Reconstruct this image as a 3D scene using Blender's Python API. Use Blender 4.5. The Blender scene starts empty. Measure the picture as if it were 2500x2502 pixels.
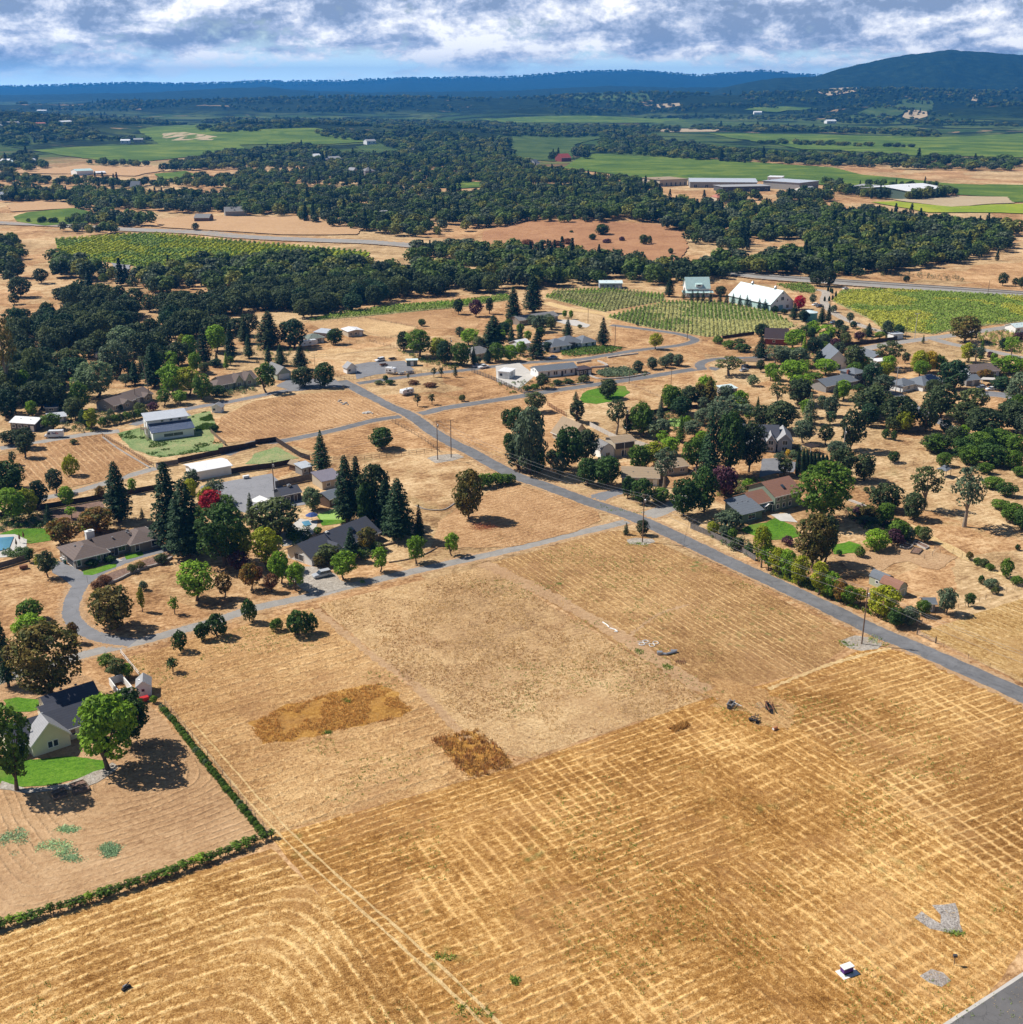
import bpy,bmesh,math,random
import numpy as np
from mathutils import Vector,Matrix
from mathutils.geometry import tessellate_polygon
random.seed(7)
rng=np.random.default_rng(7)
scene=bpy.context.scene
COL=scene.collection
R=math.radians
# ------------------------------------------------------------------ c
F_PX,CXP,CYP,HCAM=2850.0,1250.0,1251.0,120.0
PITCH=math.atan((CYP-205.0)/F_PX)
cam_d=bpy.data.cameras.new("camera")
cam_d.sensor_width=36.0
cam_d.sensor_fit='HORIZONTAL'
cam_d.lens=36.0*F_PX/2500.0
cam_d.clip_start=1.0
cam_d.clip_end=60000.0
cam=bpy.data.objects.new("camera",cam_d)
COL.objects.link(cam)
cam.location=(0,0,HCAM)
cam.rotation_euler=(math.pi/2-PITCH,0,0)
scene.camera=cam
# ------------------------------------------------------------------ l
SUN_EL,SUN_AZ=R(49),R(-73)
sun_vec=Vector((math.cos(SUN_EL)*math.sin(SUN_AZ),math.cos(SUN_EL)*math.cos(SUN_AZ),math.sin(SUN_EL)))
sl=bpy.data.lights.new("sun",'SUN')
sl.energy=5.0
sl.angle=R(0.5)
sl.color=(1.0,0.95,0.87)
sun=bpy.data.objects.new("sun",sl)
COL.objects.link(sun)
sun.rotation_euler=sun_vec.to_track_quat('Z','Y').to_euler()
world=bpy.data.worlds.new("World")
scene.world=world
world.use_nodes=True
def build_world():
 nt=world.node_tree
 N,L=nt.nodes,nt.links
 N.clear()
 out=N.new('ShaderNodeOutputWorld')
 bg=N.new('ShaderNodeBackground')
 sky=N.new('ShaderNodeTexSky')
 sky.sky_type='NISHITA'
 sky.sun_disc=False
 sky.sun_elevation=SUN_EL
 sky.sun_rotation=SUN_AZ
 sky.air_density=1.0
 sky.dust_density=0.6
 sky.ozone_density=2.5
 tc=N.new('ShaderNodeTexCoord')
 sep=N.new('ShaderNodeSeparateXYZ')
 L.new(tc.outputs['Generated'],sep.inputs[0])
 def m(op,a,b=None,c=None,clamp=False):
  n=N.new('ShaderNodeMath');n.operation=op;n.use_clamp=clamp
  for i,v in enumerate((a,b,c)):
   if v is None:continue
   if isinstance(v,(int,float)):n.inputs[i].default_value=v
   else:L.new(v,n.inputs[i])
  return n.outputs[0]
 x,y,z=sep.outputs[0],sep.outputs[1],sep.outputs[2]
 az=m('ARCTAN2',x,y)
 el=m('ARCSINE',z)
 elc=m('POWER',m('MAXIMUM',m('ADD',el,0.012),0.0),0.62)
 def noise(scale,sx,sz,detail,off,rough=0.55,dist=0.0):
  cb=N.new('ShaderNodeCombineXYZ')
  L.new(m('MULTIPLY_ADD',az,sx,off),cb.inputs[0])
  L.new(m('MULTIPLY',elc,sz),cb.inputs[1])
  cb.inputs[2].default_value=off*1.7
  n=N.new('ShaderNodeTexNoise')
  n.inputs['Scale'].default_value=scale
  n.inputs['Detail'].default_value=detail
  n.inputs['Roughness'].default_value=rough
  n.inputs['Distortion'].default_value=dist
  L.new(cb.outputs[0],n.inputs['Vector'])
  return n.outputs['Fac']
 def ramp(f,stops):
  r=N.new('ShaderNodeValToRGB')
  cr=r.color_ramp
  while len(cr.elements)<len(stops):cr.elements.new(0.5)
  for e,(p,c)in zip(cr.elements,stops):
   e.position=p;e.color=c if len(c)==4 else(*c,1)
  L.new(f,r.inputs[0])
  return r.outputs[0]
 big=noise(1.0,9.0,15.0,3,3.1,0.5,0.3)
 mid=noise(1.0,36.0,36.0,6,5.3,0.55,0.3)
 fine=noise(1.0,170.0,120.0,5,9.7,0.6,0.2)
 shade=noise(1.0,17.0,24.0,5,21.3,0.55,0.4)
 rise=m('MINIMUM',m('MAXIMUM',m('MULTIPLY',m('SUBTRACT',el,0.013),5.0),-0.07),0.10)
 body=m('ADD',m('MULTIPLY',big,0.56),m('ADD',m('MULTIPLY',mid,0.30),m('MULTIPLY',fine,0.14)))
 cover=m('ADD',body,rise)
 cover=m('SUBTRACT',cover,m('MULTIPLY',m('SUBTRACT',el,0.078),5.0,clamp=True))
 mask=ramp(cover,[(0.445,(0,0,0)),(0.53,(1,1,1))])
 lowfade=m('MULTIPLY',m('SUBTRACT',el,0.004),60.0,clamp=True)
 mask2=m('MULTIPLY',mask,m('MULTIPLY_ADD',lowfade,0.75,0.25))
 sh=m('ADD',m('MULTIPLY',shade,0.60),m('ADD',m('MULTIPLY',mid,0.22),m('MULTIPLY',fine,0.18)))
 sh=m('SUBTRACT',sh,m('MULTIPLY',rise,0.45))
 ccol=ramp(sh,[(0.39,(4.6,6.0,8.8)),(0.44,(7.8,9.2,12.2)),(0.485,(12.8,13.6,15.6)),(0.55,(21.0,20.8,20.6))])
 sc_=N.new('ShaderNodeVectorMath');sc_.operation='SCALE'
 L.new(sky.outputs[0],sc_.inputs[0]);sc_.inputs['Scale'].default_value=1.0
 mix=N.new('ShaderNodeMix');mix.data_type='RGBA'
 L.new(mask2,mix.inputs['Factor'])
 lowg=m('POWER',m('SUBTRACT',1.0,m('MULTIPLY',m('ABSOLUTE',el),13.0,clamp=True),clamp=True),2.0)
 pale=N.new('ShaderNodeMix');pale.data_type='RGBA'
 L.new(m('MULTIPLY',lowg,0.85),pale.inputs['Factor']);L.new(sc_.outputs[0],pale.inputs['A']);pale.inputs['B'].default_value=(24.0,33.0,38.0,1)
 L.new(pale.outputs['Result'],mix.inputs['A']);L.new(ccol,mix.inputs['B'])
 L.new(mix.outputs['Result'],bg.inputs[0])
 bg.inputs[1].default_value=0.05
 L.new(bg.outputs[0],out.inputs[0])
build_world()
vs=scene.view_settings
scene.display_settings.display_device='sRGB'
vs.view_transform='Standard'
vs.look='None'
vs.exposure=0.36
vs.gamma=1.0
vs.use_curve_mapping=False
scene.cycles.max_bounces=5
scene.cycles.diffuse_bounces=2
scene.cycles.glossy_bounces=2
scene.cycles.transmission_bounces=3
scene.cycles.transparent_max_bounces=8
scene.cycles.volume_bounces=0
scene.cycles.use_denoising=True
# ------------------------------------------------------------------ t
def _hash(ix,iy,seed):
 n=(ix.astype(np.int64)*374761393+iy.astype(np.int64)*668265263+seed*974711)&0x7fffffff
 n=((n^(n>>13))*1274126177)&0x7fffffff
 n=(n^(n>>16))&0x7fffffff
 return n/float(0x7fffffff)
def vnoise(x,y,seed=0):
 ix,iy=np.floor(x),np.floor(y)
 fx,fy=x-ix,y-iy
 fx=fx*fx*(3-2*fx);fy=fy*fy*(3-2*fy)
 a=_hash(ix,iy,seed);b=_hash(ix+1,iy,seed)
 c=_hash(ix,iy+1,seed);d=_hash(ix+1,iy+1,seed)
 return(a+(b-a)*fx)*(1-fy)+(c+(d-c)*fx)*fy
def fbm(x,y,octv=4,seed=0):
 s,a,t=0,1.0,0
 for i in range(octv):
  s=s+a*vnoise(x,y,seed+i*17);t+=a
  x=x*2.03+11.7;y=y*2.03+5.3;a*=0.5
 return s/t
def top_height(D,ypx):
 return HCAM+D*np.tan(np.arctan((CYP-ypx)/F_PX)-PITCH)
RIDGES=[(15500,2600,[(-1500,214),(0,213),(150,209),(310,204),(480,206),(620,200),(830,198),(1000,192),(1250,189),(1400,178),(1530,174),(1640,181),(1705,187),(1860,175),(1990,186),(2300,186),(4000,186)]),(9200,1300,[(-1500,236),(0,234),(250,228),(380,226),(560,214),(650,213),(760,222),(900,226),(1250,221),(1480,210),(1640,214),(1800,212),(1900,210),(2500,212),(4000,212)]),(7600,900,[(-1500,262),(1640,262),(1760,216),(1830,200),(1900,190),(1990,187),(2040,170),(2090,159),(2160,144),(2210,136),(2310,123),(2390,129),(2460,134),(2500,137),(2800,150),(4000,160)]),(5400,520,[(-1500,262),(0,256),(200,252),(420,249),(560,246),(800,238),(1250,241),(1380,236),(1580,228),(1770,232),(1960,226),(2150,218),(2260,220),(2500,230),(4000,232)]),]
HILLS=[(-560,2950,30,330,420),(-150,2850,22,160,260),(-1350,3000,48,420,520),(-2100,3400,62,700,700),(75,1085,7,90,70),(-160,1085,3.5,120,60),(1300,4450,42,260,260),(1720,4300,50,320,260),(850,4700,40,330,240),(2300,4500,60,400,300),(130,4600,38,300,220),(-900,5000,40,500,260),]
def terr(x,y):
 x=np.asarray(x,float);y=np.asarray(y,float)
 h=np.zeros_like(x)
 ypos=np.maximum(y,50.0)
 u=CXP+x/ypos*math.hypot(F_PX,CYP-205.0)
 for k,(D,W,prof)in enumerate(RIDGES):
  px=[p[0]for p in prof];py=[p[1]for p in prof]
  wob=(fbm(x/900.0,y*0+k,3,40+k)-0.5)*W*0.8
  t=np.interp(u,px,py)
  hh=np.maximum(top_height(D,t),0)
  g=np.exp(-((y-D-wob)/W)**2)
  rough=1+(fbm(x/420.0,y/420.0,4,60+k)-0.5)*0.55*(1-g)
  h=np.maximum(h,hh*g*rough)
 for(cx,cy,hz,sx,sy)in HILLS:
  h=np.maximum(h,hz*np.exp(-((x-cx)/sx)**2-((y-cy)/sy)**2))
 far=np.clip((y-1500)/1500,0,1)
 h=h+(fbm(x/260.0,y/260.0,3,5)-0.5)*6.0*far
 roll=np.clip((y-850)/300,0,1)
 h=h+(fbm(x/90.0,y/90.0,3,9)-0.4)*2.0*roll*(1-far)
 return h-0.0
def TP(tile,zx,zy):
 x0,y0,s=TILES[tile]
 return(x0+zx*s,y0+zy*s)
SA,SB,SG,SS=625/1930,700/1930,800/1930,1250/1930
TILES={'A1':(0,600,SA),'A2':(625,600,SA),'A3':(1250,600,SA),'A4':(1875,600,SA),'C1':(0,1050,SA),'C2':(625,1050,SA),'C3':(1250,1050,SA),'C4':(1875,1050,SA),'F1':(0,350,SB),'F2':(600,350,SB),'F3':(1200,350,SB),'F4':(1800,350,SB),'B1':(0,1500,SB),'B2':(550,1500,SB),'B3':(1200,1500,SB),'B4':(1800,1500,SB),'G1':(0,1950,SG),'G2':(800,1950,SG),'G3':(1700,1950,SG),'S1':(0,0,SS),'S2':(1250,0,SS),'O':(0,0,2500/1930),'P':(0,0,1.0)}
cP,sP=math.cos(PITCH),math.sin(PITCH)
def ray(px,py):
 a,b=(px-CXP)/F_PX,(CYP-py)/F_PX
 return np.array([a,cP+b*sP,-sP+b*cP])
def G(px,py):
 """Ground point (x, y, z) where the sight line of a photo point meets the land."""
 d=ray(px,py)
 if d[2]>-1e-4:d[2]=-1e-4
 t=HCAM/-d[2]
 if d[1]*t<820:
  return(d[0]*t,d[1]*t,0.0)
 ts=np.geomspace(400,30000,1500)
 z=HCAM+d[2]*ts
 hh=terr(d[0]*ts,d[1]*ts)
 k=np.argmax(z<=hh)
 if z[k]>hh[k]:k=len(ts)-1
 if k>0:
  z0,z1=z[k-1]-hh[k-1],z[k]-hh[k]
  f=z0/(z0-z1)if z0!=z1 else 0
  t=ts[k-1]+(ts[k]-ts[k-1])*f
 else:
  t=ts[0]
 x,y=d[0]*t,d[1]*t
 return(x,y,float(terr(x,y)))
def T(tile,zx,zy):
 return G(*TP(tile,zx,zy))
def Tz(tile,pts):
 return[T(tile,*p)for p in pts]
def height_at(g,py):
 """Height above the ground point g that the photo row py shows."""
 d=ray(CXP,py)
 return HCAM+g[1]/d[1]*d[2]-g[2]
def mpp(g):
 """Metres per full-size photo pixel at ground point g."""
 return(g[1]*cP+(HCAM-g[2])*sP)/F_PX
# ------------------------------------------------------------------ m
class MB:
 def __init__(s):
  s.v,s.f,s.c=[],[],[]
 def quad(s,a,b,c,d):
  n=len(s.v);s.v+=[a,b,c,d];s.f.append((n,n+1,n+2,n+3))
 def poly(s,pts):
  n=len(s.v);s.v+=pts;s.f.append(tuple(range(n,n+len(pts))))
 def box(s,c,size,rz=0.0,bev=0.0):
  """box standing on z=c[2]"""
  x,y,z=c;lx,ly,lz=size[0]/2,size[1]/2,size[2]
  co,si=math.cos(rz),math.sin(rz)
  n=len(s.v)
  for dz in(0,lz):
   for dx,dy in((-lx,-ly),(lx,-ly),(lx,ly),(-lx,ly)):
    s.v.append((x+dx*co-dy*si,y+dx*si+dy*co,z+dz))
  s.f+=[(n+3,n+2,n+1,n),(n+4,n+5,n+6,n+7)]
  for i in range(4):
   j=(i+1)%4
   s.f.append((n+i,n+j,n+4+j,n+4+i))
 def bar(s,a,b,r,r2=None,seg=6):
  a,b=Vector(a),Vector(b);r2=r if r2 is None else r2
  d=(b-a)
  if d.length<1e-6:return
  d.normalize()
  u=d.orthogonal().normalized();w=d.cross(u)
  n=len(s.v)
  for p,q in((a,r),(b,r2)):
   for i in range(seg):
    t=2*math.pi*i/seg
    s.v.append(tuple(p+u*(q*math.cos(t))+w*(q*math.sin(t))))
  for i in range(seg):
   j=(i+1)%seg
   s.f.append((n+i,n+j,n+seg+j,n+seg+i))
  s.f.append(tuple(range(n+seg-1,n-1,-1)))
  s.f.append(tuple(range(n+seg,n+2*seg)))
 def prism(s,pts,z0,z1):
  k=len(pts);n=len(s.v)
  s.v+=[(p[0],p[1],z0)for p in pts]+[(p[0],p[1],z1)for p in pts]
  s.f.append(tuple(range(n+k-1,n-1,-1)));s.f.append(tuple(range(n+k,n+2*k)))
  for i in range(k):
   j=(i+1)%k
   s.f.append((n+i,n+j,n+k+j,n+k+i))
 def lathe(s,c,prof,seg=16):
  n=len(s.v)
  for(r,z)in prof:
   for i in range(seg):
    t=2*math.pi*i/seg
    s.v.append((c[0]+r*math.cos(t),c[1]+r*math.sin(t),c[2]+z))
  for k in range(len(prof)-1):
   for i in range(seg):
    j=(i+1)%seg
    s.f.append((n+k*seg+i,n+k*seg+j,n+(k+1)*seg+j,n+(k+1)*seg+i))
  s.f.append(tuple(range(n+seg-1,n-1,-1)))
  s.f.append(tuple(range(n+(len(prof)-1)*seg,n+len(prof)*seg)))
 def build(s,name,mat=None,parent=None,loc=None,smooth=False):
  me=bpy.data.meshes.new(name)
  me.from_pydata([tuple(map(float,p))for p in s.v],[],s.f)
  me.update()
  if smooth:
   me.polygons.foreach_set('use_smooth',[True]*len(me.polygons))
  o=bpy.data.objects.new(name,me)
  COL.objects.link(o)
  if mat:me.materials.append(mat)
  if parent:o.parent=parent
  if loc:o.location=loc
  return o
def tag(o,label=None,cat=None,group=None,kind=None):
 if label:o['label']=label
 if cat:o['category']=cat
 if group:o['group']=group
 if kind:o['kind']=kind
 return o
def empty(name,loc=(0,0,0),rz=0.0,label=None,cat=None,group=None):
 o=bpy.data.objects.new(name,None)
 COL.objects.link(o)
 o.location=loc;o.rotation_euler=(0,0,rz)
 return tag(o,label,cat,group)
# ------------------------------------------------------------------ m
class NT:
 def __init__(s,name):
  s.m=bpy.data.materials.new(name);s.m.use_nodes=True
  s.t=s.m.node_tree;s.N=s.t.nodes;s.L=s.t.links
  s.b=s.N['Principled BSDF']
  s.b.inputs['Specular IOR Level'].default_value=0.25
  s.pos=None
 def P(s):
  if not s.pos:
   n=s.N.new('ShaderNodeNewGeometry');s.pos=n.outputs['Position']
  return s.pos
 def obj(s):
  return s.N.new('ShaderNodeTexCoord').outputs['Object']
 def put(s,sock,v):
  if v is None:return
  if isinstance(v,(int,float)):sock.default_value=v
  elif isinstance(v,(tuple,list)):
   sock.default_value=tuple(v)if len(v)==len(sock.default_value)else(*v,1)
  else:s.L.new(v,sock)
 def math(s,op,a,b=None,c=None,clamp=False):
  n=s.N.new('ShaderNodeMath');n.operation=op;n.use_clamp=clamp
  for i,v in enumerate((a,b,c)):s.put(n.inputs[i],v)
  return n.outputs[0]
 def vmath(s,op,a,b=None):
  n=s.N.new('ShaderNodeVectorMath');n.operation=op
  s.put(n.inputs[0],a)
  if b is not None:
   s.put(n.inputs['Scale' if op=='SCALE' else 1],b)
  return n.outputs[0]if op not in('LENGTH','DOT_PRODUCT')else n.outputs['Value']
 def mapping(s,v,loc=(0,0,0),rot=(0,0,0),sc=(1,1,1)):
  n=s.N.new('ShaderNodeMapping')
  s.L.new(v,n.inputs[0])
  n.inputs['Location'].default_value=loc;n.inputs['Rotation'].default_value=rot;n.inputs['Scale'].default_value=sc
  return n.outputs[0]
 def noise(s,scale,detail=4,rough=0.55,v=None,dist=0.0,col=False):
  n=s.N.new('ShaderNodeTexNoise')
  s.L.new(v if v is not None else s.P(),n.inputs['Vector'])
  n.inputs['Scale'].default_value=scale;n.inputs['Detail'].default_value=detail
  n.inputs['Roughness'].default_value=rough;n.inputs['Distortion'].default_value=dist
  return n.outputs['Color' if col else 'Fac']
 def ramp(s,f,stops,interp='LINEAR'):
  r=s.N.new('ShaderNodeValToRGB');cr=r.color_ramp;cr.interpolation=interp
  while len(cr.elements)<len(stops):cr.elements.new(0.5)
  for e,(p,c)in zip(cr.elements,stops):
   e.position=p
   e.color=(c,c,c,1)if isinstance(c,(int,float))else(*c,1)
  s.put(r.inputs[0],f)
  return r.outputs[0]
 def mix(s,f,a,b,mode='MIX'):
  n=s.N.new('ShaderNodeMix');n.data_type='RGBA';n.blend_type=mode
  s.put(n.inputs['Factor'],f)
  s.put(n.inputs['A'],a);s.put(n.inputs['B'],b)
  return n.outputs['Result']
 def bump(s,h,strength=0.5,dist=0.1):
  n=s.N.new('ShaderNodeBump')
  s.put(n.inputs['Height'],h)
  n.inputs['Strength'].default_value=strength;n.inputs['Distance'].default_value=dist
  s.L.new(n.outputs[0],s.b.inputs['Normal'])
 def out(s,col,rough=0.9,spec=None):
  s.put(s.b.inputs['Base Color'],col);s.put(s.b.inputs['Roughness'],rough)
  if spec is not None:s.b.inputs['Specular IOR Level'].default_value=spec
  return s.m
MATS={}
def plain(name,col,rough=0.8,var=0.15,scale=0.6,spec=0.25,metal=0.0):
 """painted / built surface with slight weathering"""
 if name in MATS:return MATS[name]
 t=NT(name)
 f=t.noise(scale,5,0.65,t.obj())
 lo=tuple(c*(1-var)for c in col);hi=tuple(min(1,c*(1+var*0.6))for c in col)
 c=t.ramp(f,[(0.3,lo),(0.7,hi)])
 m=t.out(c,rough,spec)
 t.b.inputs['Metallic'].default_value=metal
 MATS[name]=m
 return m
def shingle(name,col):
 if name in MATS:return MATS[name]
 t=NT(name)
 v=t.obj()
 f=t.noise(1.1,6,0.7,v)
 g=t.noise(9,2,0.6,v)
 a=t.mix(f,tuple(c*0.72 for c in col),tuple(c*1.25 for c in col))
 a=t.mix(t.ramp(g,[(0.35,0.0),(0.65,0.35)]),a,tuple(c*0.6 for c in col))
 w=t.N.new('ShaderNodeTexWave');w.bands_direction='Z'
 t.L.new(v,w.inputs[0]);w.inputs['Scale'].default_value=1.1;w.inputs['Distortion'].default_value=0.4
 a=t.mix(t.math('MULTIPLY',w.outputs['Fac'],0.22),a,tuple(c*0.45 for c in col))
 t.bump(g,0.4,0.03)
 MATS[name]=t.out(a,0.85,0.2)
 return MATS[name]
def seam_metal(name,col,rough=0.4,axis='X'):
 if name in MATS:return MATS[name]
 t=NT(name)
 v=t.obj()
 w=t.N.new('ShaderNodeTexWave');w.bands_direction=axis
 t.L.new(v,w.inputs[0]);w.inputs['Scale'].default_value=1.6;w.inputs['Distortion'].default_value=0
 f=t.ramp(w.outputs['Fac'],[(0.85,0.0),(0.97,1.0)])
 n=t.noise(0.5,5,0.6,v)
 a=t.mix(n,tuple(c*0.86 for c in col),tuple(min(1,c*1.08)for c in col))
 a=t.mix(t.math('MULTIPLY',f,0.35),a,tuple(c*0.6 for c in col))
 t.bump(f,0.5,0.05)
 MATS[name]=t.out(a,rough,0.4)
 return MATS[name]
def siding(name,col,vertical=False):
 if name in MATS:return MATS[name]
 t=NT(name)
 v=t.obj()
 w=t.N.new('ShaderNodeTexWave');w.bands_direction='X' if vertical else 'Z'
 w.wave_profile='SAW'
 t.L.new(v,w.inputs[0]);w.inputs['Scale'].default_value=1.0 if vertical else 1.6
 n=t.noise(0.7,5,0.6,v)
 a=t.mix(n,tuple(c*0.85 for c in col),tuple(min(1,c*1.06)for c in col))
 a=t.mix(t.ramp(w.outputs['Fac'],[(0.0,0.35),(0.12,0.0)]),a,tuple(c*0.5 for c in col))
 MATS[name]=t.out(a,0.7,0.25)
 return MATS[name]
def m_glass():
 if 'window_glass' in MATS:return MATS['window_glass']
 t=NT('window_glass')
 n=t.noise(0.35,2,0.5,t.obj())
 c=t.ramp(n,[(0.35,(0.012,0.018,0.025)),(0.65,(0.05,0.07,0.09))])
 m=t.out(c,0.06,0.6)
 MATS['window_glass']=m
 return m
# ------------------------------------------------------------------ g
ROT=R(32.4)
def earth_mat(name,dark,mid,light,rows=0.0,rot=ROT,period=2.4,grain=1.0,green=0.0,wiggle=0.55,sdf=None,cross=0.0,bump=0.5,blotch=1.0,clump=0.5):
 """dry grass, mown straw and dirt; rows = strength of the mowing rows; sdf = (cx, cy, hx, hy, radius) for rows that loop round a field"""
 if name in MATS:return MATS[name]
 t=NT(name)
 P=t.P()
 warp=t.noise(0.09,3,0.6,col=True)
 warp2=t.noise(0.7,2,0.6,col=True)
 Pw=t.vmath('ADD',P,t.vmath('SCALE',t.vmath('SUBTRACT',warp,(0.5,0.5,0.5)),wiggle*2.4))
 Pw=t.vmath('ADD',Pw,t.vmath('SCALE',t.vmath('SUBTRACT',warp2,(0.5,0.5,0.5)),wiggle*0.55))
 big=t.noise(0.022,4,0.6,dist=0.6)
 medn=t.noise(0.16,5,0.65,dist=0.3)
 fine=t.noise(1.1,6,0.7)
 vfine=t.noise(4.5,4,0.7)
 Pr=t.mapping(Pw,rot=(0,0,-rot))
 Ps=t.mapping(Pr,sc=(0.32,1.5,1))
 streak=t.noise(1.0,5,0.65,Ps)
 base=t.math('ADD',t.math('MULTIPLY_ADD',t.math('SUBTRACT',fine,0.5),0.75,0.20),t.math('MULTIPLY_ADD',t.math('SUBTRACT',vfine,0.5),0.75*grain,0.17))
 base=t.math('ADD',base,t.math('MULTIPLY_ADD',t.math('SUBTRACT',streak,0.5),0.40,0.11))
 base=t.math('ADD',base,t.math('MULTIPLY',t.math('SUBTRACT',medn,0.5),0.42*blotch))
 base=t.math('ADD',base,t.math('MULTIPLY',t.math('SUBTRACT',big,0.5),0.55*blotch))
 ridge=None
 if rows>0:
  sp=t.N.new('ShaderNodeSeparateXYZ')
  if sdf:
   cx,cy,hx,hy,rad=sdf
   Pc=t.vmath('SUBTRACT',Pw,(cx,cy,0))
   Pc=t.mapping(Pc,rot=(0,0,-rot))
   t.L.new(t.vmath('ABSOLUTE',Pc),sp.inputs[0])
   qx=t.math('SUBTRACT',sp.outputs[0],hx-rad);qy=t.math('SUBTRACT',sp.outputs[1],hy-rad)
   ox=t.math('MAXIMUM',qx,0.0);oy=t.math('MAXIMUM',qy,0.0)
   ln=t.math('SQRT',t.math('ADD',t.math('MULTIPLY',ox,ox),t.math('MULTIPLY',oy,oy)))
   df=t.math('SUBTRACT',qx,qy)
   s=t.math('MULTIPLY',t.math('ADD',t.math('ADD',qx,qy),t.math('SQRT',t.math('MULTIPLY_ADD',df,df,45.0))),0.5)
  else:
   t.L.new(Pr,sp.inputs[0]);s=sp.outputs[1]
  w=t.math('SINE',t.math('MULTIPLY',s,2*math.pi/period))
  w=t.math('MULTIPLY_ADD',w,0.5,0.5)
  ridge=t.math('POWER',w,5.0)
  brk=t.ramp(t.noise(0.035,4,0.65,dist=0.6),[(0.38,0.30),(0.60,1.0)])
  brk2=t.ramp(t.noise(0.55,4,0.75),[(0.36,0.10),(0.60,1.0)])
  ridge=t.math('MULTIPLY',ridge,t.math('MULTIPLY',brk,brk2))
  base=t.math('ADD',base,t.math('MULTIPLY',t.math('SUBTRACT',ridge,0.12),rows))
  if cross>0:
   sp2=t.N.new('ShaderNodeSeparateXYZ');t.L.new(Pr,sp2.inputs[0])
   w2=t.math('MULTIPLY_ADD',t.math('SINE',t.math('MULTIPLY',sp2.outputs[0],2*math.pi/(period*1.37))),0.5,0.5)
   w2=t.math('POWER',w2,7.0)
   w2=t.math('MULTIPLY',w2,t.ramp(t.noise(0.045,3,0.6,dist=0.5),[(0.46,0.0),(0.6,1.0)]))
   base=t.math('ADD',base,t.math('MULTIPLY',w2,cross))
 col=t.ramp(base,[(0.24,dark),(0.45,mid),(0.70,light)])
 fl=t.ramp(t.noise(1.9,4,0.8,dist=0.5),[(0.36,0.75),(0.47,0.0)])
 col=t.mix(t.math('MULTIPLY',fl,min(1.0,0.75*grain)),col,tuple(c*0.8 for c in dark))
 dirt=t.ramp(t.noise(0.055,5,0.7,dist=0.8),[(0.50,0.0),(0.68,0.55)])
 col=t.mix(dirt,col,tuple(0.55*m_+0.45*d_ for m_,d_ in zip(mid,(0.34,0.185,0.10))))
 if clump:
  vor=t.N.new('ShaderNodeTexVoronoi');vor.inputs['Scale'].default_value=0.75
  t.L.new(Pw,vor.inputs['Vector'])
  sel=t.ramp(t.noise(0.12,4,0.7),[(0.55,0.0),(0.66,1.0)])
  spot=t.math('MULTIPLY',t.ramp(vor.outputs['Distance'],[(0.12,1.0),(0.36,0.0)]),sel)
  col=t.mix(t.math('MULTIPLY',spot,clump),col,tuple(c*0.55 for c in dark))
 if green>0:
  vor=t.N.new('ShaderNodeTexVoronoi');vor.inputs['Scale'].default_value=0.5
  t.L.new(Pw,vor.inputs['Vector'])
  gsel=t.ramp(t.noise(0.05,5,0.75,dist=0.6),[(0.54,0.0),(0.66,1.0)])
  gs=t.math('MULTIPLY',t.ramp(vor.outputs['Distance'],[(0.15,1.0),(0.5,0.0)]),gsel)
  col=t.mix(t.math('MULTIPLY',gs,green),col,(0.10,0.15,0.035))
 h=t.math('ADD',t.math('MULTIPLY',fine,0.6),t.math('MULTIPLY',vfine,0.45))
 if ridge is not None:h=t.math('ADD',h,t.math('MULTIPLY',ridge,0.6))
 t.bump(h,min(1.0,bump*1.5),0.55)
 MATS[name]=t.out(col,0.95,0.1)
 return MATS[name]
STRAW_D,STRAW_M,STRAW_L=(0.165,0.068,0.013),(0.41,0.205,0.055),(0.86,0.54,0.215)
DIRT_D,DIRT_M,DIRT_L=(0.17,0.085,0.036),(0.41,0.230,0.105),(0.66,0.43,0.23)
PALE_D,PALE_M,PALE_L=(0.25,0.145,0.072),(0.56,0.355,0.170),(0.84,0.61,0.33)
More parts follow.
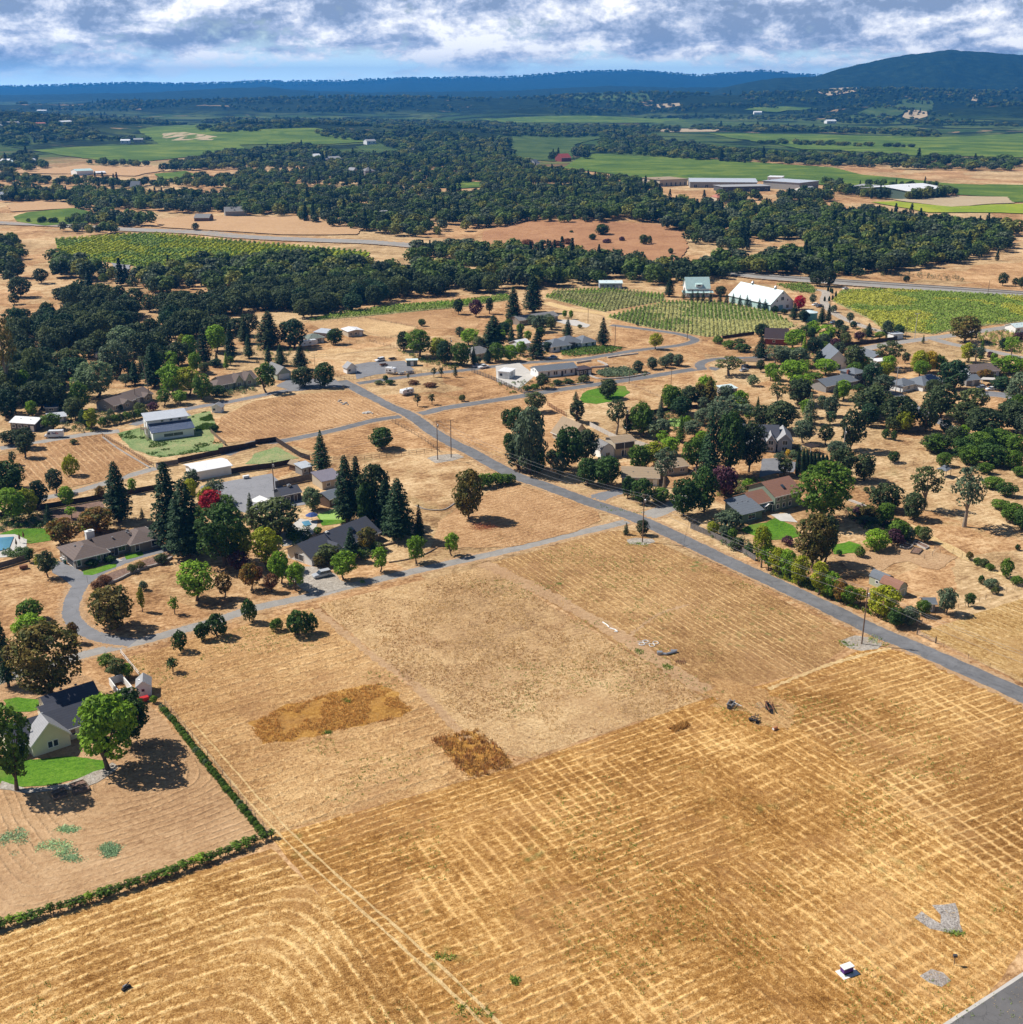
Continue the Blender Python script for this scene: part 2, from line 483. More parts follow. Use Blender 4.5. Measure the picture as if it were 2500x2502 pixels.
def terrain_mat():
 t=NT('land')
 P=t.P()
 sp=t.N.new('ShaderNodeSeparateXYZ');t.L.new(P,sp.inputs[0])
 Y,Z=sp.outputs[1],sp.outputs[2]
 warp=t.noise(0.09,3,0.6,col=True)
 Pw=t.vmath('ADD',P,t.vmath('SCALE',t.vmath('SUBTRACT',warp,(0.5,0.5,0.5)),4.0))
 big=t.noise(0.018,4,0.6,dist=0.6)
 medn=t.noise(0.14,5,0.65,dist=0.4)
 fine=t.noise(0.9,6,0.7)
 Pr=t.mapping(Pw,rot=(0,0,-ROT))
 streak=t.noise(1.0,4,0.65,t.mapping(Pr,sc=(0.22,1.3,1)))
 sp2=t.N.new('ShaderNodeSeparateXYZ');t.L.new(Pr,sp2.inputs[0])
 w=t.math('MULTIPLY_ADD',t.math('SINE',t.math('MULTIPLY',sp2.outputs[1],2.6)),0.5,0.5)
 w=t.math('MULTIPLY',t.math('POWER',w,2.0),t.ramp(t.noise(0.03,3,0.6),[(0.45,0.0),(0.6,1.0)]))
 base=t.math('ADD',t.math('MULTIPLY_ADD',t.math('SUBTRACT',fine,0.5),0.9,0.27),t.math('MULTIPLY_ADD',t.math('SUBTRACT',streak,0.5),0.5,0.17))
 base=t.math('ADD',base,t.math('MULTIPLY',t.math('SUBTRACT',t.noise(4.0,4,0.7),0.5),0.5))
 base=t.math('ADD',base,t.math('MULTIPLY',t.math('SUBTRACT',medn,0.5),0.65))
 base=t.math('ADD',base,t.math('MULTIPLY',t.math('SUBTRACT',big,0.5),0.6))
 base=t.math('ADD',base,t.math('MULTIPLY',w,0.10))
 near=t.ramp(base,[(0.22,DIRT_D),(0.45,DIRT_M),(0.68,DIRT_L)])
 near2=t.ramp(base,[(0.22,(0.20,0.125,0.06)),(0.45,(0.45,0.305,0.155)),(0.68,(0.68,0.50,0.29))])
 vor=t.N.new('ShaderNodeTexVoronoi');vor.inputs['Scale'].default_value=0.018
 t.L.new(Pw,vor.inputs['Vector']);sp3=t.N.new('ShaderNodeSeparateXYZ');t.L.new(vor.outputs['Color'],sp3.inputs[0])
 near=t.mix(t.ramp(t.math('ADD',t.math('MULTIPLY',sp3.outputs[0],0.5),t.math('MULTIPLY',medn,0.5)),[(0.40,0.0),(0.62,0.85)]),near,near2)
 grs=t.ramp(t.noise(0.04,5,0.75,dist=0.8),[(0.58,0.0),(0.72,0.45)])
 near=t.mix(grs,near,(0.21,0.19,0.075))
 ft=t.noise(0.0022,5,0.6,dist=1.2)
 ff=t.noise(0.02,5,0.7)
 wood=t.ramp(ff,[(0.32,(0.006,0.014,0.007)),(0.52,(0.013,0.026,0.011)),(0.7,(0.030,0.050,0.018))])  # wood tone darkened: the trees' self-shadow is put into the colour
 vines=t.ramp(t.noise(0.004,3,0.5),[(0.4,(0.040,0.078,0.020)),(0.6,(0.095,0.125,0.034))])
 tan=(0.30,0.20,0.10)
 open_=t.ramp(ft,[(0.46,0.0),(0.48,1.0),(0.56,1.0),(0.58,0.0)])
 lowland=t.ramp(t.math('DIVIDE',Z,100.0),[(0.07,1.0),(0.24,0.0)])
 far=t.mix(t.math('MULTIPLY',open_,lowland),wood,vines)
 bare=t.ramp(t.noise(0.0035,4,0.65,t.mapping(P,loc=(900,300,0)),dist=1.0),[(0.63,0.0),(0.66,1.0)])
 hl=t.ramp(t.math('DIVIDE',Z,100.0),[(0.8,1.0),(1.0,0.0)])
 far=t.mix(t.math('MULTIPLY',t.math('MULTIPLY',bare,hl),t.ramp(t.math('DIVIDE',Y,10000.0),[(0.70,1.0),(0.76,0.0)])),far,tan)
 yn=t.math('MULTIPLY_ADD',t.math('SUBTRACT',t.noise(0.004,3,0.6),0.5),900.0,Y)
 k=t.ramp(t.math('DIVIDE',yn,10000.0),[(0.185,0.0),(0.215,1.0)])
 col=t.mix(k,near,far)
 t.bump(t.math('ADD',t.math('MULTIPLY',fine,0.03),t.math('MULTIPLY',t.math('MULTIPLY',ff,k),1.0)),1.0,9.0)
 return t.out(col,0.95,0.08)
def build_land():
 ys=np.concatenate([np.linspace(55,800,90),np.geomspace(806,24000,620)])
 us=np.linspace(-1.05,1.05,560)
 Yg,Ug=np.meshgrid(ys,us,indexing='ij')
 Xg=Ug*np.maximum(Yg,250)*0.95
 Zg=terr(Xg,Yg)
 cz=np.clip((Yg-3300)/700,0,1)*0.8*np.clip(Zg/26.0,0,1)
 amp=np.clip(Yg/600.0,0,16)
 Zg=Zg+cz*amp*(fbm(Xg/(18+Yg/450),Yg/(40+Yg/200),3,77)-0.55)
 v=np.stack([Xg,Yg,Zg],-1).reshape(-1,3)
 ny,nx=Yg.shape
 idx=np.arange(ny*nx).reshape(ny,nx)
 q=np.stack([idx[:-1,:-1],idx[:-1,1:],idx[1:,1:],idx[1:,:-1]],-1).reshape(-1,4)
 me=bpy.data.meshes.new('ground')
 me.vertices.add(len(v));me.vertices.foreach_set('co',v.ravel())
 me.loops.add(q.size);me.loops.foreach_set('vertex_index',q.ravel())
 me.polygons.add(len(q));me.polygons.foreach_set('loop_start',np.arange(0,q.size,4))
 me.polygons.foreach_set('loop_total',np.full(len(q),4))
 me.update(calc_edges=True)
 me.polygons.foreach_set('use_smooth',[True]*len(q))
 me.materials.append(terrain_mat())
 o=bpy.data.objects.new('ground',me);COL.objects.link(o)
 tag(o,kind='structure')
build_land()
_layer=[0]
WAYS=[]
def wobble_ring(pts,step,amp):
 out=[]
 n=len(pts)
 for i in range(n):
  a,b=Vector(pts[i][:2]),Vector(pts[(i+1)%n][:2])
  L_=(b-a).length
  k=max(1,int(L_/step))
  d=(b-a);nrm=Vector((-d.y,d.x)).normalized()if L_>0 else Vector((0,0))
  for j in range(k):
   p=a+d*(j/k)
   o=(fbm(np.array([p.x/3.1]),np.array([p.y/3.1]),3,3)[0]-0.5)*2*amp
   out.append(p+nrm*o)
 return out
def patch(name,pts,mat,z=None,step=1.6,amp=0.5,kind='structure',grid=None):
 """a sheet of land cover lying on the ground; on rolling land it is cut into a grid and draped"""
 far=max(p[1]for p in pts)>800
 if z is None:
  _layer[0]+=1
  z=0.006+0.0008*_layer[0]
 if far:
  zz=0.25+_layer[0]*0.004
  ext=max(p[1]for p in pts)-min(p[1]for p in pts)
  step=max(step,min(p[1]for p in pts)/120);amp=step*0.3
  ring=wobble_ring(pts,step,amp)
  bm=bmesh.new()
  vs_=[bm.verts.new((p.x,p.y,0))for p in ring]
  tri=tessellate_polygon([[Vector((p.x,p.y,0))for p in ring]])
  for a,b,c in tri:
   try:bm.faces.new((vs_[a],vs_[b],vs_[c]))
   except ValueError:pass
  cell=grid or max(8.0,min(p[1]for p in pts)/90)
  xs=[p.x for p in ring];ys=[p.y for p in ring]
  for ax,lo,hi in((0,min(xs),max(xs)),(1,min(ys),max(ys))):
   c=lo+cell
   while c<hi:
    co=Vector((c,0,0))if ax==0 else Vector((0,c,0))
    no=Vector((1,0,0))if ax==0 else Vector((0,1,0))
    bmesh.ops.bisect_plane(bm,geom=bm.verts[:]+bm.edges[:]+bm.faces[:],plane_co=co,plane_no=no)
    c+=cell
  me=bpy.data.meshes.new(name)
  bmesh.ops.recalc_face_normals(bm,faces=bm.faces[:])
  bm.to_mesh(me);bm.free()
  co=np.zeros(len(me.vertices)*3);me.vertices.foreach_get('co',co);co=co.reshape(-1,3)
  co[:,2]=terr(co[:,0],co[:,1])+zz+np.clip(co[:,1]/1000-1,0,3)*0.35
  me.vertices.foreach_set('co',co.ravel());me.update()
  o=bpy.data.objects.new(name,me);COL.objects.link(o);me.materials.append(mat)
 else:
  ring=wobble_ring(pts,step,amp)
  m=MB()
  m.v=[(p.x,p.y,z)for p in ring]
  m.f=[tuple(t_)for t_ in tessellate_polygon([[Vector((p.x,p.y,0))for p in ring]])]
  o=m.build(name,mat)
  me=o.data
  if len(me.polygons)and sum(p.normal.z for p in me.polygons)<0:me.flip_normals()
 if kind:tag(o,kind=kind)
 return o
def smooth_line(pts,per=8):
 """Catmull-Rom through ground points"""
 P_=[Vector(p[:2])for p in pts]
 P_=[P_[0]*2-P_[1]]+P_+[P_[-1]*2-P_[-2]]
 out=[]
 for i in range(1,len(P_)-2):
  a,b,c,d=P_[i-1:i+3]
  for k in range(per):
   t=k/per
   out.append(0.5*((2*b)+(c-a)*t+(2*a-5*b+4*c-d)*t*t+(3*b-a-3*c+d)*t**3))
 out.append(P_[-2])
 return out
def strip(name,pts,width,mat,z=None,per=8,jag=0.12,kind='structure'):
 if z is None:
  _layer[0]+=1
  z=0.006+0.0008*_layer[0]
 L_=smooth_line(pts,per)
 if not name.endswith('track'):WAYS.extend((p.x,p.y,4.5)for p in L_)
 far=max(p.y for p in L_)>800
 m=MB()
 prev=None
 W=width if isinstance(width,(list,tuple))else(width,width)
 n=len(L_)
 for i,p in enumerate(L_):
  d=(L_[min(i+1,n-1)]-L_[max(i-1,0)]);d=d.normalized()if d.length else Vector((1,0))
  nn=Vector((-d.y,d.x))
  w=W[0]+(W[1]-W[0])*i/max(1,n-1)
  row=[]
  for k in range(5):
   s=(k/4-0.5)*w
   if k in(0,4):s+=(random.random()-0.5)*2*jag
   q=p+nn*s
   zz=z if not far else float(terr(q.x,q.y))+0.6+z
   row.append((q.x,q.y,zz))
  if prev:
   for k in range(4):m.quad(prev[k+1],prev[k],row[k],row[k+1])
  prev=row
 o=m.build(name,mat)
 me=o.data
 if sum(p.normal.z for p in me.polygons)<0:me.flip_normals()
 if kind:tag(o,kind=kind)
 return o
def asphalt(name,col,wear=0.35):
 t=NT(name)
 a=t.noise(0.35,5,0.7,dist=0.5);b=t.noise(6,3,0.7);c_=t.noise(0.06,3,0.6)
 f=t.math('ADD',t.math('MULTIPLY',a,0.6),t.math('MULTIPLY',c_,0.4))
 c=t.ramp(f,[(0.32,tuple(x*(1-wear)for x in col)),(0.68,tuple(x*(1+wear)for x in col))])
 c=t.mix(t.ramp(b,[(0.4,0.0),(0.7,0.25)]),c,tuple(x*0.6 for x in col))
 vor=t.N.new('ShaderNodeTexVoronoi');vor.feature='DISTANCE_TO_EDGE';vor.inputs['Scale'].default_value=0.22
 t.L.new(t.vmath('ADD',t.P(),t.vmath('SCALE',t.noise(0.5,3,0.6,col=True),2.5)),vor.inputs['Vector'])
 crack=t.ramp(vor.outputs['Distance'],[(0.004,0.5),(0.012,0.0)])
 c=t.mix(crack,c,tuple(x*0.4 for x in col))
 t.bump(b,0.3,0.03)
 return t.out(c,0.85,0.25)
M_ROAD=asphalt('asphalt_road',(0.155,0.155,0.160),0.36)
M_LANE=asphalt('weathered_lane',(0.30,0.28,0.255),0.25)
M_DRIVE=asphalt('driveway_asphalt',(0.20,0.20,0.21),0.2)
M_GRAVEL=earth_mat('gravel',(0.20,0.17,0.14),(0.42,0.37,0.31),(0.62,0.57,0.50),rows=0,blotch=0.5,clump=0.3,bump=0.7)
M_GRAVELG=asphalt('grey_gravel_yard',(0.245,0.245,0.26),0.12)
M_CONC=plain('concrete',(0.50,0.47,0.43),0.85,0.12,0.4)
M_LAWN=earth_mat('lawn',(0.040,0.105,0.010),(0.085,0.20,0.014),(0.16,0.29,0.03),rows=0,blotch=1.1,clump=0,bump=0.3)
M_LAWNP=earth_mat('putting_green',(0.20,0.33,0.07),(0.27,0.42,0.11),(0.33,0.48,0.15),rows=0,blotch=0.3,clump=0,bump=0.1,grain=0.3)
M_WEEDG=earth_mat('weedy_green',(0.09,0.15,0.045),(0.22,0.30,0.12),(0.42,0.36,0.19),rows=0,blotch=1.0,clump=0.4)
M_MULCH=earth_mat('mulch',(0.10,0.060,0.045),(0.20,0.125,0.095),(0.32,0.22,0.17),rows=0,blotch=0.5)
M_STRAW=earth_mat('main_field_straw',STRAW_D,STRAW_M,STRAW_L,rows=0.33,rot=ROT+R(90),period=2.0,green=0.5,cross=0.20)
M_STRAWB=earth_mat('field_straw_cross_rows',STRAW_D,STRAW_M,STRAW_L,rows=0.34,rot=ROT+R(-3),period=1.8,green=0.6,cross=0.2)
M_DIRTF=earth_mat('mown_dirt',DIRT_D,DIRT_M,DIRT_L,rows=0.16,rot=ROT+R(4),period=1.9,green=0.15,grain=0.8,clump=0.2)
M_DIRTA=earth_mat('mown_dirt_rows',DIRT_D,DIRT_M,DIRT_L,rows=0.30,rot=ROT+R(92),period=2.2,green=0.15,grain=0.8,clump=0.2)
M_CLUMP=earth_mat('cut_straw_clumps',(0.23,0.11,0.04),(0.52,0.295,0.12),(0.84,0.57,0.28),rows=0.10,rot=ROT,period=3.4,green=0.12,cross=0.0,grain=1.6,bump=0.8,clump=0.7)
M_PALE=earth_mat('pale_dry_grass',PALE_D,PALE_M,PALE_L,rows=0.0,green=0.1,grain=1.3,blotch=0.9,bump=0.7,clump=0.8)
M_UPR=earth_mat('upper_field_stubble',(0.18,0.090,0.034),(0.37,0.21,0.085),(0.68,0.45,0.21),rows=0.34,rot=ROT+R(86),period=1.8,green=0.8,cross=0.05)
M_WEEDB=earth_mat('brown_weed_ground',(0.20,0.09,0.018),(0.42,0.21,0.045),(0.66,0.40,0.13),rows=0,clump=0.9)
M_VINEG=earth_mat('vineyard_floor',(0.20,0.20,0.07),(0.34,0.34,0.13),(0.52,0.47,0.24),rows=0,blotch=0.7)
def vine_field_mat(name,a,b,c,rot,period=6.0,rows=0.35):
 t=NT(name)
 P=t.P()
 Pr=t.mapping(P,rot=(0,0,-rot))
 sp=t.N.new('ShaderNodeSeparateXYZ');t.L.new(Pr,sp.inputs[0])
 w=t.math('MULTIPLY_ADD',t.math('SINE',t.math('MULTIPLY',sp.outputs[1],2*math.pi/period)),0.5,0.5)
 n=t.noise(0.012,4,0.6,dist=0.8);f=t.noise(0.3,4,0.7)
 v=t.math('ADD',t.math('MULTIPLY',n,0.75),t.math('MULTIPLY',f,0.25))
 col=t.ramp(v,[(0.36,a),(0.5,b),(0.64,c)])
 col=t.mix(t.math('MULTIPLY',w,rows),col,tuple(x*0.45 for x in a))
 t.bump(t.math('ADD',w,f),0.8,0.8)
 return t.out(col,0.9,0.1)
M_VINE1=vine_field_mat('vineyard_green',(0.060,0.115,0.020),(0.11,0.175,0.028),(0.21,0.26,0.04),ROT+R(8))
M_VINE2=vine_field_mat('vineyard_dark_green',(0.040,0.078,0.022),(0.070,0.115,0.03),(0.12,0.16,0.04),ROT+R(70))
M_VINE3=vine_field_mat('vineyard_yellow_green',(0.16,0.24,0.02),(0.26,0.34,0.03),(0.42,0.42,0.05),ROT-R(40))
M_TANF=earth_mat('tan_plough',(0.30,0.22,0.13),(0.45,0.35,0.22),(0.55,0.45,0.30),rows=0,blotch=0.4)
# ---- fields (photo outlines dropped on to the land) ----
g0=G(-100,2600)
patch('field',[T('O',*p)for p in[(-330,1800),(0,1762),(513,1600),(880,1965),(1050,2150),(-500,2150)]],earth_mat('looped_windrow_stubble',STRAW_D,(0.46,0.245,0.075),(0.88,0.59,0.26),rows=0.48,rot=ROT,period=2.1,green=0.25,wiggle=0.45,sdf=(*[G(560,2820)[i]for i in(0,1)],44.0,58.0,14.0),grain=1.2))
patch('field',[T('O',*p)for p in[(-200,1150),(60,1230),(285,1330),(508,1578),(0,1742),(-330,1800)]],earth_mat('pinkish_mown_dirt',(0.24,0.13,0.062),(0.45,0.275,0.140),(0.60,0.40,0.225),rows=0.05,rot=ROT+R(2),period=1.6,grain=0.7,clump=0.15,sdf=(*[G(330,1900)[i]for i in(0,1)],40.0,38.0,12.0)))
patch('field',[T('O',*p)for p in[(510,1578),(975,1445),(1330,1318),(1540,1265),(1640,1218),(1760,1243),(1960,1345),(2250,1500),(2250,1750),(1930,1790),(1700,2100),(960,2100),(560,1640)]],M_STRAW)
patch('field',[T('O',*p)for p in[(520,1580),(975,1447),(1330,1320),(1400,1400),(1300,1480),(1500,1600),(1250,1650),(1500,1960),(960,2100),(560,1640)]],M_STRAWB)
patch('field',[T('O',*p)for p in[(1420,1330),(1650,1235),(1760,1250),(1960,1350),(2250,1500),(2250,1750),(1930,1700),(1690,1510),(1560,1400)]],earth_mat('right_field_rows',STRAW_D,(0.39,0.20,0.060),(0.80,0.51,0.21),rows=0.36,rot=ROT+R(-6),period=2.0,cross=0.3,green=0.1))
patch('field',[T('O',*p)for p in[(240,1240),(590,1145),(880,1390),(975,1445),(510,1575),(300,1330)]],M_CLUMP)
patch('field',[T('O',*p)for p in[(600,1140),(915,1068),(1330,1318),(1000,1430),(930,1420),(868,1372),(775,1290)]],M_PALE)
patch('field',[T('O',*p)for p in[(920,1064),(1140,1002),(1195,1000),(1300,1050),(1620,1200),(1540,1262),(1330,1316)]],M_UPR)
patch('field',[T('O',*p)for p in[(1735,1192),(1930,1128),(2250,1050),(2250,1420),(1930,1288)]],earth_mat('field_beyond_road',STRAW_D,(0.47,0.29,0.105),(0.74,0.53,0.27),rows=0.25,rot=ROT+R(94),period=2.4,green=0.2))
WEEDS1=Tz('B2',[(160,740),(400,625),(800,510),(1060,465),(1110,510),(1265,650),(1180,700),(850,770),(560,830),(250,880)])
WEEDS2=Tz('B2',[(1420,850),(1700,790),(1850,860),(2300,1030),(1650,1100),(1540,1000)])
WEEDS2=Tz('O',[(829,1396),(936,1375),(972,1443),(868,1467)])
WEEDS2=[T('B2',1420,850),T('B2',1690,790),T('B3',160,1000),T('B2',1650,1100)]
WEEDS3=Tz('B3',[(1190,770),(1320,725),(1345,750),(1230,800)])
patch('weed_ground',WEEDS1,M_WEEDB,step=0.6,amp=1.6)
patch('weed_ground',WEEDS2,M_WEEDB,step=0.6,amp=1.2)
patch('weed_ground',WEEDS3,M_WEEDB)
M_TRACK=earth_mat('straw_track',(0.36,0.22,0.09),(0.62,0.43,0.20),(0.82,0.63,0.35),rows=0,blotch=0.6,clump=0.1)
M_TRACKD=earth_mat('worn_dirt_track',(0.26,0.15,0.075),(0.46,0.29,0.155),(0.60,0.41,0.24),rows=0,blotch=0.6,clump=0.1)
for i,off in enumerate((0.4,2.3)):
 a,b,c=T('O',330,1370),T('O',520,1590),T('O',900,1950)
 d=Vector((math.cos(ROT),math.sin(ROT)))*(off+1.2)
 strip('straw_track',[(a[0]+d.x,a[1]+d.y),(b[0]+d.x,b[1]+d.y),(c[0]+d.x,c[1]+d.y),(c[0]+d.x+25,c[1]+d.y-40)],(0.25,0.6),M_TRACK,per=24,jag=0.12)
strip('worn_track',Tz('O',[(912,1062),(1050,1130),(1180,1205),(1330,1300),(1480,1330)]),4.0,M_TRACKD,per=30,jag=0.6)
strip('worn_track',Tz('O',[(595,1150),(700,1235),(780,1290),(880,1395)]),2.0,M_TRACKD,per=30,jag=0.5)
strip('worn_track',Tz('O',[(1180,1205),(1240,1160),(1300,1140)]),0.9,M_TRACKD,per=30,jag=0.4)
strip('straw_track',Tz('O',[(1450,1300),(1560,1255),(1680,1222)]),1.0,M_TRACK,per=30,jag=0.3)
patch('bare_earth',Tz('B4',[(-200,420),(120,480),(330,560),(420,700),(330,800),(100,700),(-150,620)]),earth_mat('trodden_stubble',(0.20,0.09,0.03),(0.44,0.25,0.10),(0.74,0.49,0.23),rows=0.12,rot=ROT+R(90),period=2.1,blotch=0.6),step=0.8,amp=3.5)
patch('gravel_pad',Tz('B4',[(690,180),(800,145),(930,160),(990,200),(950,235),(840,250),(760,232)]),M_GRAVEL,amp=0.8)
patch('gravel_pad',Tz('C3',[(870,830),(940,815),(1060,825),(1085,845),(1000,868),(900,862)]),M_GRAVEL,amp=0.8)
patch('gravel_pad',Tz('C2',[(1290,215),(1380,190),(1520,185),(1570,205),(1480,235),(1360,252)]),M_GRAVEL,amp=0.8)
M_GREYST=earth_mat('grey_stones',(0.16,0.13,0.11),(0.36,0.32,0.29),(0.62,0.57,0.52),rows=0,blotch=0.6,grain=1.8,bump=1.0)
patch('gravel_heap_ground',Tz('G3',[(1280,700),(1330,670),(1440,740),(1450,690),(1400,640),(1530,618),(1560,700),(1575,790),(1480,795),(1380,770)]),M_GREYST,amp=0.6)
patch('gravel_heap_ground',Tz('G3',[(1320,1050),(1390,1010),(1460,1030),(1505,1075),(1450,1112),(1370,1090)]),M_GREYST,amp=0.6)
# ---- roads ----
def road(name,pts,w,mat,shoulder=1.2,per=10):
 strip(name+'_shoulder',pts,(w[0]+shoulder*2,w[1]+shoulder*2)if isinstance(w,tuple)else w+shoulder*2,M_TRACKD,per=per*3,jag=0.9)
 return strip(name,pts,w,mat,per=per*2,jag=0.2)
MAIN=[T('O',2350,1580),T('O',2080,1400),T('O',1930,1313),T('B4',1200,225),T('C4',850,1535),T('C4',440,1335),T('C4',0,1130),T('C3',1550,955),T('C3',1200,785),T('C3',900,652),T('C3',550,535),T('C3',260,425),T('C3',0,335),T('C2',1600,155),T('A2',1500,1500),T('A2',1330,1400),T('A2',1225,1320),T('A2',1130,1262),T('A2',1000,1210),T('A2',850,1130),T('A2',740,1070),T('A2',640,1020)]
for nm,pts,w,mt in[('lane',[T('C3',880,690),T('C3',700,735),T('C3',420,800),T('C3',0,905),T('C2',1500,1000),T('C2',1000,1112),T('C2',700,1182),T('C2',400,1258),T('C2',0,1345),T('C1',1650,1435),T('B1',1300,90),T('B1',1000,172),T('B1',700,243),T('B1',540,282),T('B1',300,350),T('B1',-100,480)],3.6,M_LANE),('driveway',[T('C1',1330,885),T('C1',1150,925),T('C1',950,985),T('C1',780,1060),T('C1',650,1130),T('C1',580,1220),T('C1',540,1320),T('C1',535,1400),T('C1',570,1460),T('B1',590,125),T('B1',720,170),T('B1',900,195)],4.0,M_DRIVE),('road',[T('A2',1150,1275),T('A2',1280,1262),T('A2',1450,1222),T('A2',1930,1148),T('A3',350,1090),T('A3',700,1040),T('A3',1000,995),T('A3',1300,945),T('A3',1480,925),T('A3',1560,935)],5.2,M_ROAD),('road',[T('A3',1440,935),T('A3',1420,900),T('A3',1470,870),T('A3',1600,852),T('A3',1830,845),T('A4',60,820)],4.5,M_ROAD),('road',[T('A2',740,1045),T('A2',1000,1008),T('A2',1300,968),T('A2',1500,948),T('A2',1700,925),T('A3',100,885),T('A3',500,860),T('A3',700,830),T('A3',950,790),T('A3',1250,755),T('A3',1370,725),T('A3',1370,700),T('A3',1250,665),T('A3',1000,630),T('A3',750,600)],4.6,M_ROAD),('road',[T('A2',1140,1285),T('A2',900,1318),T('A2',600,1392),T('A2',180,1478),T('C1',1930,95),T('C1',1700,190)],4.4,M_ROAD),('road',[T('C1',1180,290),T('C1',1000,340),T('C1',820,395),T('C1',560,470),T('C1',330,515),T('C1',100,575)],3.8,M_LANE),('road',[T('A2',700,1062),T('A2',500,1065),T('A2',200,1100),T('A2',0,1140),T('A1',1700,1185),T('A1',1450,1225),T('A1',1200,1290),T('A1',1000,1355)],4.2,M_DRIVE),('road',[T('A1',900,1400),T('A1',750,1415),T('A1',550,1440),T('A1',300,1485),T('A1',0,1530)],4.8,M_LANE),('road',[T('C3',600,535),T('C3',720,490),T('C3',850,460)],(7,4),M_DRIVE),('road',[T('C3',900,665),T('C3',1050,640),T('C3',1180,590),T('C3',1260,545),T('C3',1330,500)],(7,4.5),M_LANE),('road',[T('A4',650,1050),T('A4',950,1110),T('A4',1130,1230),T('A4',1290,1320),T('A4',1420,1390),T('A4',1560,1440),T('A4',1930,1530)],4.6,M_DRIVE),('road',[T('A4',650,800),T('A4',900,745),T('A4',1150,710),T('A4',1380,680),T('A4',1650,640),T('A4',1930,600),T('A4',2300,545)],6.5,M_LANE),('road',[T('A4',1240,700),T('A4',1400,745),T('A4',1650,790),T('A4',1930,850)],6.0,M_LANE),('road',[T('A4',1560,1120),T('A4',1700,1120),T('A4',1850,1140),T('A4',2000,1180)],9.0,M_DRIVE),('main_road',MAIN,5.6,M_ROAD),('highway',[T('A4',2300,400),T('A4',1930,372),T('A4',1200,322),T('A4',600,282),T('A4',0,238),T('A3',1700,212),T('A3',1300,190),T('F3',700,840),T('F3',0,760),T('F2',1200,700),T('F2',850,670),T('F2',500,657),T('F2',0,633),T('F1',1300,602),T('F1',830,583),T('F1',400,556),T('F1',0,540),T('F1',-500,515)],(26,18),M_LANE),('path',[T('A2',1200,115),T('A2',1400,150),T('A2',1600,240),T('A2',1750,300)],6.0,M_LANE),('dirt_track',[T('A3',250,430),T('A3',450,480),T('A3',720,520),T('A3',760,560)],7.0,M_TRACK),('dirt_track',[T('A4',340,330),T('A4',440,350),T('A4',430,430),T('A4',520,520),T('A4',700,600),T('A4',860,650)],5.0,M_GRAVEL),]:
 road(nm,pts,w,mt,per=10 if nm!='highway' else 12)
HW=[T('A4',2300,400),T('A4',1930,372),T('A4',1200,322),T('A4',600,282),T('A4',0,238),T('A3',1700,212),T('A3',1300,190)]
strip('road_median',HW,1.6,plain('median_barrier_dirt',(0.11,0.075,0.05),0.9,0.3),z=0.5,per=12)
strip('road_verge',[(p[0]+2,p[1]+8.5)for p in HW],2.2,M_TRACKD,z=0.5,per=12)
E1,E2=T('G3',1480,1332),T('G3',1930,1040)
dv=Vector((E2[0]-E1[0],E2[1]-E1[1])).normalized();nv=Vector((dv.y,-dv.x))
a=Vector(E1[:2])-dv*60;b=Vector(E2[:2])+dv*160
km=MB();L_=(b-a).length
mid=(a+b)/2
patch('road',[tuple(a+nv*0.2),tuple(b+nv*0.2),tuple(b+nv*9),tuple(a+nv*9)],asphalt('dark_road',(0.13,0.125,0.125),0.2),step=6,amp=0.05)
strip('road_edge',[tuple(a),tuple(mid),tuple(b)],0.5,M_CONC,per=40,jag=0.05)
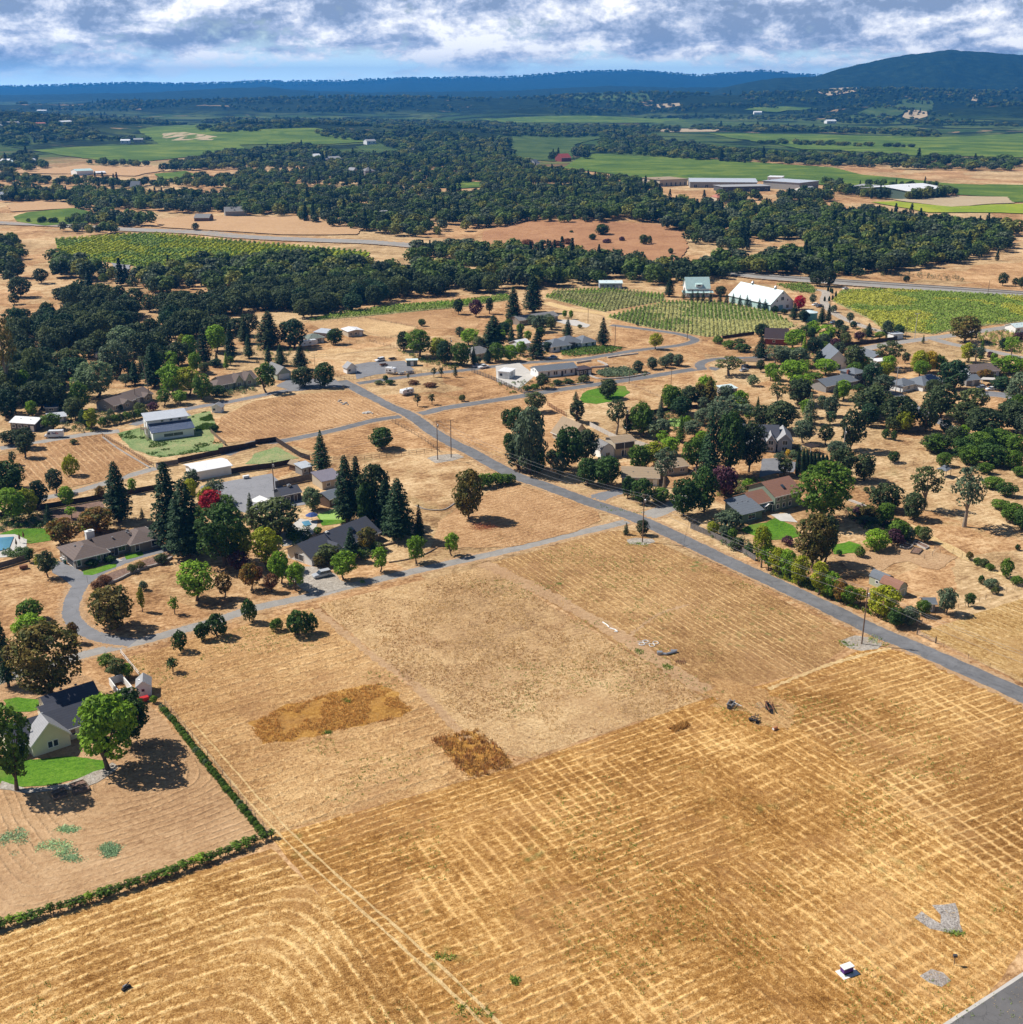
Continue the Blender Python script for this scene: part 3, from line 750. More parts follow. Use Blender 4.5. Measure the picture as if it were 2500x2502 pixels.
for nm,tile,pts,mt in[('yard','C1',[(1505,440),(1520,425),(2050,330),(2200,500),(2330,560),(1900,640),(1600,560)],M_GRAVELG),('apron','C1',[(375,1010),(440,990),(570,1045),(660,1090),(780,1085),(660,1175),(560,1200),(500,1140),(400,1080)],M_DRIVE),('gravel_drive','C2',[(330,1030),(560,1050),(640,1130),(760,1170),(600,1215),(420,1250),(330,1190),(260,1120)],M_GRAVEL),('yard','A2',[(760,1010),(740,900),(850,880),(1120,870),(1200,940),(900,975)],M_DRIVE),('yard','A2',[(150,1060),(260,1000),(600,1010),(660,1060),(300,1100)],M_DRIVE),('yard','A3',[(-120,910),(60,885),(180,980),(60,1080),(-110,1030)],M_CONC),('yard','A1',[(1380,1240),(1580,1370),(1700,1480),(1500,1540),(1420,1440)],M_GRAVELG),('yard','A1',[(820,100),(1020,90),(960,190),(860,190)],M_GRAVELG),('yard','C4',[(-40,220),(60,215),(230,250),(200,320),(60,330),(-60,360)],M_DRIVE),('lawn','C1',[(0,790),(120,745),(400,745),(430,830),(230,860),(0,800)],M_LAWN),('lawn','C1',[(610,1060),(880,1010),(870,1035),(700,1095),(630,1095)],M_LAWN),('lawn','C1',[(940,940),(1070,920),(1080,945),(960,980)],M_LAWN),('lawn','C1',[(590,720),(700,700),(700,740),(600,770)],M_LAWN),('patio','C1',[(-200,800),(110,790),(200,830),(200,900),(100,960),(-200,980)],M_CONC),('mulch_bed','C1',[(290,640),(500,590),(760,540),(820,640),(600,700),(380,720)],M_MULCH),('mulch_bed','C1',[(690,1180),(760,1110),(1090,985),(1260,930),(1300,965),(1100,1045),(830,1160)],M_MULCH),('lawn','C2',[(460,650),(600,600),(760,620),(700,700),(500,725)],M_LAWN),('putting_green','C2',[(470,640),(590,600),(700,630),(640,680),(490,680)],M_LAWNP),('patio','C2',[(330,670),(470,690),(440,780),(330,860),(200,880),(180,800)],M_CONC),('lawn','B1',[(20,580),(120,560),(360,590),(380,620),(200,665),(60,660)],M_LAWN),('lawn','B1',[(-300,1050),(230,980),(480,960),(700,990),(715,1030),(520,1110),(300,1160),(60,1170),(0,1130)],M_LAWN),('path','B1',[(0,1135),(180,1180),(450,1150),(700,1050),(760,1000),(800,1030),(650,1130),(480,1190),(120,1210),(0,1180)],M_GRAVEL),('lawn','A3',[(510,1150),(560,1100),(700,1060),(860,1060),(890,1110),(800,1170),(640,1195),(540,1185)],M_LAWN),('putting_green','A3',[(1150,1340),(1200,1305),(1320,1305),(1370,1330),(1290,1368),(1180,1365)],M_LAWNP),('lawn','C4',[(-20,700),(60,665),(200,720),(260,800),(140,830),(0,840),(-200,760),(-130,720)],M_LAWN),('lawn','C4',[(480,880),(620,840),(710,870),(660,930),(500,940)],M_LAWN),('patio','C4',[(20,640),(160,630),(230,700),(100,690)],M_CONC),('weedy_yard','A1',[(880,1420),(1080,1370),(1450,1280),(1580,1250),(1640,1380),(1700,1480),(1660,1540),(1200,1600),(1000,1540)],M_WEEDG),('weedy_yard','C2',[(0,180),(150,130),(250,180),(330,215),(100,260),(-80,260)],M_WEEDG),('dirt_play_area','C4',[(500,960),(700,930),(960,880),(1250,920),(1430,960),(1290,1055),(1220,1050),(1060,990),(960,1010),(850,1070),(640,1060)],M_TRACKD),('path','C4',[(1060,700),(1100,720),(1400,880),(1700,1050),(1930,1130),(1930,1160),(1650,1070),(1280,870)],M_TRACK),('garden_rows','A2',[(400,825),(560,780),(680,772),(795,795),(600,830),(420,845)],M_PALE),('driveway','A3',[(290,560),(480,560),(600,600),(560,620),(430,600)],M_CONC),('field','A2',[(820,540),(1100,510),(1480,480),(1480,540),(1700,550),(1650,640),(1250,620)],M_DIRTF),('field','A2',[(380,570),(820,545),(1230,620),(1000,700),(800,640),(500,640)],M_PALE),('field','A2',[(0,1170),(250,1130),(700,1095),(900,1180),(1050,1270),(900,1300),(400,1410),(0,1470),(-330,1500),(-260,1290)],M_DIRTA),('field','A1',[(250,1500),(780,1420),(1160,1640),(900,1750),(400,1850),(100,1720)],M_DIRTA),('field','C3',[(-600,900),(-560,700),(-350,550),(0,400),(400,510),(640,610),(680,680),(500,770),(0,885)],M_DIRTF),]:
 z_=None
 patch(nm,Tz(tile,pts),mt,amp={'lawn':0.8}.get(nm,0.25 if nm in('patio','yard','apron','putting_green')else 0.9))
patch('bare_hill',Tz('F3',[(-60,600),(60,565),(300,525),(700,528),(1150,552),(1300,610),(1330,700),(1260,800),(900,800),(640,760),(200,730),(-60,680)]),earth_mat('red_brown_hill',(0.18,0.080,0.038),(0.38,0.190,0.092),(0.54,0.31,0.16),rows=0,blotch=0.8))
# ---- vineyards and far fields ----
for nm,tile,pts,mt in[('vineyard_ground','A3',[(250,390),(340,340),(760,330),(1150,370),(1160,415),(700,500),(560,470)],M_VINEG),('vineyard_ground','A3',[(720,540),(1150,425),(1500,420),(1960,500),(2150,610),(2000,640),(1700,670),(1480,690),(1000,610)],M_VINEG),('vineyard_ground','A2',[(400,570),(700,500),(1150,450),(1500,425),(1900,375),(1930,410),(1500,470),(850,530)],M_VINEG),('vineyard_ground','A4',[(490,420),(560,350),(800,335),(1200,350),(2100,400),(2400,430),(2300,540),(1930,575),(1500,620),(1250,670),(880,640),(780,560)],M_VINEG),('vineyard_ground','F1',[(370,655),(880,620),(1050,615),(1300,640),(1890,690),(2500,740),(2400,830),(1800,850),(900,830),(420,760)],M_VINE3),('vineyard','S1',[(120,568),(300,555),(620,545),(890,540),(920,560),(740,590),(480,618),(330,600)],M_VINE1),('vineyard','S1',[(520,492),(620,478),(750,470),(830,500),(1040,488),(1190,485),(1350,508),(1440,535),(1250,545),(900,548),(600,545),(560,520)],M_VINE1),('bare_field','S1',[(610,505),(700,500),(830,520),(800,530),(620,532)],M_TANF),('vineyard','S1',[(1340,555),(1450,540),(1570,560),(1560,580),(1400,585)],M_VINE2),('vineyard','S1',[(1820,450),(1930,445),(2560,445),(2600,462),(1930,465)],M_VINE1),('vineyard','S2',[(-110,528),(0,515),(340,510),(350,520),(240,545),(230,600),(160,610),(0,600),(-100,560)],M_VINE2),('vineyard','F3',[(480,170),(640,72),(1500,112),(1930,142),(2300,165),(2500,215),(3100,275),(3500,290),(3200,320),(2900,330),(1930,260),(1100,250)],M_VINE1),('vineyard','F4',[(700,50),(1000,35),(1930,20),(2600,15),(2600,100),(1930,100),(1500,90),(1100,85)],M_VINE1),('vineyard','S2',[(450,475),(640,448),(720,460),(1100,465),(1400,480),(1300,500),(700,485)],M_VINE2),('vineyard','S2',[(740,505),(1100,508),(1600,520),(1930,505),(2400,500),(2400,560),(1930,580),(1100,565)],M_VINE1),('bare_field','S2',[(480,490),(640,487),(780,490),(770,498),(600,500)],M_TANF),('vineyard','F4',[(900,400),(1080,395),(1450,432),(1930,412),(2500,400),(2500,500),(1930,478),(1700,470),(1300,470)],M_VINE3),('bare_field','F4',[(1050,385),(1480,358),(1830,365),(1870,405),(1450,432),(1200,405)],M_TANF),('vineyard','F4',[(1480,300),(1700,280),(2400,300),(2400,400),(1850,400),(1830,365),(1480,350)],M_VINE1),('vineyard','F2',[(1180,262),(1400,252),(1600,268),(1580,300),(1440,308),(1230,300)],M_VINE1),('vineyard','F1',[(1040,210),(1250,190),(1330,220),(1100,250)],M_VINE1),('vineyard','F1',[(90,500),(180,470),(500,440),(620,470),(600,540),(300,560),(110,530)],M_VINE1),('bare_field','F1',[(0,150),(400,170),(560,145),(780,170),(1000,150),(1110,185),(900,225),(500,210),(0,200)],earth_mat('dry_hill_field',(0.34,0.19,0.09),(0.50,0.31,0.16),(0.60,0.41,0.24),rows=0,blotch=0.4)),('bare_field','F1',[(40,420),(280,390),(530,410),(500,440),(80,465)],MATS['dry_hill_field']if 'dry_hill_field' in MATS else M_TANF),('bare_field','F1',[(1040,520),(1300,490),(1900,500),(2400,480),(2500,520),(2400,620),(1900,620),(1400,590),(1080,570)],MATS['dry_hill_field']if 'dry_hill_field' in MATS else M_TANF),('vineyard','S2',[(200,370),(240,352),(400,352),(520,378),(470,388),(260,375)],M_VINE2),('vineyard','S2',[(1370,405),(1480,375),(1590,380),(1590,415),(1440,450),(1230,450),(1300,430)],M_VINE2),('vineyard','S2',[(880,415),(1000,403),(1140,408),(1000,425)],M_VINE1),('bare_field','S2',[(520,398),(630,390),(640,400),(560,410)],M_TANF),('bare_field','S2',[(1155,350),(1200,335),(1300,332),(1310,345),(1200,362)],M_TANF),('bare_field','S2',[(1730,380),(1745,355),(1765,385)],M_TANF),('bare_field','S2',[(1470,445),(1560,420),(1570,440),(1530,452)],M_TANF),]:
 patch(nm,Tz(tile,pts),mt)
# ------------------------------------------------------------------ f
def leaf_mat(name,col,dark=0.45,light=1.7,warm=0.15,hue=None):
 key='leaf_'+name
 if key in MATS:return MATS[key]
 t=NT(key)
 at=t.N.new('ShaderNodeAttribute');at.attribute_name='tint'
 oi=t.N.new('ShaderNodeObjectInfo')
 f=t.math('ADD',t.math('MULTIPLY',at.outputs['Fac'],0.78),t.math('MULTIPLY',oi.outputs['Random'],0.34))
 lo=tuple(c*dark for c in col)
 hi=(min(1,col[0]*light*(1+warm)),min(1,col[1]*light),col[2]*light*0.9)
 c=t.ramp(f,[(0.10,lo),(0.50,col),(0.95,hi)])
 if hue:
  sel=t.ramp(t.noise(0.4,3,0.6),[(0.45,0.0),(0.6,0.8)])
  c=t.mix(sel,c,hue)
 t.put(t.b.inputs['Base Color'],c)
 t.b.inputs['Roughness'].default_value=0.65
 t.b.inputs['Specular IOR Level'].default_value=0.2
 tr=t.N.new('ShaderNodeBsdfTranslucent');t.L.new(c,tr.inputs[0])
 mx=t.N.new('ShaderNodeMixShader');mx.inputs[0].default_value=0.28
 t.L.new(t.b.outputs[0],mx.inputs[1]);t.L.new(tr.outputs[0],mx.inputs[2])
 out=[n for n in t.N if n.type=='OUTPUT_MATERIAL'][0]
 t.L.new(mx.outputs[0],out.inputs[0])
 MATS[key]=t.m
 return t.m
LC={'oak':leaf_mat('oak',(0.050,0.078,0.030)),'oaklight':leaf_mat('oak_light',(0.095,0.128,0.042)),'dark':leaf_mat('dark_conifer',(0.024,0.056,0.024)),'conif':leaf_mat('conifer_green',(0.034,0.078,0.032)),'green':leaf_mat('green',(0.085,0.160,0.018)),'deep':leaf_mat('deep_green',(0.042,0.092,0.018)),'bright':leaf_mat('bright_green',(0.160,0.290,0.020)),'yellow':leaf_mat('yellow_green',(0.270,0.310,0.018),dark=0.4,light=1.5),'gold':leaf_mat('gold',(0.50,0.36,0.03),dark=0.5,light=1.4),'orange':leaf_mat('orange_turning',(0.24,0.13,0.025),hue=(0.08,0.12,0.02)),'red':leaf_mat('red',(0.42,0.018,0.035),dark=0.5,light=1.5),'plum':leaf_mat('plum',(0.085,0.035,0.055)),'grey':leaf_mat('grey_green',(0.100,0.145,0.082)),'pale':leaf_mat('pale_green',(0.135,0.200,0.095)),'bronze':leaf_mat('bronze_green',(0.15,0.12,0.028),hue=(0.070,0.105,0.022)),'brown':leaf_mat('brown_leaf',(0.16,0.075,0.035)),}
M_BARK=plain('bark',(0.13,0.095,0.07),0.95,0.4,3.0,0.1)
M_BARKP=plain('pale_bark',(0.28,0.23,0.18),0.9,0.35,2.0,0.1)
def leaves_mesh(name,C,Nrm,S,tint,asp=0.75):
 n=len(C)
 rnd=rng.normal(size=(n,3))
 U=np.cross(Nrm,rnd);U/=np.linalg.norm(U,axis=1)[:,None]+1e-9
 V=np.cross(Nrm,U)
 S=S[:,None]
 fold=Nrm*S*0.18
 v=np.stack([C-U*S,C-V*S*asp+fold,C+U*S,C+V*S*asp+fold],1).reshape(-1,3)
 me=bpy.data.meshes.new(name)
 me.vertices.add(n*4);me.vertices.foreach_set('co',v.astype(np.float32).ravel())
 me.loops.add(n*4);me.loops.foreach_set('vertex_index',np.arange(n*4))
 me.polygons.add(n);me.polygons.foreach_set('loop_start',np.arange(0,n*4,4));me.polygons.foreach_set('loop_total',np.full(n,4))
 a=me.attributes.new('tint','FLOAT','FACE');a.data.foreach_set('value',np.clip(tint,0,1).astype(np.float32))
 me.update(calc_edges=True)
 return me
def unit(v):
 return v/(np.linalg.norm(v,axis=1)[:,None]+1e-9)
def crown_broad(seed,rw=5.0,zb=2.5,H=10.0,nl=26,leaf=0.34,dens=1.0,flat=1.0,lobe=(0.26,0.42),gap=0.15,up=0.25,low=-0.35):
 """crown of many leaf lobes round an uneven ellipsoid; returns points, normals, sizes, tints and the lobe centres"""
 r=np.random.default_rng(seed)
 zc,rz=(zb+H)/2,(H-zb)/2
 C,Nn,T_,lobes=[],[],[],[]
 lop=r.uniform(0.68,1.16,5)
 for i in range(nl):
  z=low+(1-low)*((i+0.5)/nl)**0.85
  a=i*2.39996+r.uniform(-0.5,0.5)
  rr=math.sqrt(max(0,1-z*z))if z>-0.2 else math.sqrt(max(0,1-z*z))*0.9
  lr=r.uniform(*lobe)*(1.0 if z<0.7 else 0.85)
  k=1.0-lr*0.85
  k*=lop[int((a/(2*math.pi)*5)%5)]*r.uniform(0.72,1.08)
  lobes.append((np.array([math.cos(a)*rr*k*rw,math.sin(a)*rr*k*rw,zc+z*(1-lr*0.6)*rz*flat]),lr*rw))
 for i in range(max(2,nl//5)):
  a=r.uniform(0,6.28)
  lobes.append((np.array([math.cos(a)*rw*0.25,math.sin(a)*rw*0.25,zc+r.uniform(-0.3,0.4)*rz]),rw*0.42))
 cs=np.array([l[0]for l in lobes]);rs=np.array([l[1]for l in lobes])
 for c,lr in lobes:
  n=int(4*math.pi*lr*lr/(leaf*leaf*2.2)*1.25*dens)
  d=unit(r.normal(size=(n,3)))
  if c[2]>zc:d[:,2]=np.where(d[:,2]<-0.6,-d[:,2]*0.6,d[:,2])
  d=unit(d)
  rad=lr*(1+r.normal(0,0.11,n))*np.where(r.random(n)<0.12,0.7,1.0)
  p=c+d*rad[:,None]*np.array([1,1,0.8])
  dist=np.linalg.norm((p[:,None,:]-cs[None])/np.array([1,1,0.8]),axis=2)/rs[None]
  inside=(dist<0.72).sum(1)>0
  g=vnoise(p[:,0]*0.9+seed,p[:,1]*0.9+p[:,2]*0.9,seed)<gap
  keep=~inside&~g&(p[:,2]>zb*0.6)
  p,d=p[keep],d[keep]
  p=p+(fbm(p[:,0]*0.8+7,p[:,1]*0.8+p[:,2],2,seed)[:,None]-0.5)*d*lr*0.9
  C.append(p)
  Nn.append(unit(d*0.8+r.normal(size=d.shape)*0.42+np.array([0,0,up])))
  T_.append(np.clip(r.normal(0.42,0.2,len(p))+r.uniform(-0.22,0.26)+0.12*d[:,2],0,1))  # random tone, plus sunlit tops put into the tint of upward-facing leaves
 return np.concatenate(C),np.concatenate(Nn),np.concatenate(T_),lobes
def broad_proto(name,seed,leaf=0.34,bark=None,trunk=True,**kw):
 C,Nn,T_,lobes=crown_broad(seed,leaf=leaf,**kw)
 S=leaf*rng.uniform(0.65,1.25,len(C))
 me=leaves_mesh(name+'_crown',C,Nn,S,T_)
 tm=None
 if trunk:
  rw=kw.get('rw',5.0);H=kw.get('H',10.0);zb=kw.get('zb',2.5)
  m=MB();r=random.Random(seed)
  tr=0.045*H*0.75
  fork=(0.15*rw*r.uniform(-1,1),0.15*rw*r.uniform(-1,1),zb*0.9)
  m.bar((0,0,-0.3),(fork[0]*0.5,fork[1]*0.5,zb*0.45),tr*1.25,tr*0.9,8)
  m.bar((fork[0]*0.5,fork[1]*0.5,zb*0.45),fork,tr*0.9,tr*0.75,8)
  for c,lr in lobes[::3][:9]:
   midp=((fork[0]+c[0])/2*0.9,(fork[1]+c[1])/2*0.9,(fork[2]+c[2])/2+0.3)
   m.bar(fork,midp,tr*0.5,tr*0.33,5);m.bar(midp,tuple(c),tr*0.33,tr*0.12,5)
  o=m.build(name+'_trunk',bark or M_BARK)
  tm=o.data;bpy.data.objects.remove(o)
 return me,tm,kw.get('H',10.0),kw.get('rw',5.0)
def conifer_proto(name,seed,H=18.0,rw=4.0,zb=0.08,droop=0.25,leaf=0.30,dens=1.0,power=0.85,bush=0.0,nlev=None):
 r=np.random.default_rng(seed)
 C,Nn,S,T_=[],[],[],[]
 levels=nlev or int(H/0.42)
 for i in range(levels):
  f=zb+(1-zb)*(i/levels)
  z=f*H
  L_=rw*((1-f)**power)*1.02+0.12
  if f<0.16:L_*=0.72+(f-zb)*2
  nb=max(4,int((4.6 if L_>1 else 4)+L_*1.1))
  a0=r.uniform(0,6.28)
  for b in range(nb):
   a=a0+b*6.283/nb+r.uniform(-0.35,0.35)
   l=L_*r.uniform(0.66,1.10)
   n=max(4,int(l/leaf*2.3*dens))
   s=r.uniform(0.12,1.0,n)**0.7
   w=r.normal(0,0.16,n)*l*(1-s*0.5)
   x=np.cos(a)*s*l-np.sin(a)*w;y=np.sin(a)*s*l+np.cos(a)*w
   zz=z+0.28*l*s*(1-droop*3*s)+r.normal(0,0.10,n)
   C.append(np.stack([x,y,zz],1))
   d=np.stack([np.cos(a)*np.ones(n)*0.55,np.sin(a)*np.ones(n)*0.55,np.full(n,0.75)],1)
   Nn.append(unit(d+r.normal(size=(n,3))*0.4))
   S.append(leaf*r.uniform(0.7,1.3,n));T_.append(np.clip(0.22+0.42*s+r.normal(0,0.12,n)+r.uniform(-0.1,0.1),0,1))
 me=leaves_mesh(name+'_crown',np.concatenate(C),np.concatenate(Nn),np.concatenate(S),np.concatenate(T_),0.55)
 m=MB();m.bar((0,0,-0.3),(0,0,H*0.93),0.028*H,0.02,8)
 for k in range(6):
  a=k*1.05;z=H*(zb+0.02+k*0.02)
  m.bar((0,0,z),(math.cos(a)*rw*0.6,math.sin(a)*rw*0.6,z+0.3),0.09,0.03,5)
 o=m.build(name+'_trunk',M_BARK);tm=o.data;bpy.data.objects.remove(o)
 return me,tm,H,rw
def column_proto(name,seed,H=7.0,rw=0.75,leaf=0.16):
 r=np.random.default_rng(seed)
 n=2600
 z=r.uniform(0.02,1,n)**0.9
 prof=np.minimum(1,(z/0.12))**0.5*(1-z**3.2)**0.8
 a=r.uniform(0,6.283,n)
 R_=rw*prof*(1+0.10*np.sin(a*5+z*9))*r.uniform(0.85,1.06,n)
 C=np.stack([np.cos(a)*R_,np.sin(a)*R_,z*H+0.1],1)
 Nn=unit(np.stack([np.cos(a),np.sin(a),np.full(n,0.35)],1)+r.normal(size=(n,3))*0.4)
 me=leaves_mesh(name+'_crown',C,Nn,np.full(n,leaf)*r.uniform(0.7,1.3,n),np.clip(r.normal(0.4,0.18,n),0,1))
 m=MB();m.bar((0,0,-0.2),(0,0,H*0.8),0.14,0.04,6)
 o=m.build(name+'_trunk',M_BARK);tm=o.data;bpy.data.objects.remove(o)
 return me,tm,H,rw
PROTO={'oak':[broad_proto('oak',11+i,rw=5.4,H=9.6,zb=1.0,nl=36,leaf=0.40,lobe=(0.20,0.36),gap=0.30,low=-0.8)for i in range(5)],'round':[broad_proto('round',31+i,rw=4.6,H=9.5,zb=0.5,nl=40,leaf=0.33,lobe=(0.20,0.32),gap=0.22,low=-0.92)for i in range(3)],'maple':[broad_proto('maple',51+i,rw=3.2,H=7.8,zb=1.3,nl=36,leaf=0.22,lobe=(0.20,0.36),gap=0.30,low=-0.9,up=0.35)for i in range(4)],'big':[broad_proto('big',71+i,rw=6.0,H=14.0,zb=1.8,nl=62,leaf=0.30,lobe=(0.16,0.28),gap=0.32,low=-0.9,up=0.35)for i in range(3)],'open':[broad_proto('open',91+i,rw=4.2,H=12.0,zb=3.6,nl=15,leaf=0.30,lobe=(0.20,0.34),gap=0.34,low=-0.8,bark=M_BARKP)for i in range(3)],'poplar':[broad_proto('poplar',111+i,rw=2.0,H=8.5,zb=0.8,nl=26,leaf=0.26,lobe=(0.30,0.50),gap=0.16,low=-0.9)for i in range(2)],'shrub':[broad_proto('shrub',131+i,rw=2.0,H=2.6,zb=0.05,nl=18,leaf=0.19,lobe=(0.26,0.42),gap=0.12,low=-0.4,trunk=True)for i in range(3)],'conifer':[conifer_proto('conifer',151+i,H=18,rw=4.3)for i in range(3)],'redwood':[conifer_proto('redwood',161+i,H=20,rw=4.8,power=0.62,droop=0.3,dens=1.15)for i in range(2)],'spruce':[conifer_proto('spruce',171+i,H=10,rw=2.6,leaf=0.22)for i in range(2)],'sapling':[broad_proto('sapling',181+i,rw=1.0,H=3.4,zb=0.8,nl=10,leaf=0.17,lobe=(0.32,0.5),gap=0.15,low=-0.8)for i in range(2)],'cypress':[column_proto('cypress',191)],}
KIND_NAME={'oak':('oak_tree','oak'),'round':('shade_tree','tree'),'maple':('maple_tree','tree'),'big':('shade_tree','tree'),'open':('eucalyptus_tree','tree'),'poplar':('poplar_tree','tree'),'shrub':('shrub','shrub'),'conifer':('conifer_tree','conifer'),'redwood':('redwood_tree','conifer'),'spruce':('spruce_tree','conifer'),'sapling':('young_tree','young tree'),'cypress':('cypress_tree','cypress')}
_tc=[0]
def tree_at(kind,colour,g,H,wid,label,group=None,name=None,cat=None,depth=None):
 """one tree: an empty at its foot, a crown and a trunk under it (mesh data shared between trees of a kind)"""
 pr=PROTO[kind];me,tm,h0,r0=pr[_tc[0]%len(pr)];_tc[0]+=1
 nm,ct=KIND_NAME[kind]
 rz=random.uniform(0,6.283)
 root=empty(name or nm,g,rz,label,cat or ct,group)
 sx=wid/2/r0/0.97;sz=H/h0
 def add(nm_,data,mat):
  o=bpy.data.objects.new(nm_,data);COL.objects.link(o)
  o.parent=root;o.scale=(sx,sx,sz)
  if mat is not None:
   if not data.materials:data.materials.append(mat)
   o.material_slots[0].link='OBJECT';o.material_slots[0].material=mat
  return o
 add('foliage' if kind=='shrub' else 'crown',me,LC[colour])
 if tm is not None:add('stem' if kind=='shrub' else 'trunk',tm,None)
 return root
def tree(kind,colour,tile,bx,by,top,w,label,group=None,name=None,cat=None):
 """foot (bx, by), top row and width as they read in the photo; the height and spread in metres follow from them"""
 px,py=TP(tile,bx,by)
 g=G(px,py)
 s=TILES[tile][2]
 pt=TILES[tile][1]+top*s
 H=max(0.5,height_at(g,pt))
 W=max(0.5,w*s*mpp(g))
 return tree_at(kind,colour,g,H,W,label,group,name,cat)
# ------------------------------------------------------------------ t
t_=tree
# --- around the cream house at lower left (B1)
t_('big','bronze','B1',340,585,75,500,'large bronze-green tree beyond the cream house at the left edge, crown above its lawn')
t_('maple','orange','B1',500,195,55,85,'small orange-tinged tree at the lane bend above the large bronze-green tree')
t_('conifer','conif','B1',60,490,-10,170,'grey-green conifer at the left edge beside the large bronze-green tree')
t_('maple','green','B1',112,1185,615,330,'leafy green tree on the lawn edge at the left border before the cream house')
t_('maple','bright','B1',730,1048,555,400,'large bright green tree at the lawn corner, hiding the right end of the cream house')
t_('big','deep','B1',880,880,515,300,'dark green tree close behind the large bright green tree at the cream house')
t_('maple','green','B1',720,365,270,115,'small green orchard tree nearest the lane, by the white fence end','orchard trees')
t_('maple','oaklight','B1',795,435,300,150,'olive-green orchard tree between the two greener ones above the cream house','orchard trees')
t_('maple','bright','B1',865,430,335,95,'bright green orchard tree beside the white fence and shed','orchard trees')
t_('shrub','bright','B1',1040,600,555,55,'bright green shrub at the foot of the white garden shed')
t_('shrub','deep','B1',1215,252,130,105,'upright dark green bush alone on the straw field just below the lane')
t_('sapling','deep','B1',1165,392,290,80,'small round-headed tree alone on the straw field, lowest below the lane')
t_('shrub','deep','B1',1358,180,72,100,'left and smaller of two joined dark green bushes below the lane')
t_('shrub','deep','B1',1462,155,20,150,'right and larger of two joined dark green bushes below the lane')
t_('shrub','green','B2',350,112,38,90,'pale left bush of the three-part clump at the top of the clumpy straw field')
t_('shrub','deep','B2',490,142,0,190,'largest dark middle bush of the clump at the top of the clumpy straw field')
t_('shrub','deep','B2',585,125,12,90,'right bush of the clump at the top of the clumpy straw field')
# --- C1
t_('shrub','deep','C1',1885,1455,1295,115,'dark bush standing on the lane edge between the driveway loop and the young maples')
t_('redwood','conif','C1',905,695,238,250,'tall feathery conifer behind the brown-roofed ranch house, in front of the long board fence')
t_('redwood','dark','C1',1295,890,235,330,'tallest dark redwood at the right end of the brown-roofed ranch house')
t_('redwood','dark','C1',1420,960,370,360,'broad dark redwood just right of the tallest one by the ranch house')
t_('big','deep','C1',1700,1020,565,420,'dark broad grey-green tree between the redwoods and the yellow-green maple')
t_('maple','red','C1',1590,660,460,190,'crimson red tree above the dark broad tree by the grey gravel yard')
t_('maple','yellow','C1',1445,560,370,130,'yellow-green tree behind the redwoods at the gravel yard edge')
t_('poplar','grey','C1',1460,480,295,130,'slim grey-green tree beside the white metal barn and the yellow tree')
t_('spruce','conif','C1',1578,482,375,75,'small conifer on the corner of the grey gravel yard')
t_('round','orange','C1',725,775,600,270,'orange-green spreading tree behind the chimney of the brown-roofed ranch house')
t_('round','orange','C1',480,865,670,230,'orange-tinged spreading tree at the end of the bright lawn left of the ranch house')
t_('spruce','dark','C1',378,735,555,110,'dark cone-shaped conifer between the clipped bushes and the mulch bed')
t_('maple','bright','C1',515,590,425,125,'bright green tree in front of the long board fence, left of the orange one')
t_('maple','orange','C1',765,530,425,85,'small orange and yellow tree by the long board fence')
t_('poplar','bright','C1',1005,480,362,70,'narrow bright green tree by the board fence right of the tall feathery conifer')
t_('poplar','oak','C1',300,610,375,150,'tall slender grey-green tree beside the lane, left of the bright green one')
t_('maple','oak','C1',425,480,295,150,'dark forked tree standing on the far lane above the board fence')
t_('shrub','yellow','C1',540,345,208,125,'round yellow-green bush in the dry field left of the far lane')
t_('sapling','oak','C1',98,268,158,60,'small dark tree alone in the dry field near the left edge')
t_('poplar','oak','C1',190,212,30,120,'dark upright tree below the white delivery van')
t_('maple','bright','C1',108,690,440,235,'large yellow-green tree at the left edge above the bright lawn')
t_('round','deep','C1',60,500,245,280,'dark spreading tree at the left edge behind the yellow-green one')
t_('maple','yellow','C1',62,500,355,130,'small yellow tree at the left edge in front of the dark spreading one')
t_('sapling','bright','C1',540,672,578,80,'thin young tree with pale leaves on the mulch bed')
t_('spruce','pale','C1',1075,672,588,55,'small pale conifer on the dry slope behind the ranch house')
t_('maple','oak','C1',365,1115,915,135,'dark tree with a thin trunk on the driveway apron left of the ranch house')
t_('poplar','deep','C1',225,1000,890,70,'small dark tree by the low board fence left of the ranch house')
t_('sapling','yellow','C1',290,1050,960,60,'small yellow shrub-like tree beside the wood pile')
t_('round','bronze','C1',855,1500,1190,350,'broad olive-brown tree inside the bend of the looping driveway')
t_('maple','bright','C1',1485,1290,1005,290,'large light green tree on the slope between driveway and lane')
t_('maple','orange','C1',1695,1268,1078,135,'small orange tree beside the large light green tree on the slope')
t_('poplar','yellow','C1',1075,1372,1185,60,'slender leaning yellow-green tree right of the olive-brown tree')
t_('sapling','bright','C1',1320,1392,1255,75,'young bright green tree alone near the lane, left of the large light green one')
t_('shrub','grey','C1',1085,1212,1148,65,'small round grey-green bush above the slender yellow tree')
t_('shrub','green','C1',225,1440,1300,215,'rounded green bush on the slope left of the driveway, upper of two')
t_('shrub','bright','C1',235,1560,1412,250,'wide bright green bush below the other on the slope left of the driveway')
t_('shrub','brown','C1',790,1160,1105,110,'low brown bush at the driveway fork in front of the ranch house')
t_('shrub','brown','C1',740,1205,1148,105,'lowest brown bush on the mulch bed at the driveway fork')
t_('shrub','bronze','C1',1060,1050,1000,80,'olive bush on the mulch bed by the curved stone wall')
t_('shrub','oaklight','C1',1000,1080,1020,70,'low sage bush on the mulch bed, left of the olive one')
t_('shrub','oaklight','C1',1215,1010,945,110,'wide sage bush at the top end of the mulch bed')
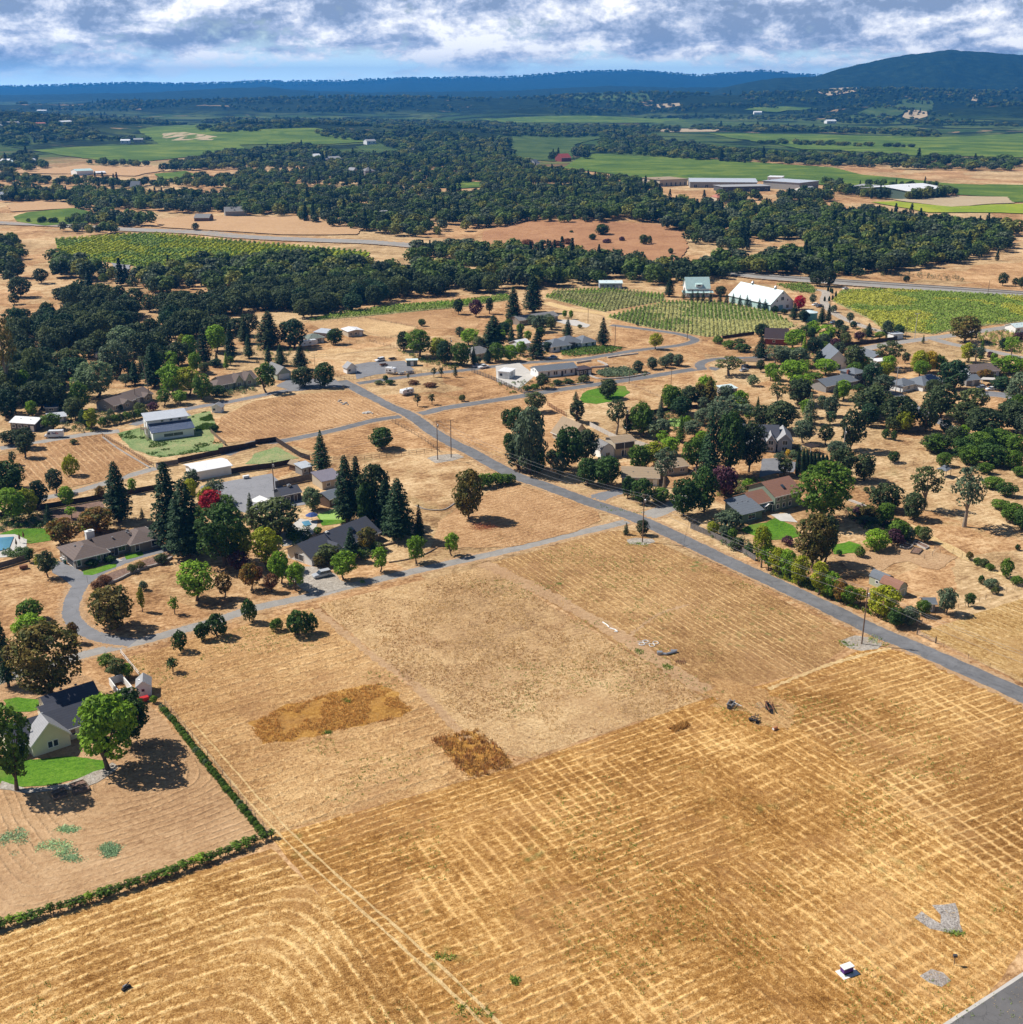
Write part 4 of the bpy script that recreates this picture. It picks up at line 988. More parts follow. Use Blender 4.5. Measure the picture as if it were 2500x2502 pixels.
for i,(x,y)in enumerate([(90,718),(135,735),(195,725),(290,722),(55,722)]):
 t_('shrub','deep','C1',x,y,y-32,45,'clipped round bush in the row along the edge of the bright lawn by the pool','clipped bushes by the lawn')
for i,(x,y,w,lb)in enumerate([(690,1030,110,'dark clipped bush under the left front windows of the ranch house'),(830,1000,90,'dark clipped bush by the recess of the ranch house entrance'),(985,910,90,'dark clipped bush between the entrance steps and the small lawn of the ranch house'),(1090,900,70,'dark clipped bush at the right front window of the ranch house')]):
 t_('shrub','deep','C1',x,y,y-45,w,lb)
t_('maple','plum','C1',1805,1075,915,165,'purple-leaved tree below the yellow-green maple left of the dark-roofed house')
t_('maple','orange','C1',1900,1205,1008,150,'orange tree on the bank left of the gravel drive')
t_('maple','yellow','C1',1840,1010,715,190,'tall yellow-green tree against the dark broad tree left of the dark-roofed house')
# --- C2
t_('conifer','conif','C2',500,322,0,190,'dark green conifer between the sheds and the split-rail fence')
t_('round','deep','C2',955,145,-15,190,'round dark tree inside the split-rail paddock by the junction')
t_('redwood','dark','C2',690,700,190,240,'leftmost dark redwood of the tall grove behind the dark-roofed house')
t_('redwood','dark','C2',770,640,195,170,'slim redwood second from the left in the grove behind the dark-roofed house')
t_('round','oak','C2',905,720,265,260,'rounded leafy tree in the middle of the tall dark grove')
t_('redwood','dark','C2',985,770,370,220,'dark conifer just left of the tallest right-hand redwood in the grove')
t_('redwood','dark','C2',1080,830,365,300,'broad dark redwood, largest at the right end of the grove')
t_('conifer','dark','C2',1235,830,560,120,'short dark conifer on the outer right edge of the grove')
t_('round','deep','C2',840,760,400,170,'dark tree filling the shade in the middle of the grove')
t_('round','oaklight','C2',160,800,520,380,'wide olive-green tree hiding the patio between yard and pool')
t_('round','pale','C2',425,605,440,150,'pale olive tree beside the dark pavilion and the putting green')
t_('maple','yellow','C2',90,1050,740,260,'large yellow-green maple left of the dark-roofed house')
t_('maple','brown','C2',20,1165,1035,90,'small brown-leaved tree at the drive, left one of two')
t_('maple','brown','C2',120,1225,1085,115,'small brown-leaved tree at the drive, right one of two')
t_('maple','bright','C2',195,1160,915,160,'bright yellow-green tree left of the gravel drive, taller of the two')
t_('maple','bright','C2',305,1212,1005,165,'bright green young tree at the mouth of the gravel drive, beside the taller one')
t_('maple','bright','C2',665,1132,918,195,'bright green young maple by the parked grey SUV, first of the lane row','young maples along the lane')
t_('maple','bright','C2',940,1072,885,145,'bright green young maple second from the SUV in the lane row','young maples along the lane')
t_('maple','bright','C2',1212,1008,803,155,'bright green young maple third from the SUV in the lane row','young maples along the lane')
t_('maple','bright','C2',1478,948,778,125,'bright green young maple farthest from the SUV, alone at the end of the lane row','young maples along the lane')
t_('conifer','conif','C2',722,990,738,175,'green conifer in front of the dark-roofed house, right of its skylight')
t_('maple','oaklight','C2',545,1010,865,190,'low olive tree covering the corner of the dark-roofed house')
t_('maple','bronze','C2',490,1035,945,130,'brownish low tree beside the parked SUV')
t_('maple','bronze','C2',840,905,738,170,'olive-brown tree at the right end of the dark-roofed house')
t_('shrub','gold','C2',835,900,835,90,'golden shrub under the olive-brown tree at the end of the dark-roofed house')
t_('round','bronze','C2',1610,675,305,240,'tall bushy tree with a bronze top alone in the dry field beside the main road')
for i,(x,y,w)in enumerate([(1700,440,130),(1760,430,120),(1820,415,130),(1880,410,120),(1925,405,90)]):
 t_('shrub','green','C2',x,y,y-95+i*8,w,'leafy bush in the joined thicket along the main road behind the bronze-topped tree','thicket by the main road')
for x,y,w,lb in[(280,830,110,'bush beside the round stone planter behind the dark-roofed house'),(260,780,120,'bush between pool patio and the wide olive-green tree'),(470,790,70,'round shrub on the pool lawn behind the dark-roofed house'),(790,960,90,'low shrub on the rocky bank right of the green conifer')]:
 t_('shrub','green','C2',x,y,y-50,w,lb)
# --- C3
t_('spruce','conif','C3',865,792,698,65,'small dark conifer left of the tall pole at the crossroads')
t_('round','oak','C3',990,795,680,100,'small dark tree at the foot of the tall crossroads pole')
t_('round','grey','C3',140,335,-170,270,'tall grey-green tree nearest the main road left of the tan shed')
t_('round','oak','C3',60,300,60,230,'dark leafy tree below the tall grey-green one beside the main road')
t_('round','deep','C3',190,330,120,160,'low dark tree at the roadside gravel, right of the tall grey-green one')
t_('round','deep','A3',40,1420,1225,160,'dark bushy tree at the field edge upper left of the tall grey-green tree')
t_('round','deep','C3',425,295,-25,230,'dark green tree in front of the tan shed roof')
t_('round','oak','C3',560,235,0,220,'rounded dark tree between the tan shed and the barn-shaped house')
t_('maple','oak','C3',300,290,150,120,'slim dark tree left of the one in front of the tan shed')
t_('maple','grey','C3',362,362,205,115,'grey-leaved tree nearest the road in front of the tan shed group')
t_('round','deep','C3',580,415,215,200,'left half of the wide dark green tree pair in the dirt lot by the road')
t_('round','deep','C3',720,425,205,240,'right half of the wide dark green tree pair in the dirt lot by the road')
t_('maple','yellow','C3',1080,275,95,210,'yellow-green tree above the low flat-roofed house')
t_('maple','bright','C3',1200,200,60,160,'bright green tree right behind the yellow-green one by the low house')
t_('open','grey','C3',1150,435,130,200,'tall grey-leaved tree rising in front of the low flat-roofed house')
t_('round','deep','C3',880,515,350,110,'small dark tree at the left end of the low flat-roofed house')
t_('round','deep','C3',985,555,368,180,'dark bushy tree in front of the low flat-roofed house')
t_('round','green','C3',1120,550,440,170,'low yellow-green bush at the road side of the low house')
t_('round','deep','C3',1300,650,370,230,'dark spreading tree at the drive opening across the main road')
t_('round','deep','C3',1440,620,285,240,'taller dark tree right behind the spreading one at the drive opening')
t_('round','plum','C3',1600,500,278,210,'large plum-purple tree behind the green-walled house')
t_('conifer','conif','C3',1490,340,-165,210,'tall green conifer in the garden cluster left of the blue-grey gabled house')
t_('big','deep','C3',1640,350,-140,260,'tall dark tree in the middle of the garden cluster by the gabled house')
t_('big','oak','C3',1790,320,-60,220,'dark tree on the right of the garden cluster by the gabled house')
t_('round','green','C3',1385,290,60,190,'mid-green tree on the left of the garden cluster by the gabled house')
t_('maple','bright','A3',1430,1500,1400,120,'bright green tree at the front of the garden cluster, left side')
t_('shrub','grey','C3',1640,745,622,210,'large rounded grey-green bush below the green-walled house')
t_('shrub','yellow','C3',1520,792,703,100,'round yellow-green clipped bush inside the corner board fence')
t_('shrub','grey','C3',1600,815,732,85,'small grey-green bush right of the yellow-green clipped one')
t_('shrub','green','C3',1662,825,750,80,'small green bush below the large rounded grey-green one')
t_('shrub','oak','C3',1705,905,820,120,'dark shrub along the corner board fence, upper one')
t_('shrub','deep','C3',1790,935,868,80,'dark round shrub along the corner board fence, lower one')
t_('maple','yellow','C3',1885,1040,725,160,'yellow-green tree at the right end of the corner board fence')
t_('shrub','red','C3',1870,445,405,90,'reddish shrub by the wall above the green-walled house')
t_('shrub','bright','C3',1780,450,380,90,'bright green shrub by the stone terrace above the green-walled house')
# --- C4
t_('big','green','C4',420,690,245,440,'giant bright green tree beside the red-roofed house')
t_('big','bronze','C4',345,1045,640,320,'dark olive pine-like tree below the giant green tree, left trunk')
t_('big','oak','C4',430,1005,640,210,'dark olive pine-like tree below the giant green tree, right trunk')
for x,y,top,w,c,lb in[(10,1060,860,140,'bright','first green hedge tree on the left of the roadside row below the lawn'),(70,1085,890,150,'yellow','second hedge tree of the roadside row'),(150,1115,905,160,'bright','third hedge tree of the roadside row'),(235,1175,955,165,'yellow','yellow-leaved fourth hedge tree of the roadside row'),(385,1245,995,170,'yellow','golden fifth hedge tree of the roadside row, tallest'),(470,1270,1070,150,'bright','sixth hedge tree of the roadside row'),(545,1300,1130,140,'orange','orange-tinged seventh hedge tree of the roadside row'),(615,1325,1180,130,'bright','eighth hedge tree of the roadside row'),(695,1310,1195,110,'yellow','small ninth hedge tree of the roadside row')]:
 t_('maple',c,'C4',x,y,top,w,lb,'hedge trees along the main road')
t_('round','yellow','C4',870,1405,1185,250,'large round yellow-green bushy tree below the two barn-roofed sheds')
t_('round','deep','C4',975,1485,1345,140,'dark bush-like tree lowest beside the main road below the sheds')
t_('round','grey','C4',1065,1475,1335,160,'grey-green bushy tree right of the lowest dark one beside the main road')
t_('round','green','C4',1172,1405,1288,115,'small green tree in front of the little grey shed')
t_('maple','grey','C4',1350,1385,1195,160,'willow-like grey-green tree right of the little grey shed')
t_('maple','deep','C4',1522,1335,1232,95,'small round dark tree by the wire fence of the play area')
t_('round','bright','C4',815,905,760,200,'umbrella-shaped bright green tree beside the raised beds')
t_('round','green','C4',980,835,688,180,'green tree behind the raised beds')
t_('shrub','plum','C4',955,875,765,135,'greyish purple bush left of the raised beds')
t_('shrub','grey','C4',1062,835,748,95,'grey bush behind the raised beds')
t_('shrub','green','C4',1130,810,730,70,'green bush at the upper corner of the raised beds')
t_('round','oaklight','C4',1185,850,732,110,'olive-green bush at the right corner behind the raised beds')
t_('maple','green','C4',890,712,555,150,'fresh green tree between the giant tree and the eucalyptus')
t_('round','oak','C4',895,610,410,250,'dark round tree right of the giant green tree')
t_('round','oak','C4',1095,675,475,190,'dark round tree below the pale eucalyptus')
t_('shrub','bronze','C4',760,655,580,135,'dark garden bush beside the deck of the red-roofed house')
t_('open','oaklight','C4',1178,605,272,230,'light green eucalyptus with a pale trunk on the dry hillside, left of the gazebo')
t_('open','grey','C4',1485,732,270,300,'tall sparse grey eucalyptus alone on the dry hillside')
t_('round','oak','C4',555,378,145,210,'dark oak behind the giant green tree beside the cypress row')
t_('round','oak','C4',722,385,185,190,'dark oak on the open slope right of the cypress row')
t_('maple','grey','C4',515,215,85,170,'pale grey-green tree above the cypress row')
for i,x in enumerate((225,262,290,318,347,380,412,442)):
 t_('cypress','dark','C4',x,352-i*9,148+i*6,34,['leftmost and tallest','second','third','fourth','fifth','sixth','seventh','last and shortest'][i]+' column cypress from the left in the row beside the drive','column cypresses by the drive')
t_('maple','oaklight','C4',128,352,215,135,'pale green tree in front of the drive left of the cypress row')
t_('maple','gold','C4',155,205,150,50,'small orange tree beside the blue-grey gabled house')
t_('round','deep','C4',955,247,163,100,'small round dark tree at the wire fence corner on the slope')
for x,y,top,w,lb in[(1270,172,38,220,'wide low dark bush left of the scrub-covered hill'),(1330,275,175,120,'dark bush above the gazebo'),(1470,200,55,190,'left-hand bush of the scrub on the hill'),(1600,150,20,220,'topmost left bush of the scrub on the hill'),(1760,130,5,230,'topmost middle bush of the scrub on the hill'),(1880,180,40,180,'right-hand bush of the scrub on the hill'),(1520,260,120,200,'lower left bush of the scrub on the hill'),(1680,270,110,230,'lower middle bush of the scrub on the hill'),(1850,290,160,170,'lower right bush of the scrub on the hill'),(1640,330,250,130,'small bush under the scrub on the hill beside the gazebo'),(1700,440,360,170,'dark thicket bush right of the gazebo, upper'),(1800,500,400,150,'dark thicket bush right of the gazebo, lower'),(1760,600,530,150,'reddish-edged bush at the right border on the dry slope'),(1850,690,560,200,'wide dark bush at the right border on the dry slope'),(1920,750,600,160,'lowest dark bush at the right border on the dry slope'),(1900,350,280,120,'dry olive bush at the right border above the gazebo level')]:
 t_('round','green' if x%3 else 'deep','C4',x,y,top,w,lb,name='large_shrub',cat='shrub')
for x,y,w,h,lb,c in[(745,475,45,40,'small round bush on the slope behind the red-roofed house, left of two','oaklight'),(795,460,45,35,'small round bush on the slope behind the red-roofed house, right of two','grey'),(1800,1120,105,130,'bushy sapling in the path at the right of the play area','green'),(1525,985,55,60,'small bush on the fence line above the play area','bronze'),(1580,1020,70,50,'low bush on the fence line left of the longer ones','green'),(1630,1035,80,55,'low bush in the middle of the fence line above the dug rows','oaklight'),(1680,1060,70,45,'low bush at the end of the fence line above the dug rows','green'),(1885,910,45,40,'tiny dark bush alone on the right hillside','deep'),(1612,1165,48,60,'small upright bush by the patch of grey plants','deep'),(1690,1190,110,60,'silvery low plant beside the grey gravel at the far fence','grey'),(1720,1240,70,50,'brownish bush on the lower wire fence, right of the small tree','bronze'),(1880,1170,90,60,'green bush at the right border on the wire fence','green'),(540,950,45,40,'dark little bush by the lower lawn','deep'),(700,960,90,70,'flowering bush at the end of the lower lawn','green'),(150,870,90,60,'pinkish flowering bush beside the lawn of the green-walled house','plum'),(800,700,80,35,'sage bush on the garden slope under the green tree','grey'),(740,690,80,40,'pale bush on the garden slope beside the giant tree','pale'),(680,640,70,45,'wine-red bush by the deck of the red-roofed house','plum'),(90,230,80,50,'grey-green shrub by the blue-grey gabled house drive','grey'),(200,210,80,50,'pale green shrub by the pergola at the drive','pale')]:
 t_('shrub',c,'C4',x,y,y-h,w,lb)
# --- A4
for k,c,x,y,top,w,lb in[('maple','bright',180,1030,865,220,'bright green tree left of the slate-roofed house, nearest the road edge'),('maple','bright',445,975,855,200,'bright green tree right behind the long roof of the slate-roofed house'),('round','grey',120,900,760,170,'grey-green tree left half of the pair above the bright green tree'),('round','grey',235,915,770,180,'grey-green tree right half of the pair above the bright green tree'),('conifer','dark',385,905,765,130,'dark conifer between the grey-green pair and the white gabled barn'),('round','oaklight',645,935,752,190,'olive tree between the white gabled barn and the slate-roofed house'),('maple','bright',720,940,835,150,'bright green tree below the olive one behind the two-storey slate house'),('round','conif',785,1060,885,150,'green tree at the right end of the two-storey slate house'),('open','oaklight',915,925,720,210,'open-crowned olive tree behind the terracotta yard'),('round','grey',870,1110,975,170,'grey-green tree in front of the pole beside the solar-roofed house'),('round','yellow',1140,960,795,130,'yellow-green round tree behind the solar-roofed house, left half'),('round','gold',1225,955,795,130,'golden yellow round tree behind the solar-roofed house, right half'),('round','conif',1400,1085,865,230,'large grey-green tree at the right end of the solar-roofed house'),('maple','yellow',1510,880,735,130,'upright yellow-green tree by the far right lane'),('round','bright',1830,970,835,260,'wide bright green tree at the right border behind the carport'),('oak','bronze',1490,730,540,260,'broad dark oak at the road corner below the yellowing vineyard'),('oak','oak',790,1300,1075,330,'wide dark oak left of the curving drive, largest of its clump'),('oak','oak',985,1380,1145,290,'dark oak right of the largest one beside the curving drive'),('oak','oaklight',950,1405,1285,130,'small oak at the foot of the pair left of the curving drive'),('oak','oak',1200,1405,1165,180,'upright oak on the right side of the curving drive'),('oak','oak',1310,1300,1060,290,'wide dark oak behind the upright one on the curving drive'),('oak','oaklight',1550,1240,1085,240,'oak behind the wide one, nearest the parked cars'),('oak','oaklight',1480,1360,1190,250,'lighter oak in the middle of the right-hand clump by the drive'),('oak','oak',1625,1440,1235,310,'large dark oak at the drive bend near the right border'),('oak','oak',1850,1410,1190,270,'dark oak at the right border above the drive bend'),('round','grey',1900,1215,960,230,'tall grey-green tree at the right border below the parked cars'),('oak','oak',1340,1410,1318,100,'small dark oak on the drive edge under the upright one'),('oak','oak',1270,1555,1425,220,'dark low oak on the slope below the curving drive'),('shrub','deep',893,1455,1388,65,'left of two small bushes on the bare slope'),('shrub','deep',950,1468,1400,55,'right of two small bushes on the bare slope'),('round','oak',90,1400,1175,280,'dense dark oak on the slope above the blue-grey gabled house'),('spruce','grey',318,1345,1105,150,'silver-grey conifer on the slope below the slate-roofed house'),('round','oak',240,1200,1005,210,'dark round tree at the left end of the slate-roofed house'),('maple','grey',270,1492,1315,180,'pale small tree with a thin trunk behind the pergola'),('maple','oak',440,1505,1348,130,'small dark tree on the dry slope right of the pale one'),('oak','oak',625,1545,1255,230,'tall dark tree beside the pole on the dry slope'),('shrub','deep',690,1105,1050,90,'dark bush by the garage of the two-storey slate house'),('shrub','green',360,1000,962,120,'low clipped hedge behind the long slate roof'),('maple','bright',195,775,635,180,'bright green weeping tree right of the dark barn gable'),('maple','bright',440,725,598,200,'wide bright green tree below the green water tank'),('spruce','dark',470,752,625,62,'narrow dark conifer in front of the wide bright green tree'),('round','plum',690,712,648,85,'purple-leaved bush left of the dark conifer in the sculpture garden'),('round','plum',512,762,700,85,'purple-leaved bush at the foot of the narrow dark conifer'),('round','dark',345,805,695,130,'dark tree beside the board fence left of the purple bush'),('conifer','dark',762,685,585,100,'dark conifer by the end of the long board fence'),('round','grey',900,692,565,95,'grey-green tree at the edge of the yellowing vineyard'),('round','conif',990,682,598,95,'green tree beside the white gate building'),('maple','bright',845,702,648,85,'small bright green tree in the sculpture garden'),('spruce','oaklight',1175,738,668,34,'small conifer alone at the road fork'),('round','red',240,480,378,95,'dark red round tree beside the white barn gable'),('conifer','dark',200,555,435,90,'dark conifer just in front of the red tree'),('round','dark',270,572,488,95,'dark round tree left of the green water tank'),('conifer','dark',410,590,448,90,'dark conifer right of the green water tank'),('conifer','dark',460,582,425,55,'slim tall conifer right of the green water tank'),('maple','grey',340,442,368,62,'grey-green small tree by the cars near the barn'),('shrub','grey',500,505,452,50,'grey bush beside the vineyard corner'),('maple','grey',620,582,503,62,'grey-green small olive on the bank below the vineyard'),('shrub','dark',55,510,460,60,'dark bush under the white barn gable'),('shrub','dark',125,520,480,55,'dark bush right under the white barn gable'),('shrub','conif',650,625,575,60,'dark bush on the bank below the small olive'),('shrub','conif',580,650,605,70,'bush in the middle of the sculpture garden'),('round','dark',540,630,560,70,'dark tree at the left of the sculpture garden'),('maple','dark',320,650,580,80,'dark tree on the slope below the water tank'),('oak','oak',375,305,192,125,'left oak of the pair beside the highway at the vineyard corner'),('oak','oak',465,308,178,115,'right oak of the pair beside the highway at the vineyard corner'),('oak','oak',1775,302,208,90,'round oak on the dry ground beyond the highway'),('oak','oak',880,215,75,150,'oak at the edge of the dry ground beyond the highway'),('shrub','dark',1050,275,230,50,'dark bush on the far highway edge'),('oak','oak',1870,305,245,50,'small oak near the right border beyond the highway'),('oak','oak',1915,320,240,60,'oak at the right border beyond the highway'),('maple','plum',1610,850,805,40,'small purplish tree by the far right lane, left of two'),('maple','plum',1680,860,800,70,'small purplish tree by the far right lane, right of two'),('maple','orange',1650,1020,935,120,'orange-green tree beside the brown-roofed house near the right border'),('maple','gold',850,960,925,40,'small golden tree right of the two-storey slate house'),('poplar','yellow',890,990,905,70,'narrow yellow-green tree by the pink patio'),('round','plum',1900,720,655,90,'dark red-brown tree at the right border'),('round','conif',1770,1090,990,170,'dark green tree right of the carport'),('round','dark',790,860,790,90,'dark tree beside the terracotta yard')]:
 t_(k,c,'A4',x,y,top,w,lb)
for i,(x,y,h)in enumerate([(458,345,40),(477,352,38),(490,362,40),(515,400,60),(432,420,38),(466,420,40),(492,412,40)]):
 t_('cypress','conif','A4',x,y,y-h,15,'small column cypress in the curved group at the vineyard drive','small cypresses at the vineyard drive')
# --- A3
for k,c,x,y,top,w,lb in[('conifer','dark',690,758,540,130,'dark teardrop-shaped conifer right of the white house with dark roof'),('redwood','dark',165,505,215,190,'tall dark redwood above the grey-roofed house, right of two'),('redwood','dark',15,580,305,150,'tall dark redwood above the grey-roofed house, left of two'),('conifer','dark',195,848,625,180,'dark conifer left of the white house with dark roof'),('conifer','conif',65,752,585,80,'slim conifer in the row left of the white house'),('conifer','conif',0,755,590,80,'slim conifer at the left of the row beyond the white house'),('conifer','conif',425,695,550,110,'conifer directly behind the white house with dark roof'),('round','dark',270,800,725,80,'dark bush-like tree at the left corner of the white house with dark roof'),('maple','grey',155,612,525,85,'grey-green tree in front of the grey-roofed house, left'),('maple','grey',205,612,535,85,'grey-green tree in front of the grey-roofed house, middle'),('maple','grey',280,612,515,95,'grey-green tree in front of the grey-roofed house, right'),('maple','bright',402,545,488,42,'small bright tree right of the grey-roofed house, left of two'),('maple','bright',450,555,488,42,'small bright tree right of the grey-roofed house, right of two'),('maple','yellow',1088,782,662,110,'pale yellow tree alone on the dry triangle'),('maple','plum',590,762,715,50,'small reddish tree by the porch of the white house with dark roof'),('maple','plum',400,790,760,40,'small reddish bush by the front wall of the white house'),('shrub','oaklight',517,622,597,40,'round bush by the far drive'),('maple','oak',230,1078,968,110,'dark small tree in front of the long white house'),('round','oak',730,1150,1008,155,'round dark tree on the round green lawn'),('spruce','oak',485,1172,1098,70,'small pointed dark tree left of the round green lawn'),('maple','oak',490,1335,1170,140,'dark tree behind the tan-roofed shed'),('maple','oaklight',185,1255,1108,165,'olive oak at the field edge by the rusty fence'),('open','oak',790,1425,1155,180,'tall dark tree by the pole and white car above the barn-shaped house'),('big','green',985,1445,1185,200,'tall green tree left of the putting green'),('round','green',1210,1255,1060,165,'ball-headed green pine at the dark fence'),('conifer','bronze',1490,1215,985,170,'tall dark pine right of the ball-headed one'),('round','bronze',1420,1210,1045,150,'brownish dark tree left of the tall dark pine'),('maple','grey',1320,1165,1085,70,'small grey tree behind the dark fence'),('round','grey',1620,1185,1055,140,'grey-green tree by the little teal-roofed shed'),('open','grey',1650,1400,1130,360,'wide silvery-grey tree behind the garden cluster'),('open','grey',1560,1440,1180,220,'silvery-grey tree left of the wide one'),('round','oak',1885,1375,1205,150,'dark oak left of the dense one on the slope'),('maple','grey',1370,1455,1320,160,'grey-leaved tree right of the putting green'),('round','grey',1115,1460,1310,200,'grey-green bushy tree in front of the putting green'),('open','oaklight',1640,980,838,220,'spreading olive-green tree by the parked cars at the lane bend'),('maple','oak',1880,955,860,65,'small dark tree right of the timber canopy'),('round','dark',1885,685,590,110,'dark tree at the end of the dark fence beside the vineyard'),('conifer','dark',1880,855,680,160,'dark conifer left of the dark barn gable'),('shrub','pale',1820,1060,985,90,'thin pale bush on the dry slope'),('conifer','dark',1190,385,235,105,'dark round conifer at the vineyard corner left of the teal-roofed house'),('round','oak',1580,380,305,100,'round dark tree right of the teal-roofed house'),('shrub','deep',120,1100,1060,70,'dark shrub by the road in front of the white garage'),('shrub','green',180,1085,1045,70,'green shrub on the low planter in front of the long white house'),('shrub','deep',350,1055,1015,80,'dark shrub at the left end of the kerbed island'),('shrub','deep',430,1045,1010,80,'dark shrub in the middle of the kerbed island'),('shrub','oaklight',545,1030,980,90,'olive shrub at the right end of the kerbed island'),('shrub','green',1560,740,690,90,'clipped green bush at the top of the hedge by the vineyard'),('shrub','green',1640,775,720,110,'clipped green hedge bush by the vineyard, middle'),('shrub','deep',1740,800,745,120,'clipped green hedge bush by the vineyard, lowest'),('maple','oaklight',1720,750,700,90,'small olive tree above the hedge by the vineyard'),('shrub','deep',950,605,580,30,'tiny bush on the dry triangle'),('shrub','grey',500,1320,1290,60,'low bush left of the dark board fence'),('round','deep',40,1540,1420,150,'dark round tree at the field edge left of the tan-roofed shed')]:
 t_(k,c,'A3',x,y,top,w,lb)
for i,(x,y)in enumerate([(955,955),(1060,932),(1155,922),(1195,898),(1257,908)]):
 t_('round','grey','A3',x,y,y-88,92,['leftmost','second','third','fourth','rightmost'][i]+' grey-green olive tree from the left along the road to the cul-de-sac','olive trees along the road',name='olive_tree',cat='olive tree')
for i,(x,y)in enumerate([(1300,405),(1362,425),(1403,425),(1445,430),(1500,435),(1572,435),(1622,445),(1670,450),(1722,460),(1775,462),(1868,485),(1912,492)]):
 t_('spruce','dark','A3',x,y,y-92,52,'dark pointed conifer in the planted row along the near side of the white barn','conifer row by the white barn')
# --- A2
for k,c,x,y,top,w,lb in[('redwood','oak',105,770,490,240,'big dark tree left of the small green-roofed houses, taller of two'),('round','dark',290,770,555,210,'big dark tree beside the small green-roofed houses, right of the taller one'),('conifer','dark',340,935,738,150,'dark conifer behind the round hedge trees'),('conifer','conif',190,905,742,120,'conifer behind the garage gable'),('conifer','conif',98,885,750,80,'slim conifer left of the one behind the garage gable'),('round','deep',600,745,628,125,'round dark bush-like tree by the white-roofed shed'),('maple','green',80,1110,885,175,'bright leafy tree in front of the garage'),('round','oak',360,1065,915,190,'dark rounded tree left of the pair beside the drive'),('round','deep',520,1065,888,165,'dark rounded tree right of the pair beside the drive'),('round','deep',1253,608,552,60,'round dark bush alone in the ploughed field'),('round','oak',1120,795,648,125,'olive-dark tree at the left of the green clump'),('maple','green',1235,840,635,220,'bushy green tree in the green clump by the camper yard'),('round','yellow',1375,845,695,170,'yellow-green tree in the middle of the green clump'),('round','conif',1430,890,720,150,'dark green tree right in the green clump behind the pole'),('round','green',1550,905,735,160,'green tree left of the grey hip-roofed house'),('maple','bright',1610,755,628,160,'bright green tree above the grey hip-roofed house'),('round','grey',1540,685,612,75,'small grey tree above the bright one'),('redwood','dark',1795,795,525,230,'large dark conifer mass right of the grey hip-roofed house'),('conifer','dark',1750,885,775,100,'small dark conifer in front of the grey hip-roofed house'),('poplar','orange',1825,835,742,80,'golden-brown tree beside the grey hip-roofed house'),('oak','dark',1532,518,405,95,'dark tree on the far paddock edge, left'),('oak','plum',1660,535,412,120,'maroon-leaved tree on the far paddock edge'),('poplar','oak',1765,515,385,65,'slim tree on the far paddock edge, right of the maroon one'),('sapling','oak',1345,992,918,42,'dark sapling by the road opposite the camper yard, left of three'),('sapling','oak',1400,995,912,42,'dark sapling by the road opposite the camper yard, middle of three'),('spruce','oak',1507,992,882,48,'dark sapling by the road opposite the camper yard, right and tallest'),('sapling','oak',1150,1010,965,22,'tiny sapling by the road near the parked campers'),('sapling','oak',1222,1212,1118,55,'sapling near the camper trailer in the dry triangle, left of two'),('sapling','oak',1330,1200,1112,52,'sapling near the camper trailer in the dry triangle, right of two'),('shrub','oaklight',1560,1175,1128,50,'small bush on the right side of the dry triangle'),('shrub','deep',982,1022,982,45,'dark bush at the bend of the yard road, upper'),('shrub','oaklight',930,1048,1020,70,'low bush at the bend of the yard road, left'),('shrub','deep',1015,1050,1015,75,'low bush at the bend of the yard road, right'),('round','deep',1895,1375,1235,90,'dark rounded tree right of the dry circle across the main road, upper'),('round','deep',1910,1550,1415,100,'dark rounded tree right of the dry circle across the main road, lower'),('shrub','grey',1670,890,840,60,'grey bush by the front of the grey hip-roofed house'),('shrub','brown',1320,1065,1035,110,'low brown thicket in the dry triangle'),('shrub','brown',1190,1045,1020,90,'low dry brown plant left in the dry triangle')]:
 t_(k,c,'A2',x,y,top,w,lb)
